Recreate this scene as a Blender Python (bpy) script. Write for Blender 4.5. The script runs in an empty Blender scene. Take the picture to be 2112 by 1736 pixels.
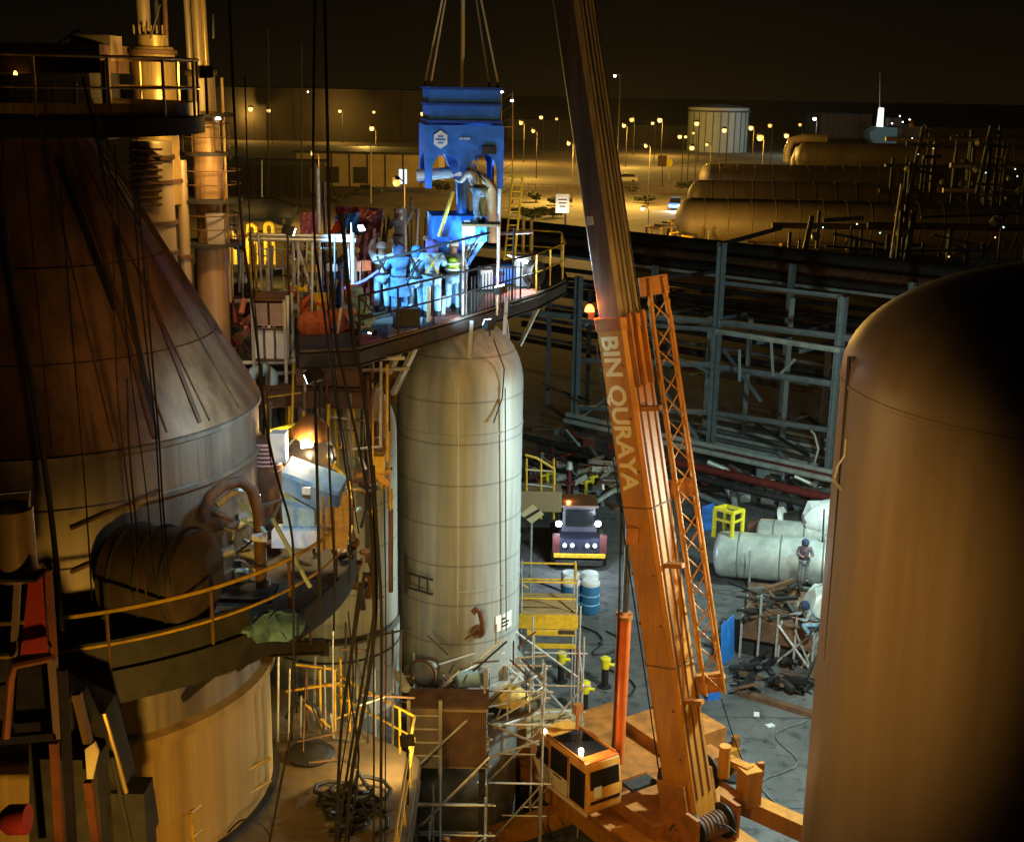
import bpy, bmesh, math, random
from mathutils import Vector, Matrix
random.seed(7)
R = math.radians
S = bpy.context.scene
COL = S.collection
# ---------------------------------------------------------------- camera
FPX, TH, RO, H = 2640.0, R(14.8), R(1.0), 22.0
cam_data = bpy.data.cameras.new('camera'); cam = bpy.data.objects.new('camera', cam_data); COL.objects.link(cam)
cam.matrix_world = Matrix.Translation((0, 0, H)) @ Matrix.Rotation(R(90) - TH, 4, 'X') @ Matrix.Rotation(RO, 4, 'Z')
cam_data.sensor_width = 36.0; cam_data.lens = FPX / 2112 * 36.0
cam_data.clip_start = 0.1; cam_data.clip_end = 6000
S.camera = cam
S.render.resolution_x, S.render.resolution_y = 1024, 841
# ---------------------------------------------------------------- sky (night, faint town glow near the horizon)
W = bpy.data.worlds.new('World'); S.world = W; W.use_nodes = True
nt = W.node_tree; nt.nodes.clear()
def wn(t, **k):
    n = nt.nodes.new(t)
    for a, b in k.items(): setattr(n, a, b)
    return n
out = wn('ShaderNodeOutputWorld'); bg = wn('ShaderNodeBackground'); tc = wn('ShaderNodeTexCoord'); sep = wn('ShaderNodeSeparateXYZ')
ramp = wn('ShaderNodeValToRGB'); mr = wn('ShaderNodeMapRange')
nt.links.new(tc.outputs['Generated'], sep.inputs[0]); nt.links.new(sep.outputs['Z'], mr.inputs['Value'])
mr.inputs['From Min'].default_value = -0.05; mr.inputs['From Max'].default_value = 0.25
nt.links.new(mr.outputs[0], ramp.inputs[0])
cr = ramp.color_ramp
cr.elements[0].position = 0.0; cr.elements[0].color = (0.006, 0.004, 0.0016, 1)
cr.elements[1].position = 1.0; cr.elements[1].color = (0.0007, 0.0007, 0.0009, 1)
for p_, c_ in ((0.165, (0.006, 0.0038, 0.0013)), (0.26, (0.003, 0.0019, 0.0009)), (0.40, (0.0011, 0.0007, 0.0005)), (0.6, (0.0007, 0.0005, 0.0005))):
    e_ = cr.elements.new(p_); e_.color = (*c_, 1)
sky = wn('ShaderNodeTexSky', sky_type='NISHITA', sun_disc=False, sun_elevation=R(-6), sun_rotation=R(40))
mixs = wn('ShaderNodeMixRGB', blend_type='ADD'); mixs.inputs[0].default_value = 0.02
nt.links.new(ramp.outputs[0], mixs.inputs[1]); nt.links.new(sky.outputs[0], mixs.inputs[2])
nt.links.new(mixs.outputs[0], bg.inputs['Color']); bg.inputs['Strength'].default_value = 1.0
nt.links.new(bg.outputs[0], out.inputs['Surface'])
S.view_settings.view_transform = 'Standard'; S.view_settings.look = 'None'; S.view_settings.exposure = 0.0; S.view_settings.gamma = 1.0
S.cycles.use_denoising = True
S.cycles.max_bounces = 5; S.cycles.diffuse_bounces = 3; S.cycles.glossy_bounces = 3; S.cycles.transmission_bounces = 4
S.cycles.sample_clamp_indirect = 3.0; S.cycles.volume_bounces = 0
# ---------------------------------------------------------------- pixel (in a 2112 x 1736 view of the photo) to place
def ray(u, v):
    x, y = (u - 1056) / FPX, -(v - 868) / FPX
    c, s = math.cos(RO), math.sin(RO); x, y = c * x - s * y, s * x + c * y
    return Vector((x, math.cos(TH) + y * math.sin(TH), -math.sin(TH) + y * math.cos(TH)))
def proj(p):
    q = Vector(p) - Vector((0, 0, H)); d = q.y * math.cos(TH) - q.z * math.sin(TH); a, b = q.x / d, (q.y * math.sin(TH) + q.z * math.cos(TH)) / d
    c, s = math.cos(RO), math.sin(RO); a, b = c * a + s * b, -s * a + c * b
    return 1056 + a * FPX, 868 - b * FPX
def P(u, v, Y):
    r = ray(u, v); return Vector((0, 0, H)) + r * (Y / r.y)
def G(u, v, z=0.0):
    r = ray(u, v); return Vector((0, 0, H)) + r * ((z - H) / r.z)
# ---------------------------------------------------------------- lamps: colours
SODIUM = (1.0, 0.58, 0.11); WARM = (1.0, 0.66, 0.28); COOL = (0.24, 0.58, 1.0); GREENW = (0.72, 1.0, 0.92)
def light(name, loc, watts, colour, radius=0.15, parent=None, aim=None, cone=120, blend=0.6):
    d = bpy.data.lights.new(name, 'SPOT' if aim is not None else 'POINT')
    d.energy = watts; d.color = colour; d.shadow_soft_size = radius
    o = bpy.data.objects.new(name, d); COL.objects.link(o)
    loc = Vector(loc); o.location = loc
    if aim is not None:
        d.spot_size = R(cone); d.spot_blend = blend
        o.rotation_euler = (Vector(aim) - loc).to_track_quat('-Z', 'Y').to_euler()
    if parent is not None:
        o.parent = parent; o.location = loc - wloc(parent)
    return o
def wloc(o):
    v = Vector((0, 0, 0))
    while o is not None: v += o.location; o = o.parent
    return v
# ---------------------------------------------------------------- materials
_m = {}
def mat(name, col=(0.5, 0.5, 0.5), rough=0.6, metal=0.0, var=0.3, scale=2.5, stretch=None, bump=0.0, emit=None, strength=1.0, dirt=None, dirt_amt=0.5, lines=None, drip=0.3):
    if name in _m: return _m[name]
    m = bpy.data.materials.new(name); m.use_nodes = True; _m[name] = m
    t = m.node_tree; N = t.nodes; L = t.links
    b = N['Principled BSDF']; b.inputs['Roughness'].default_value = rough; b.inputs['Metallic'].default_value = metal
    b.inputs['Base Color'].default_value = (*col, 1)
    if emit:
        b.inputs['Emission Color'].default_value = (*emit, 1); b.inputs['Emission Strength'].default_value = strength
        return m
    c = N.new('ShaderNodeTexCoord'); mp = N.new('ShaderNodeMapping'); L.new(c.outputs['Object'], mp.inputs[0])
    if stretch: mp.inputs['Scale'].default_value = stretch
    nz = N.new('ShaderNodeTexNoise'); nz.inputs['Scale'].default_value = scale; nz.inputs['Detail'].default_value = 6; nz.inputs['Roughness'].default_value = 0.62
    L.new(mp.outputs[0], nz.inputs['Vector'])
    rp = N.new('ShaderNodeValToRGB'); L.new(nz.outputs['Fac'], rp.inputs[0])
    rp.color_ramp.elements[0].position = 0.32; rp.color_ramp.elements[1].position = 0.68
    rp.color_ramp.elements[0].color = (*[x * (1 - var) for x in col], 1); rp.color_ramp.elements[1].color = (*[min(1, x * (1 + var * 0.6)) for x in col], 1)
    last = rp.outputs[0]
    if dirt:
        n2 = N.new('ShaderNodeTexNoise'); n2.inputs['Scale'].default_value = scale * 0.45; n2.inputs['Detail'].default_value = 8; n2.inputs['Roughness'].default_value = 0.7
        L.new(mp.outputs[0], n2.inputs['Vector'])
        r2 = N.new('ShaderNodeValToRGB'); r2.color_ramp.elements[0].position = 0.5; r2.color_ramp.elements[1].position = 0.72
        L.new(n2.outputs['Fac'], r2.inputs[0])
        ml = N.new('ShaderNodeMath'); ml.operation = 'MULTIPLY'; ml.inputs[1].default_value = dirt_amt; L.new(r2.outputs[0], ml.inputs[0])
        mx = N.new('ShaderNodeMixRGB'); L.new(ml.outputs[0], mx.inputs[0]); L.new(last, mx.inputs[1]); mx.inputs[2].default_value = (*dirt, 1)
        last = mx.outputs[0]
    if stretch:    # fine crisp drip marks on top of the broad streaks
        m3 = N.new('ShaderNodeMapping'); L.new(c.outputs['Object'], m3.inputs[0]); m3.inputs['Scale'].default_value = (stretch[0] * 5, stretch[1] * 5, stretch[2] * 2.2)
        n3 = N.new('ShaderNodeTexNoise'); n3.inputs['Scale'].default_value = scale; n3.inputs['Detail'].default_value = 7; n3.inputs['Roughness'].default_value = 0.75; L.new(m3.outputs[0], n3.inputs['Vector'])
        r3 = N.new('ShaderNodeValToRGB'); r3.color_ramp.elements[0].position = 0.56; r3.color_ramp.elements[1].position = 0.66; L.new(n3.outputs['Fac'], r3.inputs[0])
        k3 = N.new('ShaderNodeMath'); k3.operation = 'MULTIPLY'; k3.inputs[1].default_value = drip; L.new(r3.outputs[0], k3.inputs[0])
        x3 = N.new('ShaderNodeMixRGB'); L.new(k3.outputs[0], x3.inputs[0]); L.new(last, x3.inputs[1]); x3.inputs[2].default_value = (*[q * 0.3 for q in col], 1); last = x3.outputs[0]
    if lines:      # weld seams: dark thin bands every lines[0] metres up the z axis
        sp = N.new('ShaderNodeSeparateXYZ'); L.new(c.outputs['Object'], sp.inputs[0])
        md = N.new('ShaderNodeMath'); md.operation = 'PINGPONG'; md.inputs[1].default_value = lines[0] / 2; L.new(sp.outputs['Z'], md.inputs[0])
        lt = N.new('ShaderNodeMath'); lt.operation = 'LESS_THAN'; lt.inputs[1].default_value = lines[1]; L.new(md.outputs[0], lt.inputs[0])
        ml = N.new('ShaderNodeMath'); ml.operation = 'MULTIPLY'; ml.inputs[1].default_value = 0.55; L.new(lt.outputs[0], ml.inputs[0])
        mx = N.new('ShaderNodeMixRGB'); L.new(ml.outputs[0], mx.inputs[0]); L.new(last, mx.inputs[1]); mx.inputs[2].default_value = (*[x * 0.3 for x in col], 1)
        last = mx.outputs[0]
    L.new(last, b.inputs['Base Color'])
    rr = N.new('ShaderNodeMapRange'); rr.inputs['To Min'].default_value = max(0.05, rough - 0.13); rr.inputs['To Max'].default_value = min(1, rough + 0.13)
    L.new(nz.outputs['Fac'], rr.inputs['Value']); L.new(rr.outputs[0], b.inputs['Roughness'])
    if bump:
        bp = N.new('ShaderNodeBump'); bp.inputs['Strength'].default_value = bump; bp.inputs['Distance'].default_value = 0.03
        L.new(nz.outputs['Fac'], bp.inputs['Height']); L.new(bp.outputs[0], b.inputs['Normal'])
    return m
# ---------------------------------------------------------------- mesh builder
class MB:
    def __init__(s): s.v = []; s.f = []; s.sm = []
    def add(s, vs, fs, smooth=False):
        b = len(s.v); s.v += [Vector(x) for x in vs]
        for f in fs: s.f.append([b + i for i in f]); s.sm.append(smooth)
        return s
    def box(s, c, d, rz=0.0, rot=None, taper=1.0):
        c = Vector(c); m = rot if rot is not None else Matrix.Rotation(rz, 3, 'Z')
        x, y, z = d[0] / 2, d[1] / 2, d[2] / 2; q = taper
        p = [(-x, -y, -z), (x, -y, -z), (x, y, -z), (-x, y, -z), (-x * q, -y * q, z), (x * q, -y * q, z), (x * q, y * q, z), (-x * q, y * q, z)]
        return s.add([c + m @ Vector(a) for a in p], [(3, 2, 1, 0), (4, 5, 6, 7), (0, 1, 5, 4), (1, 2, 6, 5), (2, 3, 7, 6), (3, 0, 4, 7)])
    def beam(s, a, b, w, h=None, up=(0, 0, 1), w2=None, h2=None):
        a, b = Vector(a), Vector(b); h = h or w; w2 = w2 or w; h2 = h2 or (h if w2 == w else w2)
        d = (b - a).normalized(); u = Vector(up)
        if abs(d.dot(u)) > 0.95: u = Vector((0, 1, 0)) if abs(d.y) < 0.9 else Vector((1, 0, 0))
        r = d.cross(u).normalized(); u = r.cross(d)
        p = []
        for o, ww, hh in ((a, w, h), (b, w2, h2)):
            for i, j in ((-1, -1), (1, -1), (1, 1), (-1, 1)): p.append(o + r * i * ww / 2 + u * j * hh / 2)
        return s.add(p, [(3, 2, 1, 0), (4, 5, 6, 7), (0, 1, 5, 4), (1, 2, 6, 5), (2, 3, 7, 6), (3, 0, 4, 7)])
    def ibeam(s, a, b, w, h, t=0.05, up=(0, 0, 1)):
        a, b = Vector(a), Vector(b); d = (b - a).normalized(); u = Vector(up)
        if abs(d.dot(u)) > 0.95: u = Vector((0, 1, 0))
        r = d.cross(u).normalized(); u = r.cross(d)
        o = u * (h / 2 - t / 2)
        s.beam(a + o, b + o, w, t, up); s.beam(a - o, b - o, w, t, up); s.beam(a, b, t, h - 2 * t - 0.002, up)
        return s
    def tube(s, pts, r, n=8, r2=None, caps=True):
        pts = [Vector(p) for p in pts]; k = len(pts); rings = []
        d0 = (pts[1] - pts[0]).normalized(); u = Vector((0, 0, 1)) if abs(d0.z) < 0.9 else Vector((1, 0, 0))
        vs = []
        for i, p in enumerate(pts):
            d = (pts[min(i + 1, k - 1)] - pts[max(i - 1, 0)]).normalized()
            x = d.cross(u)
            if x.length < 1e-4: x = d.cross(Vector((0, 1, 0)))
            x.normalize(); u = x.cross(d).normalized()
            rr = r if r2 is None else r + (r2 - r) * i / (k - 1)
            for j in range(n):
                a = 2 * math.pi * j / n; vs.append(p + (x * math.cos(a) + u * math.sin(a)) * rr)
        fs = [(i * n + j, i * n + (j + 1) % n, (i + 1) * n + (j + 1) % n, (i + 1) * n + j) for i in range(k - 1) for j in range(n)]
        s.add(vs, fs, n >= 6)
        if caps:
            s.add(vs[:n], [tuple(range(n - 1, -1, -1))]); s.add(vs[-n:], [tuple(range(n))])
        return s
    def lathe(s, prof, c=(0, 0, 0), n=40, a0=0.0, a1=360.0, axis=None, smooth=True):
        c = Vector(c); full = abs(a1 - a0) >= 359.9; m = n if full else n + 1
        q = Matrix.Identity(3) if axis is None else Vector(axis).to_track_quat('Z', 'Y').to_matrix()
        vs = []
        for r, z in prof:
            for j in range(m):
                a = R(a0 + (a1 - a0) * j / n); vs.append(c + q @ Vector((r * math.cos(a), r * math.sin(a), z)))
        fs = []
        for i in range(len(prof) - 1):
            for j in range(n):
                k = (j + 1) % m if full else j + 1
                fs.append((i * m + j, i * m + k, (i + 1) * m + k, (i + 1) * m + j))
        return s.add(vs, fs, smooth)
    def prism(s, poly, z0, z1):
        n = len(poly); vs = [(x, y, z0) for x, y in poly] + [(x, y, z1) for x, y in poly]
        return s.add(vs, [tuple(range(n - 1, -1, -1)), tuple(range(n, 2 * n))] + [(i, (i + 1) % n, n + (i + 1) % n, n + i) for i in range(n)])
    def sheet(s, pts3, off):       # polygon given in 3-D, thickened by the vector off
        n = len(pts3); o = Vector(off); a = [Vector(p) for p in pts3]
        return s.add(a + [p + o for p in a], [tuple(range(n - 1, -1, -1)), tuple(range(n, 2 * n))] + [(i, (i + 1) % n, n + (i + 1) % n, n + i) for i in range(n)])
    def build(s, name, m, parent=None, origin=None):
        me = bpy.data.meshes.new(name)
        o = bpy.data.objects.new(name, me); COL.objects.link(o)
        if parent is not None:
            org = wloc(parent); o.parent = parent
        else:
            if origin is None:
                xs = [p.x for p in s.v]; ys = [p.y for p in s.v]; zs = [p.z for p in s.v]
                origin = ((min(xs) + max(xs)) / 2, (min(ys) + max(ys)) / 2, min(zs))
            org = Vector(origin); o.location = org
        me.from_pydata([p - org for p in s.v], [], s.f)
        me.polygons.foreach_set('use_smooth', s.sm)
        bm = bmesh.new(); bm.from_mesh(me); bmesh.ops.recalc_face_normals(bm, faces=bm.faces); bm.to_mesh(me); bm.free()
        try: me.set_sharp_from_angle(angle=R(38))
        except Exception: pass
        me.materials.append(m)
        return o
def tag(o, label=None, cat=None, group=None, kind=None):
    if label: o['label'] = label
    if cat: o['category'] = cat
    if group: o['group'] = group
    if kind: o['kind'] = kind
    return o
def thing(name, label, cat, loc=(0, 0, 0), group=None):
    o = bpy.data.objects.new(name, None); COL.objects.link(o); o.location = Vector(loc); o.empty_display_size = 0.2
    return tag(o, label, cat, group)
def dup(root, loc, label=None, rz=0.0):
    def cp(o, par):
        c = o.copy(); COL.objects.link(c); c.parent = par
        for ch in [x for x in kids.get(o, [])]: cp(ch, c)
        return c
    kids = {}
    for o in bpy.data.objects:
        if o.parent is not None: kids.setdefault(o.parent, []).append(o)
    c = cp(root, None); c.location = Vector(loc); c.rotation_euler = (0, 0, rz)
    if label: c['label'] = label
    return c
def arc(c, r, a0, a1, z, n=24):
    return [Vector((c[0] + r * math.cos(R(a0 + (a1 - a0) * i / n)), c[1] + r * math.sin(R(a0 + (a1 - a0) * i / n)), z)) for i in range(n + 1)]
def sag(a, b, drop, n=12, wob=0.0):
    a, b = Vector(a), Vector(b)
    return [a.lerp(b, i / n) + Vector((random.uniform(-wob, wob), random.uniform(-wob, wob), -drop * 4 * (i / n) * (1 - i / n))) for i in range(n + 1)]
def along(pts, step):
    pts = [Vector(p) for p in pts]; out_, acc = [pts[0]], 0.0
    for a, b in zip(pts, pts[1:]):
        l = (b - a).length; t = step - acc
        while t <= l: out_.append(a.lerp(b, t / l)); t += step
        acc = (acc + l) % step
    return out_
def railing(parent, pts, h, m, step=1.5, r=0.028, mid=(0.52,), post_m=None):
    up = Vector((0, 0, 1)); b = MB().tube([p + up * h for p in pts], r, 6)
    for q in mid: b.tube([p + up * h * q for p in pts], r * 0.8, 6)
    o = b.build('handrail', m, parent)
    for p in along(pts, step): MB().tube([p, p + up * (h - 0.003)], r * 0.95, 6).build('post', post_m or m, o)
    return o
def text_mesh(name, body, size, m, parent, origin, xdir, ydir, depth=0.012, scale_x=1.0, align='LEFT', bold=0.0):
    cu = bpy.data.curves.new(name, 'FONT'); cu.body = body; cu.size = size; cu.extrude = depth; cu.align_x = align; cu.offset = bold
    cu.resolution_u = 4
    t = bpy.data.objects.new(name + '_curve', cu); COL.objects.link(t)
    bpy.context.view_layer.update()
    me = bpy.data.meshes.new_from_object(t.evaluated_get(bpy.context.evaluated_depsgraph_get()))
    bpy.data.objects.remove(t); bpy.data.curves.remove(cu)
    x = Vector(xdir).normalized(); z = x.cross(Vector(ydir)).normalized(); y = z.cross(x)
    M = Matrix((x, y, z)).transposed().to_4x4(); M.translation = Vector(origin) - wloc(parent)
    me.transform(Matrix.Diagonal((scale_x, 1, 1, 1))); me.transform(M)
    me.materials.clear(); me.materials.append(m)
    o = bpy.data.objects.new(name, me); COL.objects.link(o); o.parent = parent
    return o
# ---------------------------------------------------------------- palette
M_STEELTANK = mat('tank_grey_paint', (0.31, 0.345, 0.34), 0.48, 0.1, 0.24, 1.7, (2.6, 2.6, 0.12), dirt=(0.14, 0.12, 0.09), dirt_amt=0.45, lines=(1.15, 0.028), drip=0.2)
M_CLAD = mat('cladding_aluminium', (0.30, 0.24, 0.17), 0.46, 0.35, 0.4, 1.4, (2.2, 2.2, 0.10), dirt=(0.16, 0.09, 0.035), dirt_amt=0.7)
M_CONE = mat('cone_rusty_cladding', (0.30, 0.165, 0.07), 0.55, 0.2, 0.55, 1.3, (1.6, 1.6, 0.35), bump=0.4, dirt=(0.10, 0.035, 0.012), dirt_amt=0.75)
M_BROWN = mat('tank_brown_paint', (0.38, 0.28, 0.155), 0.46, 0.3, 0.16, 0.9, (1.8, 1.8, 0.14), dirt=(0.14, 0.09, 0.045), dirt_amt=0.4, drip=0.1)
M_DARK = mat('dark_steel', (0.03, 0.027, 0.024), 0.7, 0.2, 0.5, 3)
M_BLACK = mat('black_rubber', (0.012, 0.011, 0.010), 0.6, 0, 0.4, 6)
M_RUST = mat('rusty_steel', (0.13, 0.065, 0.032), 0.8, 0.1, 0.5, 2.5, bump=0.3)
M_GALV = mat('galvanised_tube', (0.48, 0.48, 0.46), 0.45, 0.4, 0.3, 8)
M_YEL = mat('yellow_paint', (0.60, 0.36, 0.02), 0.5, 0, 0.3, 5, dirt=(0.2, 0.12, 0.03))
M_YELB = mat('bright_yellow_paint', (0.75, 0.62, 0.02), 0.45, 0, 0.2, 5)
M_GOLD = mat('golden_cladding', (0.55, 0.38, 0.14), 0.36, 0.5, 0.4, 1.6, (3, 3, 0.12), dirt=(0.2, 0.1, 0.03))
M_CRANE = mat('crane_orange_paint', (0.43, 0.17, 0.012), 0.6, 0.0, 0.22, 1.8, (2.4, 2.4, 0.5), dirt=(0.2, 0.075, 0.018), dirt_amt=0.6)
M_CRANED = mat('crane_orange_worn', (0.34, 0.12, 0.018), 0.6, 0.0, 0.4, 2.4, dirt=(0.09, 0.04, 0.018), dirt_amt=0.75)
M_BOOMIN = mat('boom_inner_grey', (0.22, 0.15, 0.07), 0.5, 0.2, 0.4, 1.6, (3, 3, 0.2), dirt=(0.04, 0.03, 0.02), dirt_amt=0.7)
M_LETTER = mat('letter_cream', (0.68, 0.56, 0.26), 0.5, 0, 0.1, 5)
M_BLUE = mat('hopper_blue_paint', (0.03, 0.17, 0.60), 0.5, 0.0, 0.35, 2.6, bump=0.15, dirt=(0.02, 0.04, 0.13), dirt_amt=0.7)
M_WHITE = mat('white_paint', (0.72, 0.74, 0.72), 0.5, 0, 0.15, 3, dirt=(0.35, 0.35, 0.33))
M_CREAM = mat('cream_paint', (0.62, 0.5, 0.28), 0.5, 0, 0.15, 3)
M_FRAME = mat('frame_grey_blue', (0.20, 0.25, 0.27), 0.55, 0.1, 0.25, 2, dirt=(0.12, 0.12, 0.11))
M_PIPE = mat('pipe_insulation_white', (0.58, 0.64, 0.6), 0.42, 0.3, 0.3, 1.5, dirt=(0.25, 0.26, 0.24))
M_PIPEG = mat('pipe_grey', (0.2, 0.2, 0.19), 0.5, 0.3, 0.4, 2)
M_REDP = mat('pipe_red_paint', (0.17, 0.03, 0.022), 0.5, 0, 0.3, 3)
M_REDPANEL = mat('red_panel_paint', (0.5, 0.055, 0.025), 0.5, 0, 0.2, 2)
M_GLASS = mat('cab_glass', (0.012, 0.012, 0.012), 0.08, 0, 0.1, 3)
M_DECKRED = mat('red_oxide_deck', (0.42, 0.13, 0.09), 0.7, 0, 0.4, 1.5, dirt=(0.3, 0.25, 0.22))
M_GRATE = mat('deck_grating', (0.10, 0.085, 0.06), 0.75, 0.3, 0.5, 9)
M_PLANK = mat('timber_plank', (0.36, 0.24, 0.10), 0.75, 0, 0.35, 2, (0.6, 5, 5), dirt=(0.12, 0.07, 0.03))
M_SKIN = mat('skin', (0.36, 0.2, 0.13), 0.55, 0, 0.1, 8)
M_BLUEDRUM = mat('drum_blue_plastic', (0.04, 0.17, 0.34), 0.35, 0, 0.15, 5)
M_BLUETARP = mat('pale_blue_sheet', (0.30, 0.52, 0.68), 0.6, 0, 0.3, 4, bump=0.3)
M_ORSHEET = mat('orange_sheet', (0.7, 0.14, 0.04), 0.6, 0, 0.35, 3, bump=0.3)
M_MAROON = mat('maroon_sheet', (0.13, 0.022, 0.024), 0.6, 0, 0.5, 5, bump=0.5)
def lens(name, colour, strength): return mat(name, (0, 0, 0), emit=colour, strength=strength)
L_SOD = lens('sodium_lens', (1.0, 0.60, 0.16), 2.8); L_SOD2 = lens('sodium_lens_dim', (1.0, 0.52, 0.11), 1.7); L_WARM = lens('flood_lens', (1.0, 0.83, 0.5), 30); L_COOL = lens('led_lens', (0.62, 0.82, 1.0), 26); L_RED = lens('beacon_lens', (1.0, 0.16, 0.03), 8); L_WHITE = lens('white_lens', (1, 0.95, 0.8), 10)
# ================================================================ GROUND
def ground_mat(name, a, b, c, sc=0.35, joints=None, rough=0.85):
    m = bpy.data.materials.new(name); m.use_nodes = True; t = m.node_tree; N, L = t.nodes, t.links; bs = N['Principled BSDF']
    co = N.new('ShaderNodeTexCoord')
    def nz(s, d=8, r=0.65):
        n = N.new('ShaderNodeTexNoise'); n.inputs['Scale'].default_value = s; n.inputs['Detail'].default_value = d; n.inputs['Roughness'].default_value = r; L.new(co.outputs['Object'], n.inputs['Vector']); return n
    n1, n2, n3 = nz(sc), nz(sc * 6), nz(sc * 40, 4)
    r1 = N.new('ShaderNodeValToRGB'); L.new(n1.outputs['Fac'], r1.inputs[0]); r1.color_ramp.elements[0].position = 0.38; r1.color_ramp.elements[1].position = 0.62
    r1.color_ramp.elements[0].color = (*a, 1); r1.color_ramp.elements[1].color = (*b, 1)
    r2 = N.new('ShaderNodeValToRGB'); L.new(n2.outputs['Fac'], r2.inputs[0]); r2.color_ramp.elements[0].position = 0.52; r2.color_ramp.elements[1].position = 0.70
    mx = N.new('ShaderNodeMixRGB'); L.new(r2.outputs[0], mx.inputs[0]); L.new(r1.outputs[0], mx.inputs[1]); mx.inputs[2].default_value = (*c, 1)
    m2 = N.new('ShaderNodeMixRGB'); m2.blend_type = 'OVERLAY'; m2.inputs[0].default_value = 0.45; L.new(mx.outputs[0], m2.inputs[1]); L.new(n3.outputs['Fac'], m2.inputs[2])
    last = m2.outputs[0]
    if joints:
        sp = N.new('ShaderNodeSeparateXYZ'); L.new(co.outputs['Object'], sp.inputs[0])
        ds = []
        for ax in ('X', 'Y'):
            p = N.new('ShaderNodeMath'); p.operation = 'PINGPONG'; p.inputs[1].default_value = joints / 2; L.new(sp.outputs[ax], p.inputs[0]); ds.append(p)
        mn = N.new('ShaderNodeMath'); mn.operation = 'MINIMUM'; L.new(ds[0].outputs[0], mn.inputs[0]); L.new(ds[1].outputs[0], mn.inputs[1])
        lt = N.new('ShaderNodeMath'); lt.operation = 'LESS_THAN'; lt.inputs[1].default_value = 0.03; L.new(mn.outputs[0], lt.inputs[0])
        m3 = N.new('ShaderNodeMixRGB'); L.new(lt.outputs[0], m3.inputs[0]); L.new(last, m3.inputs[1]); m3.inputs[2].default_value = (*[x * 0.35 for x in a], 1); last = m3.outputs[0]
    L.new(last, bs.inputs['Base Color']); bs.inputs['Roughness'].default_value = rough
    bp = N.new('ShaderNodeBump'); bp.inputs['Strength'].default_value = 0.25; bp.inputs['Distance'].default_value = 0.05; L.new(n2.outputs['Fac'], bp.inputs['Height']); L.new(bp.outputs[0], bs.inputs['Normal'])
    return m
M_GROUND = ground_mat('sandy_ground', (0.10, 0.075, 0.045), (0.17, 0.13, 0.08), (0.06, 0.045, 0.03), 0.06)
M_CONC = ground_mat('yard_concrete', (0.075, 0.075, 0.073), (0.135, 0.135, 0.13), (0.022, 0.02, 0.018), 0.3, joints=6.0)
M_ROAD = ground_mat('road_asphalt', (0.16, 0.14, 0.10), (0.24, 0.21, 0.15), (0.12, 0.10, 0.07), 0.15)
def flat(name, pts, z, m): 
    o = MB().add([(x, y, z) for x, y in pts], [tuple(range(len(pts)))]).build(name, m, None, (0, 0, z)); return tag(o, kind='structure')
flat('ground', [(-1500, -60), (1500, -60), (1500, 2200), (-1500, 2200)], 0.0, M_GROUND)
rot = lambda pts, a, c=(0, 0): [(c[0] + (x - c[0]) * math.cos(R(a)) - (y - c[1]) * math.sin(R(a)), c[1] + (x - c[0]) * math.sin(R(a)) + (y - c[1]) * math.cos(R(a))) for x, y in pts]
flat('concrete_yard', rot([(-30, 5), (34, 5), (34, 100), (-30, 100)], -40, (9, 42)), 0.004, M_CONC)
def road(name, a, b, w, z=0.006):
    a, b = Vector(a[:2]), Vector(b[:2]); d = (b - a).normalized(); n = Vector((-d.y, d.x)) * w / 2
    return flat(name, [tuple(a + n), tuple(a - n), tuple(b - n), tuple(b + n)], z, M_ROAD)
road('road', G(980, 378), G(1760, 330), 34); road('road', G(1030, 500), G(1260, 395), 22, 0.010)
road('road', G(1050, 470), G(1500, 420), 12, 0.014); road('road', G(430, 372), G(1000, 366), 22, 0.018)
# ================================================================ REACTOR TANKS
# --- the middle tank
MX, MY, MR = -1.45, 34.5, 1.745
dome = lambda r, z, h, n=14: [(r * math.cos(R(90 * i / n)), z + h * math.sin(R(90 * i / n))) for i in range(n + 1)]
t = thing('reactor_tank', 'tall grey vertical tank with domed top below the workers, middle of the picture', 'tank', (MX, MY, 0), 'domed grey reactor tanks')
MB().lathe([(MR, 5.6)] + dome(MR, 14.0, 1.85), (MX, MY, 0), 64).build('shell', M_STEELTANK, t)
for z in (6.15, 8.45, 12.9):
    MB().lathe([(MR + 0.002, z - .025), (MR + .022, z - .02), (MR + .022, z + .02), (MR + 0.002, z + .025)], (MX, MY, 0), 64).build('weld_band', M_STEELTANK, t)
MB().lathe([(MR + .02, 5.2), (MR + .2, 5.2), (MR + .2, 5.6), (MR + .02, 5.6)], (MX, MY, 0), 64).build('base_flange', M_GALV, t)
MB().lathe([(MR + .02, 0.02), (MR + .02, 5.2)], (MX, MY, 0), 48).build('skirt', M_PIPEG, t)
for a in range(200, 360, 20):
    c, s_ = math.cos(R(a)), math.sin(R(a)); MB().box((MX + c * (MR + .11), MY + s_ * (MR + .11), 5.82), (.16, .03, .4), R(a)).build('gusset', M_GALV, t)
def on_tank(u, v, cx, cy, r):      # the point of a tank's wall seen at a pixel
    rr = ray(u, v); o = Vector((0 - cx, 0 - cy)); d = Vector((rr.x, rr.y)); a = d.dot(d); b = 2 * o.dot(d); c = o.dot(o) - r * r
    k = (-b - math.sqrt(max(0, b * b - 4 * a * c))) / (2 * a); return Vector((0, 0, H)) + rr * k
p = on_tank(985, 1300, MX, MY, MR); nrm = Vector((p.x - MX, p.y - MY, 0)).normalized()
q_ = [p - nrm * .05 + Vector((0, 0, 0)), p + nrm * .28, p + nrm * .42 + Vector((0, 0, .12)), p + nrm * .46 + Vector((-.01, 0, .45)), p + nrm * .42 + Vector((-.06, 0, .72)), p + nrm * .4 + Vector((-.16, 0, .8)), p + nrm * .4 + Vector((-.26, 0, .7))]
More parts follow.
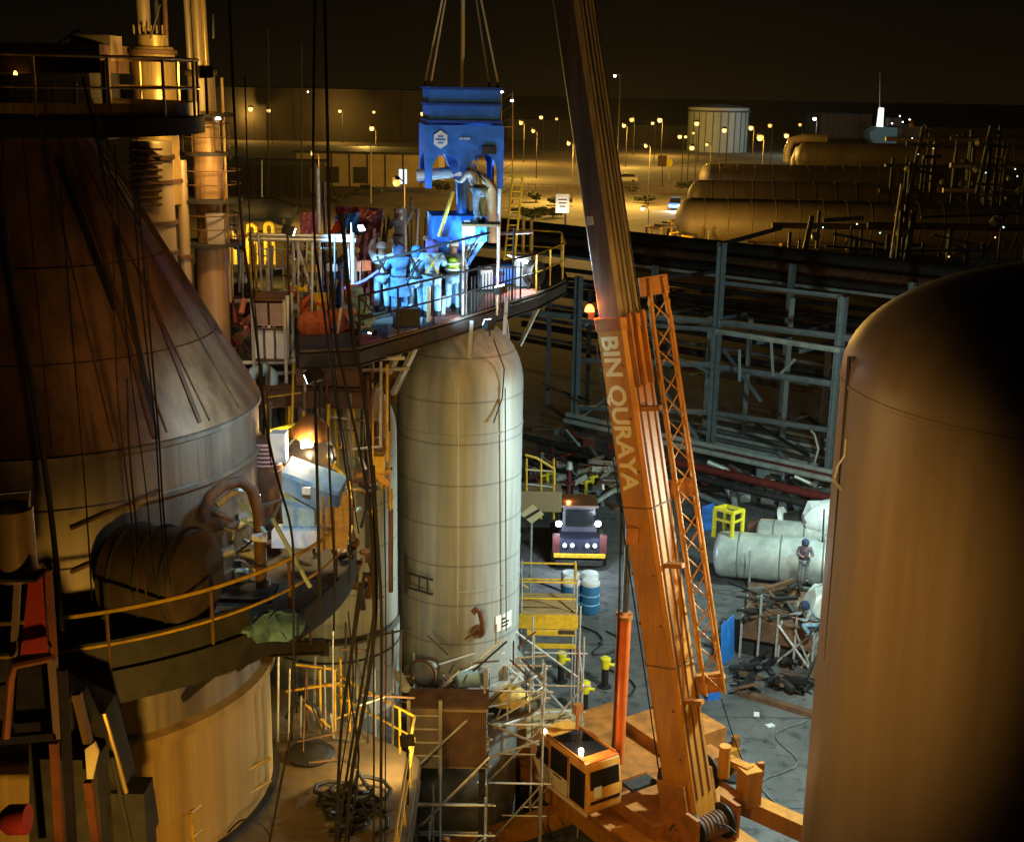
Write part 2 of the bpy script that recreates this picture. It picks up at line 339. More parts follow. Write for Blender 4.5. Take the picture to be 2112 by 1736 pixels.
MB().tube(q_, .085, 12).build('gooseneck_pipe', M_RUST, t)
MB().lathe([(.0, -.04), (.2, -.04), (.2, .04), (0, .04)], p + nrm * .06, 20, axis=nrm).build('nozzle_flange', M_RUST, t)
p = on_tank(1040, 1282, MX, MY, MR + .012); nrm = Vector((p.x - MX, p.y - MY, 0)).normalized(); az = math.degrees(math.atan2(nrm.y, nrm.x))
pl = MB().lathe([(MR + .012, p.z - .22), (MR + .02, p.z - .22), (MR + .02, p.z + .26), (MR + .012, p.z + .26)], (MX, MY, 0), 8, az - 11, az + 11).build('name_plate', M_WHITE, t)
for k, (w_, z_) in enumerate(((.18, .12), (.3, 0), (.26, -.1))):
    q0 = p + Vector((-nrm.y, nrm.x, 0)) * -.12 + nrm * .02
    MB().beam(q0 + Vector((0, 0, z_)), q0 + Vector((-nrm.y, nrm.x, 0)) * w_ + Vector((0, 0, z_)), .012, .05).build('printed_line', M_DARK, pl)
# ladder bracket stubs
b = MB(); A = on_tank(836, 1180, MX, MY, MR + .35); B_ = on_tank(893, 1196, MX, MY, MR + .28)
for dz in (0, -.42): b.beam(A + Vector((0, 0, dz)), B_ + Vector((0, 0, dz)), .05, .05)
for f in (.15, .5, .8): b.beam(A.lerp(B_, f), A.lerp(B_, f) - Vector((0, 0, .42)), .04)
b.beam(A - Vector((0, 0, .6)), A + Vector((0, 0, .4)), .09)
b.build('bracket', M_DARK, t)
for u, v in ((912, 690), (968, 740), (1040, 690)):                     # lifting lugs / conduit on the dome
    p = on_tank(u, v, MX, MY, MR * .93); MB().beam(p, p + Vector((0.05, 0.1, 1.0)), .1, .03).build('lug', M_STEELTANK, t)
MB().tube([on_tank(1018, 700, MX, MY, MR + .02), on_tank(1040, 760, MX, MY, MR + .03), on_tank(1036, 820, MX, MY, MR + .05), on_tank(1018, 872, MX, MY, MR + .08)], .02, 6).build('hanging_hose', M_BLACK, t)
MB().tube([on_tank(1042, 800, MX, MY, MR + .1), on_tank(1044, 1300, MX, MY, MR + .1)], .018, 6).build('conduit', M_DARK, t)
MB().tube([on_tank(946, 800, MX, MY, MR + .06), on_tank(944, 1285, MX, MY, MR + .06)], .012, 6).build('conduit', M_GALV, t)
# --- the second tank
NX, NY, NR = -4.75, 32.2, 1.74
t = thing('reactor_tank', 'grey domed tank half hidden behind the floodlight, left of the middle tank', 'tank', (NX, NY, 0), 'domed grey reactor tanks')
MB().lathe([(NR, 8.05)] + dome(NR, 13.1, 1.75), (NX, NY, 0), 64).build('shell', M_STEELTANK, t)
MB().lathe([(NR - .12, 7.86), (NR - .12, 8.05)], (NX, NY, 0), 48).build('gap_ring', M_DARK, t)
MB().lathe([(NR - .1, 4.0), (NR + .03, 4.0), (NR + .05, 7.4), (NR + .05, 7.86), (NR - .1, 7.86)], (NX, NY, 0), 64).build('skirt', M_STEELTANK, t)
MB().lathe([(NR + .052, 7.36), (NR + .066, 7.36), (NR + .066, 7.42), (NR + .052, 7.42)], (NX, NY, 0), 48).build('seam_band', M_DARK, t)
p = on_tank(790, 1440, NX, NY, NR + .05); az = math.degrees(math.atan2(p.y - NY, p.x - NX))
MB().lathe([(NR + .055, p.z - .35), (NR + .075, p.z - .35), (NR + .075, p.z + .1), (NR + .055, p.z + .1)], (NX, NY, 0), 10, az - 32, az + 14).build('name_plate', M_WHITE, t)
MB().tube([on_tank(655, 770, NX, NY, NR + .03), on_tank(655, 1000, NX, NY, NR + .03)], .04, 8).build('conduit', M_GALV, t)
MB().lathe([(NR - .1, 0.0), (NR - .1, 4.0)], (NX, NY, 0), 32).build('pedestal', M_PIPEG, t)
# --- the big right tank
t = thing('storage_tank', 'huge brown domed tank filling the right edge, lit orange on one side', 'tank', (9.55, 20.6, 0))
MB().lathe([(4.02, 0.0)] + dome(4.02, 17.35, 2.0, 22), (9.55, 20.6, 0), 110).build('shell', M_BROWN, t)
MB().lathe([(4.022, 17.2), (4.035, 17.21), (4.035, 17.27), (4.022, 17.28)], (9.55, 20.6, 0), 110).build('weld_band', M_BROWN, t)
b = MB(); e = []
for k in range(5): 
    p = P(1772 - k * 3, 740 + k * 20, 19.8); e.append(p)
for u0 in (1752, 1762): b.tube([P(u0, 735, 20.6), P(u0 - 20, 1000, 20.6), P(u0 - 78, 1728, 20.6)], .035, 6)
b.build('conduit', M_DARK, t)
b = MB().tube([P(1745, 905, 20.4), P(1742, 940, 20.4), P(1728, 960, 20.4), P(1722, 985, 20.4)], .02, 6).tube([P(1716, 985, 20.4), P(1735, 1010, 20.4)], .03, 6); b.build('cable_end', M_GALV, t)
# --- the cone-topped tank on the left
CX, CY, CR = -9.1, 24.0, 4.1
t = thing('cone_roofed_tank', 'wide old tank with a rusty steep cone roof and dark strips for shadows at left', 'tank', (CX, CY, 0))
MB().lathe([(CR, 10.55), (CR, 15.9)], (CX, CY, 0), 90).build('shell', M_CLAD, t)
MB().lathe([(CR + .04, 15.93), (1.25, 20.9), (1.25, 21.3)], (CX, CY, 0), 90).build('cone', M_CONE, t)
for z in (15.86, 14.95, 13.9):
    MB().lathe([(CR + .003, z - .05), (CR + .06, z - .04), (CR + .06, z + .04), (CR + .003, z + .05)], (CX, CY, 0), 90).build('seam_band', M_CLAD, t)
def cone_pt(u, v, off=0.0):        # where a pixel's ray meets the cone
    rr = ray(u, v); best = None
    for i in range(1200):
        k = 14 + i * 0.012; p = Vector((0, 0, H)) + rr * k; r_ = CR - (p.z - 15.93) * (CR - 1.25) / 4.97 + off
        if 15.93 <= p.z <= 21 and math.hypot(p.x - CX, p.y - CY) <= r_: return p
    return None
for (u0, v0, u1, v1, w_) in ((236, 470, 322, 905, .10), (290, 560, 412, 872, .08), (120, 330, 240, 640, .12), (150, 300, 318, 900, .08), (285, 420, 455, 690, .07), (300, 400, 500, 740, .05)):  # dark strips modelled where shadow streaks cross the cone
    pts = [cone_pt(u0 + (u1 - u0) * k / 14, v0 + (v1 - v0) * k / 14, .05) for k in range(15)]
    pts = [p for p in pts if p is not None]
    if len(pts) > 2:
        b = MB()
        for a, c in zip(pts, pts[1:]): b.beam(a, c, w_, .05)
        b.build('shade_strip', M_RUST if w_ < .1 else M_DARK, t)
MB().lathe([(CR + .05, 7.4), (CR + .05, 10.3), (CR + .18, 10.32), (CR + .18, 10.5), (CR - .02, 10.55)], (CX, CY, 0), 90).build('lower_shell', mat('lower_shell_paint', (0.52, 0.34, 0.12), 0.42, 0.25, 0.25, 1.1, (2.0, 2.0, 0.10), dirt=(0.17, 0.1, 0.04), drip=0.12, dirt_amt=0.75), t)
MB().lathe([(CR - .25, 0.0), (CR - .25, 7.4)], (CX, CY, 0), 48).build('skirt', M_PIPEG, t)
MB().lathe([(CR + .052, 7.62), (CR + .2, 7.62), (CR + .2, 7.72), (CR + .052, 7.72)], (CX, CY, 0), 90).build('base_ring', M_DARK, t)
b = MB()
for a in range(-110, 60, 14):
    c_, s_ = math.cos(R(a)), math.sin(R(a)); b.beam((CX + c_ * (CR - .02), CY + s_ * (CR - .02), 16.04), (CX + c_ * 1.32, CY + s_ * 1.32, 20.85), .025, .03)
for z in (17.3, 18.8): r_ = CR - (z - 15.93) * (CR - 1.25) / 4.97; b.lathe([(r_ + .03, z - .012), (r_ + .06, z), (r_ + .03, z + .012)], (CX, CY, 0), 90)
b.build('plate_seam', M_RUST, t)
# dark strips standing in for curved shadows on the shell, left part
for (u0, v0, u1, v1, w_) in ((145, 1090, 330, 1010, .05), (145, 1180, 345, 1090, .06)):
    b = MB(); pts = [on_tank(u0 + (u1 - u0) * k / 10, v0 + (v1 - v0) * k / 10, CX, CY, CR + .06) for k in range(11)]
    for a, c in zip(pts, pts[1:]): b.beam(a, c, .06, w_)
    b.build('shade_strip', M_RUST, t)
# ================================================================ PLATFORM ROUND THE CONE TANK
PZ, PR = 12.7, 5.95
t = thing('ring_platform', 'curved walkway platform with yellow handrail round the cone roofed tank', 'platform', (CX, CY, 0))
MB().lathe([(CR + .03, PZ - .12), (PR, PZ - .12), (PR, PZ), (CR + .03, PZ), (CR + .03, PZ - .12)], (CX, CY, 0), 72, -130, 80, smooth=False).build('deck', M_GRATE, t)
MB().lathe([(PR + .001, PZ - .45), (PR + .05, PZ - .45), (PR + .05, PZ + .12), (PR + .001, PZ + .12), (PR + .001, PZ - .45)], (CX, CY, 0), 72, -130, 80, smooth=False).build('toe_plate', M_DARK, t)
for a in range(-120, 80, 20):
    c, s_ = math.cos(R(a)), math.sin(R(a)); o = Vector((CX, CY, 0)); d_ = Vector((c, s_, 0))
    b = MB().ibeam(o + d_ * (CR + .04) + Vector((0, 0, PZ - .26)), o + d_ * (PR - .02) + Vector((0, 0, PZ - .26)), .14, .26, .03)
    b.beam(o + d_ * (CR + .06) + Vector((0, 0, PZ - 1.7)), o + d_ * (PR - .3) + Vector((0, 0, PZ - .4)), .1)
    b.build('bracket', M_DARK, t)
MB().lathe([(PR - .06, PZ + .14), (PR - .03, PZ + .14), (PR - .03, PZ + .62), (PR - .06, PZ + .62), (PR - .06, PZ + .14)], (CX, CY, 0), 40, -120, -38, smooth=False).build('screen_panel', M_DARK, t)
railing(t, arc((CX, CY), PR - .02, -130, 60, PZ, 60), 1.12, M_YEL, 1.75, .034, (.5,), M_RUST)
# ================================================================ LOWER DECK
t = thing('lower_platform', 'low yellow railed deck at the foot of the cone roofed tank', 'platform', (-5, 21, 0))
DZ = 7.6
MB().prism([(-9, 12), (-2.2, 12), (-1.9, 19), (-1.9, 25.3), (-6, 29), (-9, 29)], DZ - .1, DZ).build('deck', mat('deck_plate', (0.22, 0.16, 0.085), 0.6, 0.25, 0.4, 1.2, bump=0.2, dirt=(0.12, 0.08, 0.04)), t)
MB().ibeam((-1.96, 12.2, DZ - .3), (-1.96, 25.2, DZ - .3), .2, .36, .03).ibeam((-2.1, 25.2, DZ - .3), (-5.9, 28.9, DZ - .3), .2, .36, .03).build('edge_beam', M_RUST, t)
for x, y in ((-2.1, 25), (-2.1, 18.5), (-4.4, 27.2), (-2.4, 12.3)): MB().ibeam((x, y, 0), (x, y, DZ - .5), .26, .26, .03).build('column', M_RUST, t)
railing(t, [G(400, 1780, DZ), G(475, 1710, DZ), G(560, 1660, DZ)] , 1.08, M_YEL, 1.2, .036)
railing(t, [Vector((-2.0, 18.2, DZ)), Vector((-2.0, 25.2, DZ)), Vector((-4.0, 27.2, DZ))], 1.08, M_YEL, 1.5, .03)
# ================================================================ CRANE
KA = Vector((5.05, 31.4, 2.9)); KT = Vector((-1.40, 34.5, 39.2)); KD = (KT - KA).normalized(); KL = (KT - KA).length
def kx(s): return KA + KD * s
hz = Vector((KD.x, KD.y, 0)).normalized()
side0 = Vector((0, 0, 1)).cross(hz).normalized()            # luffing plane normal
if side0.y > 0: side0 = -side0                              # the side turned to the camera
top0 = side0.cross(KD).normalized()
if top0.dot(Vector((1, 0, 0))) < 0: top0 = -top0            # rope side, to the right
tw = R(17); KS = (side0 * math.cos(tw) - top0 * math.sin(tw)).normalized(); KU = (top0 * math.cos(tw) + side0 * math.sin(tw)).normalized()
crane = thing('mobile_crane', 'orange mobile crane with raised telescopic boom lifting the blue hopper', 'crane', (5.0, 31.4, 0))
def boombox(s0, s1, w0, h0, w1, h1, off=0.0, cham=.22):
    vs = []
    for s_, w, h in ((s0, w0, h0), (s1, w1, h1)):
        x, y = w / 2, h / 2; c = cham * min(w, h)
        for i, j in ((-x + c, -y), (x - c, -y), (x, -y + c), (x, y - c * .4), (x - c * .4, y), (-x + c * .4, y), (-x, y - c * .4), (-x, -y + c)):
            vs.append(kx(s_) + KS * i + KU * (j + off))
    n = 8; return MB().add(vs, [tuple(range(n)), tuple(range(2 * n - 1, n - 1, -1))] + [(i, (i + 1) % n, n + (i + 1) % n, n + i) for i in range(n)])
LB = 13.6                                                    # length of the orange base section
boom = boombox(-.6, LB, 1.02, 1.12, .98, 1.06).build('boom_base_section', M_CRANE, crane)
boombox(LB - .3, LB + .02, 1.06, 1.14, 1.06, 1.14).build('boom_collar', M_CRANED, boom)
for s_ in (4.2, 8.6): boombox(s_, s_ + .03, 1.06, 1.15, 1.06, 1.15).build('boom_seam', M_RUST, boom)
# stiffening strips along the rope side, sheave guides at the top
for i, j in ((-.28, .56), (.02, .56), (.3, .56)): MB().beam(kx(.4) + KS * i + KU * (j + .015), kx(LB - 1) + KS * i + KU * (j - .02), .035, .03, KU).build('strip', M_RUST, boom)
for i in (-.22, .1, .34): MB().beam(kx(LB - 1.8) + KS * i + KU * .62, kx(LB + .1) + KS * i + KU * .62, .07, .12, KU).build('rope_guide', M_CRANED, boom)
bi = boombox(LB, 24, .82, .88, .8, .86).build('boom_inner_section', M_BOOMIN, crane)
boombox(24, 24.5, .88, .94, .88, .94).build('boom_collar', M_BOOMIN, bi)
boombox(24.5, KL - .6, .66, .72, .6, .66).build('boom_tip_section', M_BOOMIN, crane)
hd = boombox(KL - .6, KL + .5, .8, .9, .7, .6).build('boom_head', M_CRANED, crane)
MB().lathe([(.1, -.12), (.42, -.12), (.36, -.04), (.36, .04), (.42, .12), (.1, .12)], KT, 24, axis=KS).build('sheave', M_DARK, hd)
for i in (-.2, .08, .26): MB().tube([kx(LB - .5) + KS * i + KU * .60, kx(24) + KS * i * .9 + KU * .52, KT + KS * i * .5 + KU * .40], .022, 5).build('rope', M_BLACK, crane)
for s_, j in ((LB + 8.5, .1), (LB + 2.4, -.1)): MB().beam(kx(s_) + KS * .43 + KU * j, kx(s_ + .22) + KS * .43 + KU * j, .012, .2, KU).build('sticker', M_WHITE, bi)
# lettering on the camera-side flank, read downwards
text_mesh('lettering', 'BIN QURAYA', .74, M_LETTER, boom, kx(LB - .42) + KS * .512 + KU * (-.22), -KD, KU, .006, .93, bold=.022)
# red lamp at the top of the base section
lp = kx(LB + .1) + KS * .2 - KU * .72
MB().box(lp, (.16, .16, .2)).build('lamp_bracket', M_CRANED, boom)
MB().lathe(dome(.13, 0, .2, 6), lp + Vector((-.05, -.08, .1)), 12).build('red_lamp', L_RED, boom)
light('lamp_light', lp + Vector((-.1, -.25, .25)), 90, (1, .2, .05), .08, boom)
for s_ in (1.6, 3.0, 5.4, 6.8, 9.6, 11.0, 12.4):
    b = MB()
    for j in (-.44, .44): b.lathe([(0, 0), (.035, 0), (.03, .03), (0, .035)], kx(s_) + KS * .512 + KU * j * .8, 8, axis=KS)
    b.build('bolt_pair', M_RUST, boom)
MB().tube([kx(.5) + KS * .56 - KU * .42, kx(4) + KS * .56 - KU * .40, kx(8) + KS * .545 - KU * .42, kx(LB - .6) + KS * .54 - KU * .40], .022, 6).build('hydraulic_hose', M_BLACK, boom)
MB().box(kx(7.9) + KS * .6 - KU * .1, (.3, .25, .45)).build('hose_reel_box', M_CRANED, boom)
# pivot cheeks and lift cylinder
for i in (-.62, .62): MB().beam(KA + KS * i - KD * 1.0, KA + KS * i + KD * .9, .12, .9, KU).build('pivot_cheek', M_CRANED, crane)
c0, c1 = G(1273, 1570, 3.1), P(1280, 1268, 30.9); c2 = kx(8.15) - KU * .62
c1 = next(c0.lerp(c2, k / 200) for k in range(201) if proj(c0.lerp(c2, k / 200))[1] <= 1266 or k == 200)
lc = MB().tube([c0, c1], .2, 20).build('lift_cylinder', mat('cylinder_red_orange', (0.62, 0.13, 0.02), 0.35, 0, 0.15, 3), crane)
MB().tube([c1 - (c1 - c0).normalized() * .12, c1], .24, 20).build('cylinder_gland', M_CRANED, lc)
MB().tube([c1, c2], .1, 16).build('piston_rod', mat('chrome_rod', (0.75, 0.78, 0.8), 0.14, 1.0, 0.05, 3), lc)
MB().tube([c0 + Vector((-.17, -.25, .2)), c1 + Vector((-.17, -.22, .3)), kx(8.6) - KU * .7 + Vector((-.1, -.2, .2)), kx(10.5) - KU * .66], .035, 6).build('hydraulic_hose', M_BLACK, lc)
# lattice jib stowed along the rope side
jib = thing('jib_root', None, None); bpy.data.objects.remove(jib)
ja, jb = P(1472, 1425, 31.6), P(1352, 575, 33.6); jd = (jb - ja).normalized(); jx = Vector((1, 0, 0)); jx = (jx - jd * jx.dot(jd)).normalized(); jy = jd.cross(jx).normalized()
if jy.y > 0: jy = -jy
JW, JH = .50, .62
cor = [(-JW / 2, -JH / 2), (JW / 2, -JH / 2), (JW / 2, JH / 2), (-JW / 2, JH / 2)]
jl = (jb - ja).length
b = MB()
for i, j in cor: b.tube([ja + jx * i + jy * j, ja + jd * (jl * .9) + jx * i * .95 + jy * j * .9, jb + jx * i * .7 + jy * j * .6], .045, 8)
jib = b.build('lattice_jib', M_CRANE, crane)
n = 17; b = MB()
for k in range(n):
    s0, s1 = jl * .95 * k / n, jl * .95 * (k + 1) / n
    for a in range(4):
        e, g = cor[a], cor[(a + 1) % 4]
        if k % 2: e, g = g, e
        b.tube([ja + jd * s0 + jx * e[0] + jy * e[1], ja + jd * s1 + jx * g[0] + jy * g[1]], .022, 5)
b.build('lacing', M_CRANE, jib)
for s_, d_ in ((.25, .5), (jl * .5, .16), (jl * .985, .6)): MB().beam(ja + jd * s_ + jx * .3, ja + jd * s_ - jx * .45, d_ * .5, .5, jd).build('end_frame', M_CRANED, jib)
MB().box(ja + jx * .1 + jd * .3, (.5, .3, .25)).build('jib_foot', M_CRANED, jib)
for s_ in (3.2, 7.0, 11.2): MB().beam(kx(s_) + KS * .2 + KU * .5, kx(s_) + KU * 1.05 + KS * .1, .18, .12).build('jib_bracket', M_CRANED, boom)
# ---- superstructure: cab axis f (along the windowed side towards the windscreen), r across
f = Vector((.55, -.835, 0)).normalized(); r = Vector((.835, .55, 0)).normalized(); Z = Vector((0, 0, 1))
rot3 = Matrix((f, r, Z)).transposed()
c0 = G(1210, 1683, 2.55)                                    # front bottom corner between windscreen and side
def cb(a, s_, z): return c0 + f * a + r * s_ + Z * z
CL, CWD, CH = 2.85, 1.22, 1.46
prof = [(0, 0), (0.02, .55), (-.16, CH), (-CL + .25, CH + .02), (-CL, CH - .35), (-CL + .05, .55), (-CL + .55, 0)]
vs = [cb(a, 0, z) for a, z in prof] + [cb(a, CWD, z) for a, z in prof]; n = len(prof)
cab = MB().add(vs, [tuple(range(n)), tuple(range(2 * n - 1, n - 1, -1))] + [(i, (i + 1) % n, n + (i + 1) % n, n + i) for i in range(n)]).build('cab', mat('cab_orange_paint', (0.56, 0.25, 0.035), 0.35, 0, 0.25, 2.5, dirt=(0.25, 0.1, 0.03)), crane)
bm_ = bmesh.new(); bm_.from_mesh(cab.data); bmesh.ops.bevel(bm_, geom=[e for e in bm_.edges], offset=.075, segments=3, profile=.5, affect='EDGES')
for f_0 in bm_.faces: f_0.smooth = True
bm_.to_mesh(cab.data); bm_.free(); cab.data.set_sharp_from_angle(angle=R(40))
def quad(name, pts, off, m, par=cab): return MB().sheet(pts, off).build(name, m, par)
q_ = .012
quad('windscreen', [cb(.0 + q_, .1, .3), cb(.0 + q_, CWD - .1, .3), cb(-.10 + q_ * 2, CWD - .12, CH - .2), cb(-.10 + q_ * 2, .12, CH - .2)], f * .012, M_GLASS)
quad('paper_notice', [cb(.042, .2, .5), cb(.042, .46, .5), cb(.02, .46, .82), cb(.02, .2, .82)], f * .006, M_WHITE)
quad('cream_side_panel', [cb(-.85, -.006, .12), cb(-CL + .55, -.006, .12), cb(-CL + .2, -.006, .58), cb(-.85, -.006, .58)], r * .004, M_CREAM)
def sidewin(a0, a1, z0, z1, sk=0.0): quad('side_window', [cb(a0, -q_, z0), cb(a1, -q_, z0), cb(a1, -q_, z1), cb(a0 + sk, -q_, z1)], r * .01, M_GLASS)
sidewin(-.82, -.12, .16, CH - .22, 0); sidewin(-1.76, -.96, .62, CH - .12); sidewin(-2.5, -1.88, .62, CH - .3, .1)
for a in (-.9, -1.83): MB().beam(cb(a, -.012, .1), cb(a, -.012, CH - .05), .02, .03).build('door_seam', M_RUST, cab)
MB().tube([cb(-1.6, -.03, .55), cb(-1.2, -.03, .55)], .02, 6).build('grab_handle', M_DARK, cab)
quad('roof_window', [cb(-.55, .16, CH + .012), cb(-.55, CWD - .14, CH + .012), cb(-1.9, CWD - .14, CH + .022), cb(-1.9, .16, CH + .022)], Z * .012, M_GLASS)
MB().beam(cb(-.3, .06, CH + .05), cb(-2.1, .06, CH + .05), .05).beam(cb(-.3, CWD - .06, CH + .05), cb(-2.1, CWD - .06, CH + .05), .05).build('roof_rail', M_CRANED, cab)
quad('roof_front', [cb(-.17, .04, CH + .006), cb(-.17, CWD - .04, CH + .006), cb(-.5, CWD - .04, CH + .012), cb(-.5, .04, CH + .012)], Z * .014, mat('roof_red_orange', (0.7, 0.13, 0.02), 0.4, 0, 0.15, 3))
MB().beam(cb(.03, .2, .6), cb(.0, .7, .95), .012).build('wiper', M_DARK, cab)
MB().lathe([(.07, 0)] + dome(.07, .06, .07, 5), cb(-.75, .3, CH + .05), 12).build('work_lamp', L_WARM, cab)
light('lamp_light', cb(-.45, .3, CH + .4), 40, (1, .55, .2), .06, cab)
MB().lathe([(.07, 0)] + dome(.07, .04, .06, 5), cb(-2.25, .1, CH + .03), 12).build('work_lamp', L_WHITE, cab)
MB().tube([cb(-1.9, 1.0, CH), cb(-1.9, 1.0, CH + .55)], .05, 8).box(cb(-1.9, 1.0, CH + .68), (.2, .25, .3), rot=rot3).build('camera_post', M_CRANED, cab)
MB().beam(cb(-CL + .4, -.01, .02), cb(.01, -.01, .02), .05, .08).build('sill', M_CREAM, cab)
def ob(a0, a1, s0, s1, z0, z1, name, m, par=crane):          # a block given in cab axes (z absolute)
    o = c0 + f * (a0 + a1) / 2 + r * (s0 + s1) / 2; o.z = (z0 + z1) / 2
    return MB().box(o, (a1 - a0, s1 - s0, z1 - z0), rot=rot3).build(name, m, par)
sup = ob(-4.6, 1.3, 1.35, 4.6, 2.05, 2.45, 'superstructure', M_CRANED)
ob(-4.2, -.6, 1.5, 2.6, 2.46, 2.85, 'engine_cover', M_CRANED, sup)
ob(-3.6, -.2, 4.0, 5.3, 2.2, 2.8, 'winch_cover', M_CRANED, sup)
ob(-.35, .1, 1.5, 2.4, 2.86, 2.96, 'grille', M_DARK, sup)
ob(-5.4, -4.6, .8, 5.0, 1.9, 2.3, 'counterweight', M_CRANED, sup)
w0 = c0 + f * .5 + r * 3.2; w0.z = 3.0
MB().lathe([(0, -.7), (.55, -.7), (.55, -.66), (.36, -.64), (.36, .64), (.55, .66), (.55, .7), (0, .7)], w0, 28, axis=r).build('winch_drum', M_DARK, sup)
for k in range(9): MB().lathe([(.362, -.6 + k * .14), (.39, -.57 + k * .14), (.39, -.51 + k * .14), (.362, -.48 + k * .14)], w0, 24, axis=r).build('rope_coil', M_RUST, sup)
MB().tube([G(1492, 1600, 3.2), G(1492, 1600, 3.2) + Z * .95], .17, 16).build('exhaust_stack', M_CRANE, sup)
MB().tube([G(1150, 1740, 1.4), G(1128, 1700, 2.2)], .03, 6).build('step_rail', M_DARK, sup)
ch = ob(-6.5, 6.5, .9, 3.6, 1.05, 1.75, 'carrier_chassis', M_CRANE)
ob(-6.4, 6.4, .7, 3.8, 1.76, 1.95, 'carrier_deck', M_CRANED, ch)
ob(.2, 3.4, .72, 3.78, 1.96, 2.04, 'deck_plate', M_CRANE, ch)
ob(3.2, 5.2, .3, 1.9, 1.96, 2.3, 'tool_locker', M_CRANE, ch)
for s_ in (1.0, 3.5):
    for a in (-5.2, -3.8, 1.8, 3.2, 4.8):
        o = c0 + f * a + r * s_; o.z = .62
        w = MB().lathe([(.1, -.16), (.62, -.16), (.64, -.1), (.64, .1), (.62, .16), (.1, .16)], o, 28, axis=r).build('wheel', M_BLACK, ch)
        MB().lathe([(0, -.17), (.3, -.165), (.3, .165), (0, .17)], o, 20, axis=r).build('hub', M_CRANED, w)
for a, s1 in ((-2.6, 8.0), (-2.6, -3.0), (4.0, 6.6), (4.0, -2.5)):   # outriggers
    o0 = c0 + f * a + r * 2.2; o1 = c0 + f * a + r * s1
    o0.z = o1.z = .9
    ou = MB().beam(o0, o1, .5, .55).build('outrigger', M_CRANE, ch)
    MB().tube([Vector((o1.x, o1.y, .2)), Vector((o1.x, o1.y, 1.5))], .15, 14).build('jack', M_CRANED, ou)
    MB().lathe([(0, .03), (.45, .03), (.45, .12), (.16, .2), (0, .2)], (o1.x, o1.y, 0), 18).build('foot_pad', M_DARK, ou)
# the beam and post seen at the right of the boom foot
bb = MB().beam(G(1535, 1655, 1.5), G(1672, 1716, 1.3), .5, .55).build('outrigger', M_CRANE, ch)
MB().tube([G(1672, 1716, 1.3) - Z * 1.2, G(1672, 1716, 1.3) + Z * .7], .16, 14).build('jack', M_CRANED, bb)
ub = ob(-2.0, -.9, 4.9, 5.9, 1.6, 3.2, 'upright_block', M_CRANED, sup)
b = MB().box(G(1545, 1620, 2.6), (.55, .5, 1.1), .4).beam(G(1545, 1620, 2.6) + Z * .5, G(1490, 1560, 3.1), .3, .2).build('outrigger_housing', M_CRANE, sup)
MB().box(G(1568, 1585, 3.0), (.2, .14, .42), .3).build('mirror', M_CRANED, sup)
MB().tube([G(1545, 1600, 3.0), G(1568, 1600, 3.0)], .03, 6).build('mirror_arm', M_DARK, sup)
MB().tube(sag(G(1560, 1628, 1.9), P(1488, 1440, 33.0), .2), .018, 5).build('loose_rope', M_BLACK, crane)
for u, v in ((1330, 1500), (1345, 1492)): pass
wd_ = G(1462, 1702, 2.55)
MB().lathe([(0, -.55), (.5, -.55), (.5, -.5), (.3, -.48), (.3, .48), (.5, .5), (.5, .55), (0, .55)], wd_, 26, axis=r).build('hoist_drum', M_BLACK, sup)
for k in range(7): MB().lathe([(.302, -.44 + k * .13), (.34, -.41 + k * .13), (.34, -.36 + k * .13), (.302, -.33 + k * .13)], wd_, 22, axis=r).build('rope_coil', M_RUST, sup)
MB().box(wd_ + r * .75 + Z * .05, (.7, .12, 1.0), rot=rot3).build('drum_bracket', M_CRANED, sup)
MB().box(wd_ - r * .7 + Z * .05, (.7, .12, 1.0), rot=rot3).build('drum_bracket', M_CRANED, sup)
b = MB()
for k in range(6): b.tube(sag(G(1380 + k * 14, 1712, 2.4), G(1440 + k * 16, 1690 + k * 6, 2.6), -.25), .03, 6)
b.build('hose_bundle', M_BLACK, sup)
# ================================================================ HANGING BLUE HOPPER
BY = 34.5
bc = P(950, 250, BY); hop = thing('hanging_hopper', 'bright blue two tier steel hopper hanging from the crane slings', 'hopper', (bc.x, BY, P(950, 380, BY).z))
zt, zm, zb, zl = P(950, 180, BY).z, P(950, 249, BY).z, P(950, 315, BY).z, P(950, 383, BY).z
hw = (P(1028, 300, BY).x - P(870, 300, BY).x) / 2; uw = (P(1024, 210, BY).x - P(879, 210, BY).x) / 2
HR = R(9)
hrot = Matrix.Rotation(HR, 3, 'Z')
def hb(x, y, z): return Vector((bc.x, BY, z)) + hrot @ Vector((x, y, 0))
MB().box(hb(0, 0, (zt + zm) / 2), (2 * uw, 1.9, zt - zm - .06), HR).build('upper_bin', M_BLUE, hop)
b = MB()
for z in (zt - .03, (zt + zm) / 2, zm + .0): 
    for sx, sy, dx, dy in ((0, -.97, 2 * uw + .1, .07), (0, .97, 2 * uw + .1, .07), (-uw - .015, 0, .07, 1.87), (uw + .015, 0, .07, 1.87)):
        b.box(hb(sx, sy, z), (dx, dy, .07), HR)
b.build('rib', mat('hopper_rib_dark_blue', (0.012, 0.05, 0.26), 0.5, 0, 0.2, 3), hop)
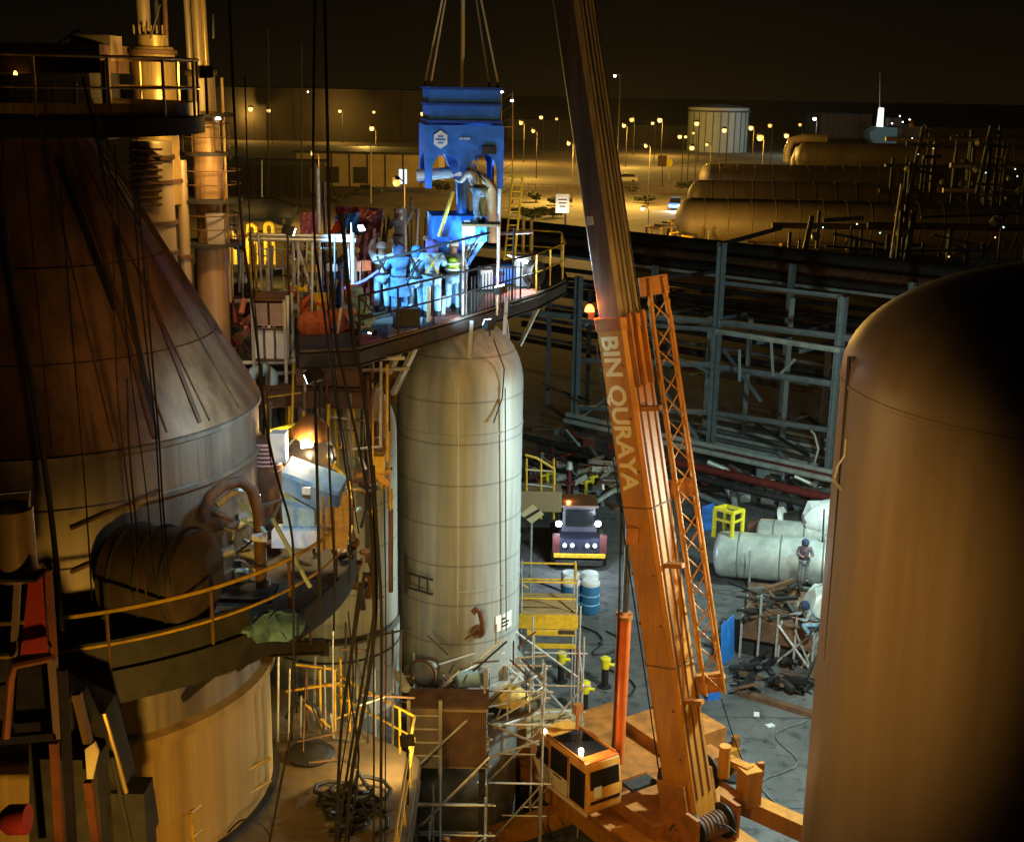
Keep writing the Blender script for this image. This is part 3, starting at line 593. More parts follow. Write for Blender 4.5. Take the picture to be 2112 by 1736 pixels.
# lower bin: front/back/side plates with arched openings
ar = hw / 2 - .17
def arch_face(L2):
    pts = [(-L2, zm - .09), (-L2, zl), (-L2 + .17, zl)]
    w = (L2 - .17 - .12)
    for sgn in (-1, 1):
        cx = -L2 + .17 + w / 2 if sgn < 0 else .12 + w / 2
        pts += [(cx - w / 2 * math.cos(R(a)), zb - .42 + (.42 if True else 0) * math.sin(R(a)) * 1.05) for a in range(0, 181, 15)]
        if sgn < 0: pts += [(-.12, zl + .42), (.12, zl + .42)]
    pts += [(L2 - .17, zl), (L2, zl), (L2, zm - .09)]
    return pts
for y in (-.98, .98):
    MB().sheet([hb(x, y, z) for x, z in arch_face(hw)], hrot @ Vector((0, .06, 0))).build('lower_panel', M_BLUE, hop)
for x in (-hw, hw - .06):
    pts = [(-.90, zm - .09), (-.90, zl), (-.75, zl)] + [(-.75 * math.cos(R(a)), zb - .45 + .5 * math.sin(R(a))) for a in range(0, 181, 15)] + [(.75, zl), (.90, zl), (.90, zm - .09)]
    MB().sheet([hb(x, y, z) for y, z in pts], hrot @ Vector((.06, 0, 0))).build('lower_panel', M_BLUE, hop)
MB().lathe([(.95, 0), (.95, .05), (.2, -1.05 - .0), (.16, -1.05)], hb(0, 0, zb + .35), 4, 45 + math.degrees(HR), 405 + math.degrees(HR), smooth=False).build('funnel', M_BLUE, hop)
hex_ = [hb(-hw * .62 + .2 * math.sin(R(60 * i)), -1.0, zm - .45 + .23 * math.cos(R(60 * i))) for i in range(6)]
em = MB().sheet(hex_, hrot @ Vector((0, -.012, 0))).build('emblem', M_WHITE, hop)
for z_, w_ in ((.08, .14), (0, .25), (-.08, .14)): MB().beam(hb(-hw * .62 - w_ / 2, -1.016, zm - .45 + z_), hb(-hw * .62 + w_ / 2, -1.016, zm - .45 + z_), .01, .04).build('emblem_bar', M_BLUE, em)
for k in range(5): MB().box(hb(-.12 + k * .055, -1.0, zm - .42), (.035, .012, .055), HR).build('printed_mark', M_WHITE, hop)
MB().box(hb(hw * .62, -1.0, zb + .12), (.36, .08, .2), HR).build('latch', M_DARK, hop)
for x in (-uw + .06, uw - .06):
    for y in (-.85, .85): MB().box(hb(x, y, zt + .04), (.06, .16, .2), HR).build('lug', M_DARK, hop)
# slings and hook
hz_ = P(950, -213, BY).z
hook = thing('crane_hook', 'yellow hook block above the hanging blue hopper', 'hook', (bc.x, BY, hz_))
MB().box((bc.x, BY, hz_ + .75), (.5, .35, .9)).build('block', M_YEL, hook)
MB().tube([Vector((bc.x, BY, hz_ + .3))] + [Vector((bc.x + .2 * math.sin(R(a)), BY, hz_ - .02 + .2 * math.cos(R(a)))) for a in range(0, 271, 30)], .05, 8).build('hook', M_DARK, hook)
for k, (x, y, la) in enumerate(((-uw + .06, -.85, 'left front sling leg from the blue hopper to the hook'), (uw - .06, -.85, 'right front sling leg from the blue hopper to the hook'), (-uw + .06, .85, 'left rear sling leg from the blue hopper to the hook'), (uw - .06, .85, 'right rear sling leg from the blue hopper to the hook'))):
    o = MB().tube([hb(x, y, zt + .1), Vector((bc.x, BY, hz_ - .2))], .028, 6).build('lifting_sling', M_CREAM, None); tag(o, la, 'sling', 'slings of the blue hopper')
for k, dx in enumerate((-.12, .12)): tag(MB().tube([Vector((bc.x + dx, BY, hz_ + 1.2)), Vector((KT.x + dx, BY, KT.z - .3))], .02, 5).build('hoist_rope', M_DARK), 'steel hoist rope between the hook block and the boom head', 'rope', 'crane hoist ropes')
tag(MB().tube([hb(.05, 0, zt), Vector((bc.x + .05, BY, hz_ - .3))], .06, 8).build('lifting_sling', M_CREAM), 'thick vertical centre sling above the blue hopper', 'sling', 'slings of the blue hopper')
# chute, blue funnel on the tank
ch_ = thing('loading_chute', 'blue vertical chute pipe and square receiving funnel under the hopper', 'chute', (bc.x, BY, 16.15))
MB().tube([hb(.04, 0, zb - .6), Vector((MX + .05, BY, 18.6))], .17, 16).build('chute_pipe', M_BLUE, ch_)
zf = P(940, 440, BY).z; zg = P(940, 492, BY).z
MB().box((P(942, 460, BY).x, BY, (zf + zg) / 2), (1.45, 1.4, zf - zg), HR).lathe([(.95, zg - .01), (.42, zg - .7), (.3, 16.2)], (P(942, 460, BY).x, BY, 0), 4, 45 + 9, 405 + 9, smooth=False).build('funnel', M_BLUE, ch_)
MB().box(P(968, 470, BY - .85), (.3, .05, .4)).build('white_panel', M_WHITE, ch_)
tag(MB().tube([P(860, 362, BY - .1), P(910, 358, BY - .1), P(952, 354, BY - .1)], .15, 12).build('vent_pipe', M_WHITE), 'pale horizontal vent pipe passing behind the legs of the blue hopper', 'pipe')
el = [P(962, 362, BY + .6)] + [P(975 + 40 * math.sin(R(a)), 410 - 46 * math.cos(R(a)), BY + .6) for a in range(10, 91, 16)] + [P(1019, 470, BY + .6), P(1018, 500, BY + .6)]
tag(MB().tube(el, .17, 12).build('elbow_duct', mat('orange_duct', (0.65, 0.36, 0.14), 0.5, 0, 0.3, 4)), 'orange bent duct hose beside the white clad worker under the hopper', 'duct')
# ================================================================ PEOPLE
def skin_obj(name, V, E, rad, m, parent, loc, rz, root=0, sub=1, extra=None):
    me = bpy.data.meshes.new(name); me.from_pydata([Vector(v) for v in V], E, []); me.update()
    o = bpy.data.objects.new(name, me); COL.objects.link(o)
    md = o.modifiers.new('s', 'SKIN'); md.use_smooth_shade = True
    sv = me.skin_vertices[0].data
    for i, r_ in enumerate(rad): sv[i].radius = (r_, r_) if not isinstance(r_, tuple) else r_
    for i in range(len(V)): sv[i].use_root = (i == root)
    if sub: o.modifiers.new('u', 'SUBSURF').levels = sub
    bpy.context.view_layer.update()
    m2 = bpy.data.meshes.new_from_object(o.evaluated_get(bpy.context.evaluated_depsgraph_get()))
    bpy.data.objects.remove(o); bpy.data.meshes.remove(me)
    bm = bmesh.new(); bm.from_mesh(m2)
    if extra is not None:
        vs = [bm.verts.new(v) for v in extra.v]
        for f in extra.f:
            try: bm.faces.new([vs[i] for i in f]).smooth = True
            except ValueError: pass
    bmesh.ops.recalc_face_normals(bm, faces=bm.faces)
    bm.to_mesh(m2); bm.free()
    m2.materials.clear(); m2.materials.append(m)
    o = bpy.data.objects.new(name, m2); COL.objects.link(o); o.parent = parent
    return o
def person(label, loc, rz, jacket, trousers, helmet=None, vest=None, pose='stand', armL=None, armR=None, lean=0.0, sc=1.0, coat=False, hood=None, turn=0.0):
    t = thing('person', label, 'person', loc); t.rotation_euler = (0, 0, R(rz)); t.scale = (sc * 1.14, sc * 1.14, sc)
    cr_ = pose == 'crouch'
    pel = Vector((0, -.12, .46)) if cr_ else Vector((0, 0, .93))
    la = R(lean if not cr_ else max(lean, 28))
    up = lambda l, x=0.0, y=0.0: pel + Vector((x, math.sin(la) * l + y * math.cos(la), math.cos(la) * l - y * math.sin(la)))
    sp, chest, neck, hd_, top = up(.2), up(.40), up(.55), up(.67, 0, .015), up(.77, 0, .01)
    hips = [Vector((s_ * .095, pel.y, pel.z - .02)) for s_ in (-1, 1)]
    if cr_: kn = [Vector((-.17, .30, .46)), Vector((.15, .12, .12))]; an = [Vector((-.14, .05, .09)), Vector((.13, -.30, .1))]; toe = [Vector((-.15, .22, .045)), Vector((.13, -.22, .04))]
    elif pose == 'step': kn = [Vector((-.11, .16, .52)), Vector((.11, -.02, .5))]; an = [Vector((-.11, .10, .1)), Vector((.11, -.2, .11))]; toe = [Vector((-.12, .28, .045)), Vector((.12, -.03, .045))]
    else: kn = [Vector((s_ * .105, .025, .50)) for s_ in (-1, 1)]; an = [Vector((s_ * .115, -.02, .09)) for s_ in (-1, 1)]; toe = [Vector((s_ * .13, .15, .045)) for s_ in (-1, 1)]
    sh = [up(.47, -.185), up(.47, .185)]
    arms = []
    for s_, a in ((0, armL), (1, armR)):
        sg = -1 if s_ == 0 else 1
        e, w = a if a else ((.07 * sg, -.02, -.28), (.06 * sg, .10, -.52))
        arms.append((sh[s_] + Vector(e), sh[s_] + Vector(w)))
    # body
    V = [pel, sp, chest, neck, hd_, top]; E = [(0, 1), (1, 2), (2, 3), (3, 4), (4, 5)]; rd = [.125, .115, .125, .055, .10, .07]
    ex = MB()
    for s_ in (0, 1):
        k = len(V); V += [hips[s_], kn[s_], an[s_], toe[s_]]; E += [(0, k), (k, k + 1), (k + 1, k + 2), (k + 2, k + 3)]; rd += [.085, .058, .04, .035]
        el, wr = arms[s_]; hdv = (wr - el).normalized(); palm = wr + hdv * .07
        k = len(V); V += [sh[s_], el, wr, palm]; E += [(2, k), (k, k + 1), (k + 1, k + 2), (k + 2, k + 3)]; rd += [.058, .042, .028, .032]
        sx = hdv.cross(Vector((0, 0, 1)));  sx = sx.normalized() if sx.length > .1 else Vector((0, 1, 0))
        cu = hdv.cross(sx)
        for q, ln in zip((-.027, -.009, .009, .027), (.066, .078, .074, .058)):
            a = palm + hdv * .02 + sx * q; ex.tube([a, a + hdv * ln * .55, a + hdv * ln * .85 + cu * .022], .009, 6, .007)
        a = wr + hdv * .035 + sx * -.028; ex.tube([a, a + hdv * .03 - sx * .028, a + hdv * .065 - sx * .03], .0105, 6, .008)
    fw = Vector((math.sin(R(turn)), math.cos(R(turn)), 0)); rx = Vector((fw.y, -fw.x, 0))
    ex.tube([hd_ + fw * .085 + Vector((0, 0, .02)), hd_ + fw * .118 - Vector((0, 0, .015))], .012, 6, .018)
    for s_ in (-1, 1): ex.box(hd_ + rx * s_ * .098, (.02, .035, .055))
    body = skin_obj('body', V, E, rd, M_SKIN, t, None, 0, 0, 1, ex)
    for s_ in (-1, 1): MB().lathe([(0, -.012), (.012, 0), (0, .012)], wloc(t) + hd_ + fw * .092 + rx * s_ * .034 + Vector((0, 0, .025)), 8).build('eye', M_BLACK, body)
    # clothes
    VJ = [pel + Vector((0, 0, .0)), sp, chest, up(.51)]; EJ = [(0, 1), (1, 2), (2, 3)]; rj = [(.155, .155), (.145, .145), (.165, .155), .085]
    for s_ in (0, 1):
        el, wr = arms[s_]; k = len(VJ); VJ += [sh[s_], el, el.lerp(wr, .93)]; EJ += [(2, k), (k, k + 1), (k + 1, k + 2)]; rj += [.082, .064, .05]
    skin_obj('jacket', VJ, EJ, rj, jacket, t, None, 0, 0, 1)
    VT = [pel - Vector((0, 0, .01))]; ET = []; rt = [.148]
    for s_ in (0, 1):
        k = len(VT); VT += [hips[s_] - Vector((0, 0, .05)), kn[s_], an[s_] + Vector((0, 0, .02))]; ET += [(0, k), (k, k + 1), (k + 1, k + 2)]; rt += [.105, .083, .07]
    skin_obj('trousers', VT, ET, rt, trousers, t, None, 0, 0, 1)
    L0 = wloc(t)
    if coat: MB().lathe([(.17, .25), (.175, -.02), (.205, -.22), (.225, -.42), (.2, -.42)], L0 + pel, 20).build('coat_skirt', jacket, t)
    for s_ in (0, 1): MB().tube([L0 + an[s_] + Vector((0, -.03, .06)), L0 + an[s_] + Vector((0, -.02, -.04)), L0 + toe[s_]], .055, 8, .05).build('boot', M_BLACK, t)
    MB().lathe([(.158, -.03), (.176, -.025), (.176, .025), (.158, .03)], L0 + pel + Vector((0, 0, .06)), 18).build('belt', M_DARK, t)
    if not vest and not coat and jacket in (C_PALE, C_BLUE, C_WHITE, C_COVER):
        hs_ = MB()
        for sg in (-1, 1): hs_.tube([L0 + up(.5, .1 * sg, -.12), L0 + up(.34, .02 * sg, -.185), L0 + up(.08, -.11 * sg, -.165)], .018, 6)
        hs_.build('harness', M_YEL if sc > 1.05 else M_DARK, t)
    if vest: 
        VV = [up(.06), up(.22), up(.42), up(.49)]; skin_obj('vest', VV, [(0, 1), (1, 2), (2, 3)], [.18, .178, (.2, .19), (.16, .12)], vest, t, None, 0, 0, 1)
        b = MB(); 
        for l in (.16, .3): b.lathe([(.186, -.02), (.191, 0), (.186, .02)], L0 + up(l), 20)
        b.build('reflective_band', M_WHITE, t)
    ax = up(1) - up(0)
    if helmet: MB().lathe([(.15, -.005), (.125, .0), (.125, .05), (.11, .10), (.075, .135), (0, .15)], L0 + up(.70, 0, .01), 18, axis=ax).build('hard_hat', helmet, t)
    elif hood: MB().lathe([(.09, -.16), (.125, -.08), (.13, .02), (.115, .09), (.07, .13), (0, .14)], L0 + up(.69, 0, -.015), 16, axis=ax).build('hood', hood, t)
    else: MB().lathe([(.112, -.02), (.114, .03), (.095, .08), (.05, .11), (0, .115)], L0 + up(.685, 0, -.012), 16, axis=ax).build('hair', M_BLACK, t)
    return t
cl = lambda n, c: mat('cloth_' + n, c, 0.85, 0, 0.5, 7, bump=0.9)
C_WHITE, C_PALE, C_BLUE, C_NAVY, C_VEST, C_GREY, C_COVER, C_PURPLE = cl('white', (.72, .76, .78)), cl('pale_blue', (.24, .42, .58)), cl('blue', (.06, .19, .42)), cl('navy', (.03, .05, .12)), cl('vest', (.45, .75, .06)), cl('grey', (.24, .27, .29)), cl('coverall', (.14, .10, .13)), cl('purple', (.10, .08, .32))
C_GLOVE = M_WHITE
H_WHITE, H_YEL = mat('hat_white', (.8, .82, .82), .35, 0, .08, 5), mat('hat_yellow', (.7, .5, .05), .35, 0, .08, 5)
# ================================================================ TOP PLATFORM OVER THE TANKS
TZ = 16.1
tp = thing('work_platform', 'crowded steel work platform over the grey tanks where the workers stand', 'platform', (-1.5, 34, TZ))
poly = [G(u, v, TZ) for u, v in ((618, 722), (740, 716), (950, 655), (1108, 606), (1168, 576), (1158, 545), (800, 524), (470, 566), (480, 618), (612, 655))]
MB().prism([(p.x, p.y) for p in poly], TZ - .06, TZ).build('deck', M_GRATE, tp)
fr = [Vector((p.x, p.y, 0)) for p in poly]
b = MB()
for a, c in zip(fr[:6] + [fr[8], fr[9]], fr[1:7] + [fr[9], fr[0]]): b.ibeam(a + Vector((0, 0, TZ - .26)), c + Vector((0, 0, TZ - .26)), .16, .36, .03)
b.build('edge_beam', M_DARK, tp)
def plate(pts, z=TZ + .006, m=M_DECKRED): MB().prism([(G(u, v, z).x, G(u, v, z).y) for u, v in pts], z, z + .014).build('deck_plate', m, tp)
plate([(985, 640), (1105, 606), (1112, 590), (1000, 610)]); plate([(905, 668), (948, 655), (945, 640), (880, 655)]); plate([(745, 712), (790, 700), (775, 685), (735, 695)])
plate([(800, 696), (870, 676), (872, 655), (800, 672)], m=mat('deck_plate_white', (.5, .48, .47), .6, 0, .3, 3)); plate([(620, 690), (700, 690), (710, 660), (630, 655)])
railing(tp, [G(742, 713, TZ), G(950, 653, TZ), G(1106, 605, TZ)], 1.15, M_DARK, 1.6, .03)
railing(tp, [G(1106, 604, TZ), G(1164, 575, TZ), G(1156, 548, TZ), G(1050, 540, TZ)], 1.12, M_YEL, 1.4, .03)
MB().box(G(958, 648, TZ) + Vector((0, 0, .62)), (.12, .12, 1.25)).build('corner_post', M_GALV, tp)
b = MB()                                                     # toe netting of thin upright bars on the right part
for k in range(15): p = G(972, 645, TZ).lerp(G(1062, 618, TZ), k / 14); b.tube([p, p + Vector((0, 0, .95))], .016, 5)
b.build('bar_screen', M_DARK, tp)
for u, v, L in ((1078, 548, 1.6), (1094, 546, 1.5)): MB().tube([G(u, v, TZ), G(u, v, TZ) + Vector((0, 0, L))], .06, 8).build('yellow_post', M_YEL, tp)
for u0, v0, u1, v1, w_ in ((868, 690, 812, 812, .24), (836, 700, 800, 770, .2), (905, 672, 912, 742, .12), (985, 658, 968, 740, .14), (1040, 640, 1046, 700, .14), (1113, 628, 1072, 712, .1), (760, 715, 770, 790, .14)):
    a = G(u0, v0, TZ - .4); MB().beam(a, P(u1, v1, a.y + .35), w_, .1).build('support_strut', M_GALV, tp)
MB().lathe([(.02, -.1), (.85, -.1), (.85, 0), (.2, .3)], P(800, 770, 34.8), 24, axis=(-.55, -.8, .3)).build('support_cone', M_YEL, tp)
# thing: yellow cage ladder leaning on the right
ld = thing('ladder', 'yellow ladder standing upright right of the hopper on the work platform', 'ladder', G(1055, 545, TZ))
a0, a1 = P(1040, 540, 36.2), P(1058, 360, 36.2); o_ = Vector((.28, .1, 0))
MB().tube([a0, a1], .035, 6).build('rail', M_YELB, ld); MB().tube([a0 + o_, a1 + o_], .035, 6).build('rail', M_YELB, ld)
for k in range(13): MB().tube([a0.lerp(a1, (k + .5) / 13), a0.lerp(a1, (k + .5) / 13) + o_], .02, 6).build('rung', M_YELB, ld)
def pxpipe(name, label, cat, pts, Y, r, m, group=None, n=8):
    return tag(MB().tube([P(u, v, Y if not isinstance(Y, (list, tuple)) else Y[i]) for i, (u, v) in enumerate(pts)], r, n).build(name, m), label, cat, group)
# scaffold tubes on the platform
GS = 'scaffold tubes on the work platform'
for lab, pts, Y, m in (
    ('tall upright scaffold tube lit pale blue left of the maroon sheet', [(655, 345), (662, 655)], 32.5, M_GALV),
    ('thin brown upright scaffold tube right of the tallest pale tube', [(668, 375), (676, 640)], 33.0, M_RUST),
    ('upright scaffold tube lit bright cyan beside the maroon sheet', [(727, 480), (732, 700)], 31.0, M_GALV),
    ('slanting pale scaffold brace left of the orange cloths', [(602, 478), (640, 590)], 32.0, M_GALV),
    ('short upright tube at the head of the slanting brace', [(603, 470), (606, 600)], 32.2, M_GALV),
    ('upper of two long level scaffold tubes behind the kneeling worker', [(510, 484), (732, 488)], 31.6, M_GALV),
    ('lower of two long level scaffold tubes behind the kneeling worker', [(512, 493), (734, 496)], 31.6, M_GALV),
    ('thin level tube in front of the workers at chest height', [(770, 540), (1010, 480)], 32.0, M_DARK),
    ('level scaffold tube under the funnel behind the workers', [(880, 490), (1100, 478)], 35.6, M_GALV),
    ('upright scaffold tube right of the elbow duct', [(1031, 378), (1027, 560)], 34.6, M_GALV),
    ('upright brown scaffold tube by the right end of the workers', [(1060, 470), (1056, 620)], 33.8, M_DARK),
    ('thin upright scaffold tube behind the raised arm of a worker', [(834, 430), (836, 520)], 37.0, M_GALV),
    ('thin upright tube left of the blue funnel', [(862, 430), (858, 530)], 37.2, M_GALV),
    ('thin leaning tube crossing in front of the blue funnel', [(905, 488), (935, 395)], 33.6, M_YEL),
    ('short pale tube above the left rack of boxes', [(446, 622), (520, 620)], 30.4, M_WHITE),
    ('level pale tube under the left racks', [(500, 748), (835, 738)], 29.6, M_WHITE),
    ('second level pale tube under the left racks', [(560, 770), (845, 760)], 29.8, M_GALV),
    ('white upright post between the rack and the orange sacks', [(592, 610), (592, 748)], 29.8, M_WHITE),
    ('yellow white post in front of the light blue workers', [(884, 592), (884, 668)], 32.0, M_CREAM),
): pxpipe('scaffold_tube', lab, 'scaffold tube', pts, Y, .05 if m is not M_DARK else .03, m, GS)
# cloths and sheets
def cloth(label, pts, Y, m, name='sheet', dep=.5):
    b = MB(); n = 10; A, B_, C, D = [P(u, v, Y) for u, v in pts]
    vs = []
    for i in range(n + 1):
        for j in range(n + 1):
            p = A.lerp(B_, i / n).lerp(D.lerp(C, i / n), j / n); p.y += math.sin(i * 1.9 + j * .7) * .12 * dep + math.sin(j * 2.3) * .08 * dep; vs.append(p)
    k = n + 1; nn = len(vs); vs += [p + Vector((0, .03, 0)) for p in vs]
    fs = [(i * k + j, (i + 1) * k + j, (i + 1) * k + j + 1, i * k + j + 1) for i in range(n) for j in range(n)]
    fs += [tuple(x + nn for x in reversed(f_)) for f_ in fs]
    bd = [i * k for i in range(k)] + [n * k + j for j in range(1, k)] + [i * k + n for i in range(n - 1, -1, -1)] + [j for j in range(n - 1, 0, -1)]
    fs += [(bd[i], bd[(i + 1) % len(bd)], bd[(i + 1) % len(bd)] + nn, bd[i] + nn) for i in range(len(bd))]
    return tag(b.add(vs, fs, True).build(name, m), label, 'sheet')
cloth('maroon plastic sheet hanging behind the white shirted worker', ((725, 500), (775, 470), (770, 640), (732, 640)), 34.5, M_MAROON)
cloth('pinkish violet sheet hung on the tubes at the left', ((618, 440), (655, 436), (660, 492), (620, 498)), 33.6, mat('violet_sheet', (.45, .16, .30), .6, 0, .3, 5))
cloth('orange triangular sheet behind the upright tubes', ((702, 440), (712, 444), (700, 492), (676, 488)), 34.2, M_ORSHEET)
cloth('orange crumpled sheet on top of the dark heap', ((738, 424), (778, 436), (765, 456), (742, 448)), 36.5, M_ORSHEET)
cloth('blue sheet draped over the tubes at the left', ((690, 446), (740, 438), (738, 478), (706, 470)), 34.8, M_BLUE)
cloth('dark heap cover behind the work platform', ((690, 425), (790, 430), (785, 490), (700, 480)), 37.6, M_MAROON)
cloth('pale blue sheet hanging low at the platform edge', ((736, 640), (768, 630), (764, 676), (740, 682)), 30.4, M_BLUETARP)
cloth('grey white flap hung beside the vest worker', ((945, 490), (1000, 480), (965, 540), (958, 545)), 33.9, C_GREY)
# workers
up_arm = lambda sg: ((.10 * sg, .10, .20), (-.02 * sg, .22, .44))
fwd = lambda sg: ((.07 * sg, .12, -.24), (-.02 * sg, .36, -.18))
person('worker in a white shirt and blue trousers raising both arms', G(788, 642, TZ), 0, C_WHITE, C_PALE, H_WHITE, armL=up_arm(-1), armR=((.12, .05, .08), (.05, .2, .3)), sc=1.03)
person('worker in a long deep blue coat seen from behind', G(824, 652, TZ), 12, C_BLUE, C_BLUE, None, hood=C_NAVY, armL=fwd(-1), armR=fwd(1), coat=True, sc=1.06)
person('worker in pale blue overalls half hidden behind the purple hooded one', G(858, 652, TZ), -14, C_PALE, C_PALE, None, hood=C_BLUE, armL=fwd(-1), armR=up_arm(1), lean=8, sc=1.04)
person('worker in pale blue overalls with a purple hood seen from behind', G(891, 654, TZ), 6, C_PALE, C_PALE, None, hood=C_PURPLE, armL=fwd(-1), armR=fwd(1), lean=5, sc=1.14)
person('worker in a bright green safety vest standing at the railing corner', G(934, 645, TZ), -10, C_PALE, C_PALE, H_WHITE, vest=C_VEST, armL=fwd(-1), armR=fwd(1), sc=1.07)
person('bending worker in blue overalls with a yellow hard hat at left', G(697, 636, TZ), -60, C_BLUE, C_BLUE, H_YEL, lean=35, armL=fwd(-1), armR=fwd(1), sc=1.0)
person('crouching worker in pale blue at the left end of the railing', G(748, 690, TZ), 40, C_PALE, C_PALE, None, hood=C_PALE, pose='crouch', armL=fwd(-1), armR=fwd(1), sc=.95)
person('worker at the back with one white sleeved arm held high', G(818, 600, TZ) + Vector((0, 1.2, .5)), 15, C_GREY, C_GREY, H_WHITE, armR=((.12, .05, .22), (.14, .1, .52)), armL=fwd(-1), sc=1.0)
st = thing('access_stage', 'small raised staging beside the blue funnel', 'staging', P(992, 462, 33.5))
q0 = P(992, 462, 33.5)
MB().box(q0, (1.0, .8, .06)).build('deck', M_PLANK, st)
for dx in (-.45, .45):
    for dy in (-.35, .35): MB().tube([Vector((q0.x + dx, q0.y + dy, TZ)), Vector((q0.x + dx, q0.y + dy, q0.z - .03))], .03, 6).build('leg', M_GALV, st)
person('white clad worker leaning in beside the blue chute under the hopper', q0 + Vector((-.05, -.05, .03)), 55, C_WHITE, C_PALE, H_WHITE, lean=30, armL=fwd(-1), armR=up_arm(1), sc=.95)
# drum and lamp at the right end
d_ = thing('drum', 'pale grey drum under the small white lamp at the right end of the platform', 'drum', G(1076, 588, TZ))
q = wloc(d_); MB().lathe([(0, 0), (.28, 0), (.28, .86), (.25, .9), (0, .9)], q, 24).build('drum_body', M_WHITE, d_)
for z in (.28, .58): MB().lathe([(.281, z - .02), (.30, z), (.281, z + .02)], q, 24).build('hoop', M_GALV, d_)
d2 = thing('hose_reel', 'black round hose reel beside the pale grey drum', 'hose reel', G(1101, 598, TZ))
q = wloc(d2); MB().lathe([(.1, -.16), (.36, -.16), (.36, -.12), (.24, -.1), (.24, .1), (.36, .12), (.36, .16), (.1, .16)], q + Vector((0, 0, .5)), 24, axis=(.8, -.6, 0)).build('reel', M_BLACK, d2)
for dx in (-.2, .2): MB().beam(q + Vector((dx, 0, 0)), q + Vector((0, 0, .5)), .05).build('leg', M_DARK, d2)
lm = thing('tube_lamp', 'slim white lamp on an arm above the pale drum', 'lamp', P(1068, 534, 37.5))
MB().tube([P(1046, 526, 37.2), P(1078, 537, 37.2)], .03, 6).build('arm', M_WHITE, lm)
MB().beam(P(1068, 534, 37.2), P(1088, 541, 37.2), .1, .08).build('lens', L_COOL, lm)
light('lamp_light', P(1084, 543, 36.9), 160, (.8, .95, 1), .1, lm)
# odds and ends on the deck
def crate(label, u, v, d, m, name='crate', z=TZ, rz=.3):
    c = G(u, v, z); o = thing(name, label, name.replace('_', ' '), c)
    MB().box(c + Vector((0, 0, d[2] / 2 + .04)), (d[0], d[1], d[2] - .08), rz).build('box_body', m, o)
    m3 = Matrix.Rotation(rz, 3, 'Z')
    for zz in (.03, d[2] - .03):
        b = MB()
        for sx, sy, dx, dy in ((0, -d[1] / 2 - .015, d[0] + .06, .03), (0, d[1] / 2 + .015, d[0] + .06, .03), (-d[0] / 2 - .015, 0, .03, d[1]), (d[0] / 2 + .015, 0, .03, d[1])):
            b.box(c + m3 @ Vector((sx, sy, zz)), (dx, dy, .06), rz)
        b.build('rim', M_DARK, o)
    return o
crate('dark tool box at the feet of the deep blue coated worker', 838, 676, (.6, .4, .5), M_DARK, 'tool_box')
crate('dark red case between the purple hooded and the vest worker', 914, 628, (.35, .3, .7), M_REDP, 'case')
crate('purple crate behind the bar screen at the right', 1010, 592, (.7, .5, .45), C_PURPLE)
crate('blue crate behind the bar screen beside the purple one', 1040, 588, (.5, .5, .6), M_BLUE)
crate('white bucket box behind the bar screen', 1000, 600, (.35, .35, .7), M_WHITE)
for k, (u, v) in enumerate(((638, 688), (662, 686), (690, 682), (716, 676))):
    c = G(u, v, TZ); lab = ('leftmost orange sack on the left deck behind the cables', 'orange sack second from the white post', 'orange sack second from the platform edge', 'orange sack nearest the crouching worker')[k]
    tag(MB().lathe([(0, 0), (.24, .01), (.30, .15), (.27, .36), (.14, .5), (.05, .54), (0, .54)], c, 14).build('sack', mat('sack_orange', (.5, .13, .05), .85, 0, .45, 9, bump=.8)), lab, 'sack', 'orange sacks on the left deck')
tag(MB().lathe([(0, 0), (.3, .01), (.36, .2), (.3, .45), (.12, .6), (0, .62)], G(648, 655, TZ), 14).build('sack', M_ORSHEET), 'large bright orange sack standing behind the row of sacks', 'sack')
# the racks at left of the platform (a lower stage in front)
rk = thing('equipment_rack', 'rusty steel rack of boxes left of the white post', 'rack', P(555, 740, 29.6))
za, ze = P(555, 735, 29.6).z, P(555, 615, 29.6).z
x0, x1 = P(526, 700, 29.6).x, P(592, 700, 29.6).x
for x in (x0, x1):
    for y in (29.4, 30.4): MB().beam((x, y, za - .6), (x, y, ze), .07).build('upright', M_GALV, rk)
for z in (za - .05, (za + ze) / 2, ze): MB().box(((x0 + x1) / 2, 29.9, z), (x1 - x0 - .08, 1.08, .05)).build('shelf', M_RUST, rk)
for k in range(3):
    x = x0 + (x1 - x0) * (k + .5) / 3
    o = MB().box((x, 29.75, za + .38), ((x1 - x0) / 3 - .06, .7, .78)).build('locker', M_WHITE); tag(o, ('white locker at the left of the lower shelf', 'white locker in the middle of the lower shelf', 'grey white locker at the right of the lower shelf')[k], 'locker', 'white lockers on the rack')
for k in range(2):
    x = x0 + (x1 - x0) * (k + .5) / 2
    o = MB().box((x, 29.75, (za + ze) / 2 + .32), ((x1 - x0) / 2 - .06, .7, .58)).build('carton', mat('carton_mauve', (.35, .26, .27), .8, 0, .2, 5)); tag(o, ('mauve carton at the left of the upper shelf', 'mauve carton at the right of the upper shelf')[k], 'carton', 'cartons on the rack')
lo = thing('lower_stage', 'rusty lower staging in front of the work platform at left', 'platform', (-5, 29, za))
MB().prism([(x0 - 1.3, 29.0), (x1 + 2.1, 29.0), (x1 + 2.1, 31.5), (x0 - 1.3, 31.5)], za - .75, za - .62).build('deck', M_RUST, lo)
MB().ibeam((x0 - 1.3, 28.93, za - .85), (x1 + 2.1, 28.93, za - .85), .14, .4, .03).build('edge_beam', M_RUST, lo)
for x in (x0 - 1.1, x1 + 1.9): MB().beam((x, 29.3, za - 5), (x, 29.3, za - .8), .16).build('leg', M_DARK, lo)
MB().box((x1 + 1.0, 29.5, za - .3), (1.5, .6, .6)).build('steel_box', M_RUST, lo)
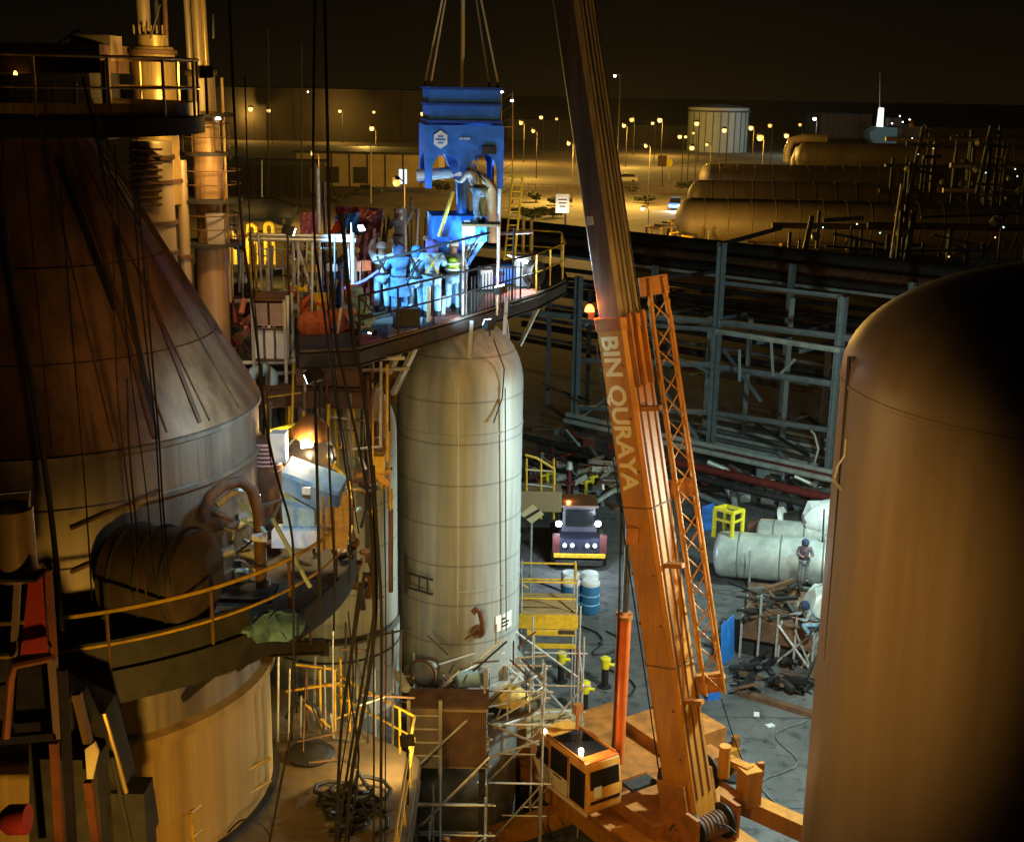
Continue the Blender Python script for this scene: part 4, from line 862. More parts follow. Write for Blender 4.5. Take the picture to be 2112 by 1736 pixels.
for k, (u, v, w_, h_, m) in enumerate(((615, 640, .5, .5, M_RUST), (640, 625, .45, .4, M_GALV), (668, 622, .5, .35, M_RUST), (470, 665, .8, .8, M_DECKRED), (500, 650, .5, 1.0, M_DARK), (486, 610, .5, .5, M_RUST))):
    c = G(u, v + 12, TZ - .3 if k > 2 else TZ); o = thing('valve_box', ('rusty valve box beside the white post', 'galvanised valve box behind the orange sacks', 'rusty valve box behind the upright tubes', 'dull red valve box next to the cone roof edge', 'dark tall valve box left of the rack', 'small rusty valve box below the yellow hoops')[k], 'valve box', c)
    MB().box(c + Vector((0, 0, h_ / 2)), (w_, .4, h_), .2).build('box_body', m, o); MB().tube([c + Vector((0, -.22, h_ * .6)), c + Vector((0, -.36, h_ * .6))], .07, 10).build('valve', M_GALV, o); MB().tube([c + Vector((.1, 0, h_)), c + Vector((.1, 0, h_ + .35))], .05, 8).build('riser', M_GALV, o)
# yellow pipe hoops and rails behind at left
for k, (u0, u1, v0) in enumerate(((472, 486, 486), (512, 530, 472), (550, 566, 468))):
    z1 = P(u0, v0, 38).z; a, c = P(u0, 545, 38), P(u1, 545, 38); rr_ = (c.x - a.x) / 2; m_ = (a + c) / 2
    pts = [a] + [Vector((m_.x - rr_ * math.cos(R(q)), 38, z1 + rr_ * math.sin(R(q)))) for q in range(0, 181, 20)] + [c]
    tag(MB().tube(pts, .07, 8).build('hoop_pipe', M_YEL), ('yellow hoop pipe nearest the cone roof', 'middle yellow hoop pipe of three', 'yellow hoop pipe nearest the pale brace')[k], 'pipe', 'yellow hoop pipes')
rl = thing('guard_rail', 'yellow guard rail in front of the yellow hoop pipes', 'guard rail', G(470, 560, TZ))
railing(rl, [G(468, 566, TZ), G(600, 552, TZ)], 1.25, M_YEL, .9, .035, (.35, .65))
tag(MB().tube([P(462, 520, 44), P(466, 455, 44), P(490, 432, 44), P(560, 432, 44), P(604, 448, 44)], .42, 16).build('bent_pipe', mat('pipe_tan', (.42, .32, .15), .5, .2, .3, 2)), 'fat tan bent pipe behind the yellow hoops', 'pipe')
b = MB()

random.seed(31)
cq = thing('pipe_clutter', 'jumbled pipes, boxes and clamps on the left part of the work platform', 'pipes', G(640, 640, TZ))
for k in range(60):
    c = G(random.uniform(600, 770), random.uniform(585, 690), TZ) + Vector((0, 0, random.uniform(.05, 1.3) ** 1.3)); m = random.choice((M_RUST, M_GALV, M_DARK, M_RUST, M_YEL, M_ORSHEET, M_BLUE, M_WHITE, C_PURPLE))
    d = Vector((random.uniform(-1, 1), random.uniform(-.6, .6), random.uniform(-.3, .8))).normalized() * random.uniform(.15, .55)
    if k % 2: MB().tube([c - d, c + d * .2, c + d + Vector((0, 0, .1))], random.uniform(.025, .06), 6).build('pipe_piece', m, cq)
    else: MB().box(c, (random.uniform(.12, .4), random.uniform(.1, .3), random.uniform(.08, .34)), random.random() * 3).build('box_piece', m, cq)
cq2 = thing('pipe_clutter', 'dark red rusty valves and pipes between the cone roof and the rack', 'pipes', P(478, 690, 30))
for k in range(44):
    c = P(random.uniform(446, 522), random.uniform(628, 745), random.uniform(29.4, 31)); m = random.choice((M_RUST, M_DARK, M_MAROON, M_DECKRED, M_GALV))
    d = Vector((random.uniform(-1, 1), random.uniform(-.6, .6), random.uniform(-1, 1))).normalized() * random.uniform(.12, .4)
    if k % 3: MB().tube([c - d, c + d], random.uniform(.03, .08), 7).build('pipe_piece', m, cq2)
    else: MB().lathe([(0, -.06), (.14, -.05), (.14, .05), (0, .06)], c, 12, axis=d).build('flange', m, cq2)
cq3 = thing('pipe_clutter', 'thin upright rods and hoses behind the maroon sheet', 'rods', P(800, 470, 38))
for k in range(22):
    u = random.uniform(770, 900); v = random.uniform(425, 470); c = P(u, v, 38 + random.random()); MB().tube([c, Vector((c.x + random.uniform(-.3, .3), c.y, TZ + .1))], random.uniform(.015, .035), 5).build('rod', random.choice((M_DARK, M_GALV, M_RUST)), cq3)
for k, (u, v, h_, la) in enumerate(((708, 560, .9, 'yellow gas bottle behind the bending worker'), (720, 575, .9, 'orange gas bottle nearest the cyan lit tube'), (690, 552, .8, 'yellow gas bottle farthest left'))):
    c = G(u, v + 60, TZ); o = thing('gas_bottle', la, 'gas bottle', c, 'gas bottles on the work platform')
    MB().lathe([(0, 0), (.13, 0), (.13, h_), (.08, h_ + .14), (.04, h_ + .18), (0, h_ + .18)], c, 14).build('cylinder_body', M_YEL if k != 1 else M_ORSHEET, o); MB().lathe([(.05, h_ + .18), (.06, h_ + .3), (0, h_ + .3)], c, 10).build('valve_cap', M_DARK, o)

random.seed(91)
sf = thing('scaffold', 'crowded thin scaffold poles over the left half of the work platform', 'scaffold', G(600, 600, TZ))
for k in range(46):
    u = random.uniform(470, 750); Y = random.uniform(30.5, 37); v0 = random.uniform(440, 560); v1 = min(690, v0 + random.uniform(60, 190)); p = P(u, v1, Y)
    if p.z < TZ: p.z = TZ
    q = P(u, v0, Y); q.x = p.x + random.uniform(-.08, .08)
    MB().tube([p, q], random.uniform(.016, .035), 6).build('upright', random.choice((M_GALV, M_GALV, M_DARK, M_RUST, M_YEL, M_WHITE, M_BLUE)), sf)
for k in range(24):
    u = random.uniform(460, 700); v = random.uniform(480, 640); Y = random.uniform(30.5, 36); MB().tube([P(u, v, Y), P(u + random.uniform(30, 110), v + random.uniform(-8, 8), Y + random.uniform(-.2, .5))], random.uniform(.015, .03), 6).build('ledger', random.choice((M_GALV, M_DARK, M_RUST, M_YEL)), sf)
sg_ = thing('scaffold', 'pipes and poles crowded under the work platform before the second tank', 'scaffold', P(680, 1000, 29))
for k in range(44):
    u = random.uniform(530, 815); Y = random.uniform(27.8, 29.8); v0 = random.uniform(745, 850); m = random.choice((M_GALV, M_DARK, M_RUST, M_DARK, M_YEL, M_RUST, M_PIPEG))
    MB().tube([P(u, v0, Y), P(u + random.uniform(-5, 5), v0 + random.uniform(60, 220), Y)], random.uniform(.018, .05), 6).build('upright', m, sg_)
for k in range(18):
    u = random.uniform(520, 760); v = random.uniform(750, 1000); Y = random.uniform(27.8, 29.6); MB().tube([P(u, v, Y), P(u + random.uniform(20, 70), v + random.uniform(-14, 14), Y)], random.uniform(.016, .035), 6).build('ledger', random.choice((M_GALV, M_DARK, M_RUST, M_YEL)), sg_)
# ================================================================ TOP LEFT: upper platform, stacks, ducts
up_ = thing('top_platform', 'dark round platform with railing above the cone roof', 'platform', (CX, CY, 21.2))
UR = 3.3
MB().lathe([(.4, 21.0), (UR, 21.0), (UR, 21.3), (.4, 21.3)], (CX, CY, 0), 60, smooth=False).build('deck', M_DARK, up_)
railing(up_, arc((CX, CY), UR - .08, -150, 80, 21.3, 60), 1.0, M_GOLD, 1.2, .03, (.5,), M_GOLD)
MB().lathe([(UR - .15, 21.3), (UR - .13, 21.3), (UR - .13, 21.55), (UR - .15, 21.55)], (CX, CY, 0), 60, smooth=False).build('toe_plate', M_GOLD, up_)
def stack(label, u0, u1, v0, v1, Y, m, rings=(), name='stack_column', top=None):
    a, c = P((u0 + u1) / 2, v0, Y), P((u0 + u1) / 2, v1, Y); r_ = (P(u1, (v0 + v1) / 2, Y).x - P(u0, (v0 + v1) / 2, Y).x) / 2
    t = thing(name, label, 'column', (a.x, Y, c.z))
    MB().lathe([(0, c.z), (r_, c.z), (r_, a.z - .06), (r_ * .93, a.z), (0, a.z)], (a.x, Y, 0), 40).build('shell', m, t)
    for f_ in rings:
        z = c.z + (a.z - c.z) * f_; MB().lathe([(r_ + .003, z - .05), (r_ + .05, z - .04), (r_ + .05, z + .04), (r_ + .003, z + .05)], (a.x, Y, 0), 40).build('band', M_RUST, t)
    return t, Vector((a.x, Y, a.z)), r_
t, a, r_ = stack('bright golden clad column above the top platform', 272, 358, 98, 420, 28.2, M_GOLD, (.15, .55, .97))
MB().lathe([(r_ * .72, a.z), (r_ * .72, a.z + .24), (r_ * .5, a.z + .26), (0, a.z + .26)], (a.x, a.y, 0), 24).build('cap', M_GOLD, t)
MB().tube([Vector((a.x - .16, a.y, a.z + .2)), Vector((a.x - .18, a.y, a.z + 2.2))], .15, 12).build('vent_pipe', M_BROWN, t)
for dx, m in ((.12, M_DARK), (.3, M_RUST)): MB().tube([Vector((a.x + dx, a.y, a.z + .2)), Vector((a.x + dx, a.y, a.z + 2.2))], .05, 8).build('vent_pipe', m, t)
for k in range(6): MB().tube([Vector((a.x - .3 + k * .12, a.y - .28, a.z + .26)), Vector((a.x - .3 + k * .12, a.y - .28, a.z + .44))], .02, 5).build('bolt', M_GOLD, t)
t, a, r_ = stack('slim silver golden pipe left of the golden column', 206, 226, 125, 240, 26.0, M_GOLD, (.1,), 'stack_pipe')
t, a, r_ = stack('broad brown column under the golden column', 272, 352, 290, 700, 28.2 - .9, M_BROWN, (.45, .6, .8, .92))
for k in range(9): MB().tube([P(276, 306 + k * 14, 27.3) + Vector((0, -r_ - .02, 0)), P(346, 306 + k * 14, 27.3) + Vector((0, -r_ - .02, 0))], .03, 6).build('coil', M_RUST, t)
t, a, r_ = stack('stepped brown tower column right of the golden column', 386, 442, 150, 235, 29.0, M_BROWN, (.02, .97), 'stepped_tower')
x = a.x
MB().lathe([(r_ + .05, a.z), (r_ + .05, a.z + .06), (0, a.z + .06)], (x, 29, 0), 30).build('cap', M_DARK, t)
zz = lambda v: P(414, v, 29.0).z
MB().lathe([(r_, zz(235)), (.3, zz(258)), (.3, zz(320)), (.33, zz(320)), (.33, zz(415)), (.28, zz(425)), (.28, zz(500)), (.36, zz(505)), (.36, zz(1100))], (x + .06, 29, 0), 30).build('column', mat('tower_tan', (.42, .26, .12), .5, .2, .35, 2, (3, 3, .15), dirt=(.12, .07, .03)), t)
for v, w_ in ((240, .62), (320, .55), (415, .75), (505, .7)):
    MB().lathe([(.25, zz(v)), (w_, zz(v)), (w_, zz(v) + .08), (.25, zz(v) + .08)], (x + .06, 29, 0), 24, smooth=False).build('ring_stage', M_DARK, t)
    if v > 250: railing(t, arc((x + .06, 29), w_ - .04, -170, 60, zz(v) + .08, 16), .62, M_RUST, .5, .016)
MB().box((x + .28, 28.62, zz(470)), (.4, .2, .75)).build('panel_box', mat('panel_mauve', (.28, .25, .26), .6, 0, .2, 4), t)
for dx, rr_, m in ((-.22, .07, M_BROWN), (-.02, .11, M_BROWN), (.13, .06, M_GOLD)): MB().tube([Vector((x + dx, 29, a.z)), Vector((x + dx - .03, 29, a.z + 2.4))], rr_, 10).build('vent_pipe', m, t)
MB().tube([Vector((x + .5, 28.8, zz(620))), Vector((x + .5, 28.8, zz(160)))], .03, 6).build('conduit', M_GOLD, t)
lp = P(450, 247, 28.9)
MB().lathe(dome(.06, 0, .08, 5), lp, 10).build('lamp', L_WHITE, t)
MB().tube([lp, lp + Vector((-.3, 0, -.1))], .02, 5).build('lamp_arm', M_DARK, t)
t, a, r_ = stack('tan column with a flat face left of the stepped tower', 360, 384, 330, 720, 28.4, M_BROWN, (.5,), 'stack_pipe')
t, a, r_ = stack('tall plain golden lit leg under the stepped tower', 400, 458, 545, 760, 29.4, mat('leg_tan', (.5, .36, .17), .5, .1, .3, 2, (3, 3, .2)), (.72,), 'tower_leg')
# dark process structure, top left
ps = thing('duct_house', 'dark brown duct housing with flat roofs at the top left corner', 'duct house', P(60, 270, 26))
b0 = P(-60, 260, 26); 
MB().box(P(90, 190, 27.5), (2.6, 2.0, 1.9)).build('housing', mat('housing_brown', (.05, .035, .022), .7, .1, .5, 2), ps)
MB().box(P(60, 120, 27.2), (3.6, 2.2, .55)).build('roof_duct', M_RUST, ps)
MB().tube([P(-40, 152, 26.2), P(165, 142, 26.2)], .05, 8).build('gutter', M_BROWN, ps)
MB().tube([P(-60, 244, 25.4), P(180, 244, 25.4)], .06, 8).build('ledge', M_BROWN, ps)
MB().lathe(dome(.04, 0, .08, 5), P(32, 155, 25.9), 10).build('warning_lamp', lens('small_orange_lens', (1, .5, .1), 5), ps)
for k in range(4): MB().beam(P(20 + k * 45, 250, 26.3), P(20 + k * 45, 165, 26.3), .07).build('rib', M_DARK, ps)
MB().box(P(200, 100, 27.2), (.8, .8, .5)).build('roof_vent', M_BROWN, ps)
for u0, v0, u1, v1 in ((160, 60, 200, 100), (120, 90, 160, 62), (330, 10, 310, 80), (440, 30, 440, 80)): MB().tube([P(u0, v0, 27), P(u1, v1, 27)], .02, 5).build('guy_rod', M_DARK, ps)
for u0, u1 in ((40, 60), (200, 150)): MB().beam(P(u0, 280, 27), P(u1, 700, 29.9), .3).build('support_leg', M_DARK, ps)
# ================================================================ CABLES
GC = 'dark cables hanging down in front of the left tanks'
def cable(label, pts, Y, r_, m=None):
    p3 = [P(u, v, Y if not isinstance(Y, tuple) else Y[0] + (Y[1] - Y[0]) * i / (len(pts) - 1)) for i, (u, v) in enumerate(pts)]
    sm = []
    for i in range(len(p3) - 1):
        q0, q1, q2, q3 = p3[max(i - 1, 0)], p3[i], p3[i + 1], p3[min(i + 2, len(p3) - 1)]
        for k in range(5):
            x = k / 5; sm.append(.5 * ((2 * q1) + (q2 - q0) * x + (2 * q0 - 5 * q1 + 4 * q2 - q3) * x * x + (3 * q1 - q0 - 3 * q2 + q3) * x ** 3))
    sm.append(p3[-1])
    tag(MB().tube(sm, r_, 7).build('hanging_cable', m or M_BLACK), label, 'cable', GC)
cable('cable hanging just right of the cone roof down to the lower deck rail', [(470, -60), (484, 250), (497, 451), (513, 577), (530, 706), (548, 870), (572, 985), (600, 1090), (605, 1200), (602, 1480), (578, 1620), (556, 1736)], 19.4, 0.021)
cable('cable crossing in front of the rack and the warm floodlight', [(650, -60), (646, 300), (648, 477), (660, 580), (684, 764), (700, 870), (712, 960), (722, 1040), (720, 1200)], 22, 0.022)
cable('cable over the orange sacks bending to the lowest bundle', [(668, -60), (676, 300), (680, 500), (692, 690), (705, 760), (735, 900), (755, 1000), (768, 1100), (772, 1250), (748, 1400), (715, 1600), (690, 1760)], 21, 0.026)
cable('thick cable passing right beside the cyan lit tube', [(705, 440), (712, 520), (729, 706), (743, 764), (760, 907), (772, 1050), (775, 1250), (760, 1400), (725, 1600), (712, 1760)], 21, 0.037)
cable('straight black cable beside the second tank skirt', [(770, 960), (775, 1060), (786, 1250), (786, 1500), (785, 1760)], 20.5, 0.028)
cable('thin straight cable left of the straight black one', [(740, 930), (762, 1060), (770, 1250), (771, 1500), (771, 1760)], 20.6, 0.017)
cable('upright cable in front of the round vessel head', [(676, 880), (680, 980), (684, 1060), (690, 1180), (688, 1300)], 22.5, 0.022)
cable('left one of the close cable pair down the cone roof', [(268, 290), (277, 420), (290, 600), (312, 800), (322, 905), (330, 1040), (343, 1200)], 18.4, 0.014)
cable('right one of the close cable pair down the cone roof', [(282, 290), (288, 440), (302, 600), (319, 800), (328, 905), (336, 1040), (352, 1210)], 18.3, 0.015)
cable('thin reddish cable down the middle of the cone roof', [(222, 300), (231, 430), (238, 700), (244, 830), (258, 960), (276, 1110), (284, 1230)], 18.5, 0.012, M_RUST)
cable('short reddish cable over the tank seam bands', [(262, 780), (266, 920), (281, 1080), (302, 1230)], 18.4, 0.015, M_RUST)
cable('cable bundle strand leaving the top platform to the cone', [(180, 210), (215, 330), (262, 420), (290, 470)], 19.2, 0.019)
cable('second bundle strand leaving the top platform', [(186, 200), (232, 320), (272, 400), (300, 520), (312, 640)], 19.2, 0.014, M_RUST)
cable('third bundle strand dropping from the top platform', [(170, 160), (190, 240), (208, 330), (225, 420)], 19.3, 0.019)
cable('dark stout cable along the far left of the cone roof', [(8, 430), (22, 560), (60, 760), (92, 960), (112, 1120), (128, 1300)], 17.6, 0.043, M_DARK)
cable('brown loose cable on the lower deck', [(470, 1716), (500, 1690), (540, 1700), (560, 1730)], 21.8, 0.019)
# ================================================================ AROUND THE RING PLATFORM
dr = thing('exhaust_duct', 'dark fat round duct lying on the ring platform against the tank', 'duct', on_tank(390, 1180, CX, CY, CR))
q = on_tank(375, 1150, CX, CY, CR + .75)
MB().lathe([(0, -.1), (.2, -.1), (.85, -.05), (.85, 1.35), (.6, 1.5), (0, 1.5)], q - Vector((.9, .1, .25)), 32, axis=(1, -.35, .05)).build('duct_body', mat('duct_dark_brown', (.075, .05, .03), .55, .15, .4, 2), dr)
for k in range(3): MB().lathe([(.851, -.03), (.9, 0), (.851, .03)], q - Vector((.9, .1, .25)) + Vector((1, -.35, .05)).normalized() * (.2 + k * .5), 32, axis=(1, -.35, .05)).build('band', M_DARK, dr)
pts = [P(420, 1065, 21.5), P(432, 1025, 21.6), P(462, 1000, 21.8), P(496, 992, 22), P(520, 1010, 22), P(534, 1060, 22), P(536, 1130, 22), P(540, 1210, 22)]
tag(MB().tube(pts, .11, 12).build('arched_pipe', M_RUST), 'brown pipe arching over the ring platform beside the fat duct', 'pipe')
tag(MB().tube([p + Vector((.05, .3, -.25)) for p in pts[1:5]], .07, 10).build('arched_pipe', M_GALV), 'thinner bright pipe under the brown arching pipe', 'pipe')
tag(MB().tube([P(562, 1070, 21.4), P(640, 1210, 20.6)], .04, 8).build('slanting_tube', mat('tube_teal_white', (.5, .66, .62), .4, .2, .2, 4)), 'pale teal tube slanting across the yellow rail', 'tube')
# machinery clutter behind the rail
mc = thing('pump_set', 'cluttered pump set with pipes behind the yellow ring rail', 'pump', P(480, 1160, 22.4))
random.seed(11)
for k in range(26):
    c = P(random.uniform(448, 560), random.uniform(1060, 1235), random.uniform(21.8, 23.2)); s_ = random.uniform(.07, .2)
    m = random.choice((M_GALV, M_RUST, M_DARK, M_WHITE, M_BLUETARP, M_PIPEG))
    if k % 3 == 0: MB().tube([c, c + Vector((random.uniform(-.5, .5), random.uniform(-.2, .2), random.uniform(-.3, .5))), c + Vector((random.uniform(-.6, .6), .1, random.uniform(.2, .6)))], s_ * .3, 7).build('pipe', m, mc)
    elif k % 3 == 1: MB().lathe([(0, -s_), (s_ * .8, -s_), (s_ * .8, s_), (0, s_)], c, 14, axis=(random.random(), random.random() - .5, random.random() * .5)).build('flange', m, mc)
    else: MB().box(c, (s_ * 1.6, s_ * 1.3, s_ * 1.8), random.random()).build('casing', m, mc)
MB().box(P(490, 1225, 22.2), (1.4, .8, .16)).build('skid', M_DARK, mc)
for k, (u, v, w_) in enumerate(((480, 1215, 1.0), (570, 1230, 1.0))):
    c = P(u, v + 20, 20.6); c.z = PZ + .0
    hb_ = MB().lathe([(0, 0), (w_ * .5, 0), (w_ * .46, .14), (w_ * .3, .26), (w_ * .1, .33), (0, .34)], c, 22); hb_.v = [p + Vector((random.uniform(-.07, .07), random.uniform(-.07, .07), random.uniform(-.02, .07))) for p in hb_.v]
    tag(hb_.build('covered_heap', mat('heap_blue', (.12, .25, .36), .7, 0, .5, 5, bump=.6)), ('pale blue covered heap at the left behind the yellow rail', 'pale blue covered heap behind the rail under the teal tube')[k], 'covered heap', 'covered heaps on the ring platform')
# the trough / hopper lit pale blue
tr = thing('steel_trough', 'pale blue grey steel trough with a dark sloped side below the floodlight', 'trough', P(625, 1090, 24))
A, B_, C, D = P(582, 978, 23.6), P(700, 1020, 23.6), P(690, 1072, 23.4), P(582, 1010, 23.2)
MB().sheet([A, B_, C, D], Vector((.05, .7, .05))).build('sloped_side', M_FRAME, tr)
MB().sheet([A + Vector((0, -.06, .07)), B_ + Vector((0, -.06, .07)), B_ + Vector((0, -.06, -.02)), A + Vector((0, -.06, -.02))], Vector((.05, .9, .05))).build('rim', M_BLUETARP, tr)
MB().sheet([P(578, 1012, 23.3), P(648, 1052, 23.3), P(648, 1092, 23.3), P(585, 1092, 23.3)], Vector((.03, .8, 0))).build('end_plate', M_BLUETARP, tr)
MB().sheet([P(560, 1094, 23.1), P(655, 1094, 23.1), P(650, 1130, 22.8), P(560, 1130, 22.8)], Vector((.02, .5, -.04))).build('apron', M_WHITE, tr)
MB().box(P(632, 1012, 23.3), (.16, .06, .14)).build('plate', M_WHITE, tr)
pb = thing('timber_pallet', 'bundle of brown boards leaning behind the yellow rail', 'boards', P(670, 1120, 23))
for k in range(9): MB().beam(P(655 + k * 7, 1130 + random.uniform(-4, 8), 22.6), P(668 + k * 7, 1000 + random.uniform(10, 50), 22.8), .07, .03).build('board', M_PLANK, pb)
# brown packed column + vessel head + floodlight
wr_ = thing('wrapped_column', 'brown wrapped column with pink bands left of the floodlight', 'column', P(547, 1100, 24.5))
ca, cc = P(547, 905, 24.5), P(550, 1100, 24.5)
MB().lathe([(0, cc.z), (.36, cc.z), (.36, ca.z - .6), (.33, ca.z - .6), (.33, ca.z), (0, ca.z)], (ca.x, 24.5, 0), 20).build('shell', M_RUST, wr_)
for k in range(6): MB().lathe([(.331, ca.z - .5 + k * .085), (.35, ca.z - .48 + k * .085), (.331, ca.z - .45 + k * .085)], (ca.x, 24.5, 0), 20).build('band', mat('pink_band', (.5, .3, .28), .6, 0, .3, 5), wr_)
MB().box(P(576, 920, 24.3), (.3, .3, .6)).build('junction_box', M_WHITE, wr_)
vs_ = thing('horizontal_vessel', 'round silvery vessel head behind the warm floodlight', 'vessel', P(640, 990, 27.4))
vc = P(640, 945, 27.4)
MB().lathe([(0, .28), (.2, .26), (.38, .18), (.5, .02), (.53, -.02), (.53, -1.6), (0, -1.6)], vc, 40, axis=(.15, -1, .12)).build('vessel_head', mat('vessel_silver', (.55, .5, .46), .3, .6, .2, 3), vs_)
MB().lathe([(.535, -.12), (.58, -.12), (.58, .0), (.535, .0)], vc, 40, axis=(.15, -1, .12)).build('flange', M_GALV, vs_)
for a in range(0, 360, 30): 
    MB().box(vc + Vector((.555 * math.cos(R(a)), -.03, .555 * math.sin(R(a)))), (.05, .1, .05)).build('bolt', M_DARK, vs_)
for dx in (-.3, .3): MB().beam(vc + Vector((dx, .8, -.5)), vc + Vector((dx, .8, -2.6)), .12).build('saddle', M_DARK, vs_)
fl = thing('floodlight', 'glaring warm white floodlight hanging by the second tank', 'floodlight', P(632, 900, 25.2))
fc = P(632, 908, 25.2)
MB().box(fc + Vector((0, .2, .0)), (.26, .2, .3)).build('housing', M_DARK, fl)
MB().lathe([(.0, .44), (.16, .40), (.40, .14), (.42, .0), (.40, .0), (.38, .12), (.15, .36), (0, .40)], fc + Vector((.06, .22, .06)), 24, axis=(.12, -.12, 1)).build('reflector', mat('reflector_copper', (.5, .2, .05), .35, .6, .2, 4), fl)
MB().sheet([fc + Vector((-.15, .0, .2)), fc + Vector((.15, .0, .17)), fc + Vector((.12, -.01, -.14)), fc + Vector((-.11, -.01, -.17))], (0, .05, 0)).build('lens', L_WARM, fl)
MB().tube([fc + Vector((0, .2, .25)), P(618, 876, 25.4)], .03, 6).build('bracket', M_DARK, fl)
light('lamp_light', fc + Vector((0, -.3, -.05)), 230, (1, .74, .4), .18, fl)
tag(MB().tube([P(558, 888, 25.4), P(620, 874, 25.4)], .045, 8).build('yellow_bar', M_YELB), 'short yellow bar pointing at the floodlight', 'bar')
# vertical yellow pipes and valve tree in front of the second tank
GV = 'yellow upright pipes in front of the second tank'
for lab, u0, v0, u1, v1, r_, m in (('thick yellow upright pipe at the floodlight streak', 727, 770, 728, 1000, .055, M_YEL), ('slim yellow pipe right of the floodlight', 690, 840, 702, 1030, .03, M_YELB), ('slim golden pipe between the yellow pipes', 673, 905, 674, 1010, .03, M_YEL), ('thin yellow pipe leaning beside the slim one', 674, 830, 690, 1000, .025, M_YEL), ('yellow stub pipe standing on the skirt of the second tank', 805, 1010, 805, 1048, .07, M_YEL), ('rusty pipe below the yellow stub on the second tank', 806, 1050, 806, 1220, .06, M_RUST)):
    pxpipe('upright_pipe', lab, 'pipe', [(u0, v0), (u1, v1)], 29.4, r_, m, GV)
vt = thing('valve_tree', 'yellow valve tree with wheel and gauge in front of the second tank', 'valve', P(785, 1000, 28.8))
MB().tube([P(790, 1010, 28.8), P(780, 940, 28.8), P(779, 872, 28.8)], .07, 10).build('valve_stem', M_YEL, vt)
MB().lathe([(.0, -.09), (.17, -.07), (.17, .07), (0, .09)], P(785, 918, 28.7), 18, axis=(.1, -1, .1)).build('gauge', M_RUST, vt)
MB().tube([P(735, 980, 28.7), P(805, 972, 28.7)], .07, 10).tube([P(760, 965, 28.7), P(800, 1000, 28.7)], .09, 10).build('valve_body', mat('valve_orange', (.62, .3, .03), .5, 0, .3, 5), vt)
MB().box(P(780, 955, 28.6), (.3, .25, .4)).build('actuator', M_YEL, vt)
MB().box(P(779, 885, 28.8), (.16, .16, .3)).build('cap', M_RUST, vt)
MB().lathe([(.14, -.02), (.17, 0), (.14, .02), (.12, 0), (.14, -.02)], P(722, 955, 28.4), 18, axis=(.6, -1, 0)).build('hand_wheel', mat('wheel_teal', (.08, .3, .3), .5, 0, .2, 5), vt)
for k in range(10):
    c = P(random.uniform(700, 790), random.uniform(960, 1080), 28.3 + random.uniform(-.3, .4)); m = random.choice((M_GALV, M_DARK, M_RUST, M_WHITE))
    MB().tube([c, c + Vector((random.uniform(-.25, .25), random.uniform(-.1, .1), random.uniform(-.6, .3)))], random.uniform(.03, .07), 8).build('pipe', m, vt)
for k in range(9):
    c = P(690 + k * 11, 1090 + (k % 3) * 40 + k * 8, 24.2 + .1 * k)
    o = MB().tube([c, c + Vector((random.uniform(-.2, .2), 0, -.5))], random.uniform(.05, .1), 8).lathe([(0, -.03), (.14, -.03), (.14, .03), (0, .03)], c, 14).build('pipe_spool', random.choice((M_RUST, M_DARK, M_GALV)), vt)
# pipes under the platform, left of the second tank
for k, (lab, u0, v0, u1, v1, r_, m) in enumerate((('pale blue upright pipe at the edge of the cone tank', 527, 770, 529, 905, .09, M_BLUETARP), ('rusty upright pipe right of the pale blue one', 600, 780, 602, 890, .07, M_RUST), ('dark upright pipe beside the rusty one', 580, 790, 583, 900, .07, M_DARK), ('grey flanged upright pipe near the second tank', 617, 775, 618, 880, .08, M_PIPEG), ('dark thin upright pipe further left', 560, 800, 561, 900, .05, M_DARK), ('rusty thin upright pipe behind the pale elbow', 548, 800, 550, 890, .06, M_RUST))):
    pxpipe('upright_pipe', lab, 'pipe', [(u0, v0), (u1, v1)], 30.2, r_, m, 'upright pipes beside the second tank')
tag(MB().tube([P(520, 772, 29.4), P(548, 760, 29.4), P(560, 772, 29.4), P(561, 830, 29.4)], .16, 12).build('elbow_pipe', M_BLUETARP), 'pale cyan elbow pipe under the lower stage', 'pipe')
for z_ in (0,): tag(MB().lathe([(0, -.05), (.24, -.05), (.24, .05), (0, .05)], P(561, 832, 29.4), 18).build('pipe_flange', M_WHITE), 'white round flange at the foot of the pale elbow pipe', 'flange')
# dark beams under ring platform right end
tb = thing('cantilever_beam', 'dark beam sticking out below the ring platform', 'beam', P(600, 1335, 24))
MB().ibeam(P(380, 1345, 23.2), P(668, 1332, 24.6), .2, .3, .03).build('beam', M_DARK, tb)
for k in range(6): MB().beam(P(560 + k * 16, 1285, 24.4), P(560 + k * 16, 1328, 24.4), .05).build('hanger', M_RUST, tb)
MB().box(P(670, 1335, 24.7), (.2, .2, .3)).build('end_plate', M_DARK, tb)
# objects far lower left
ip = thing('lagged_pipe', 'glowing golden lagged pipe end at the left edge', 'pipe', P(20, 1190, 12))
q0, q1 = P(22, 1040, 12.2), P(26, 1190, 12.2)
MB().lathe([(0, q1.z), (.21, q1.z), (.21, q0.z - .04), (.16, q0.z), (0, q0.z)], (q0.x, 12.2, 0), 28).build('shell', M_GOLD, ip)
MB().tube([P(-20, 1020, 12), P(62, 1012, 12), P(60, 1045, 12)], .012, 6).build('wire', M_GALV, ip)
MB().box(P(35, 1186, 12.1), (.5, .3, .03)).build('ledge', M_DARK, ip)
rp = thing('red_panel', 'red flat panel framed by brown posts at the left edge', 'panel', P(70, 1350, 12.4))
MB().sheet([P(60, 1185, 12.3), P(92, 1170, 12.3), P(98, 1345, 12.3), P(42, 1350, 12.3)], (0, .04, 0)).build('panel', M_REDPANEL, rp)
for u0, u1, m in ((38, 28, M_BROWN), (100, 112, M_CRANED)): MB().beam(P(u0, 1175, 12.25), P(u1, 1352, 12.25), .06).build('post', m, rp)
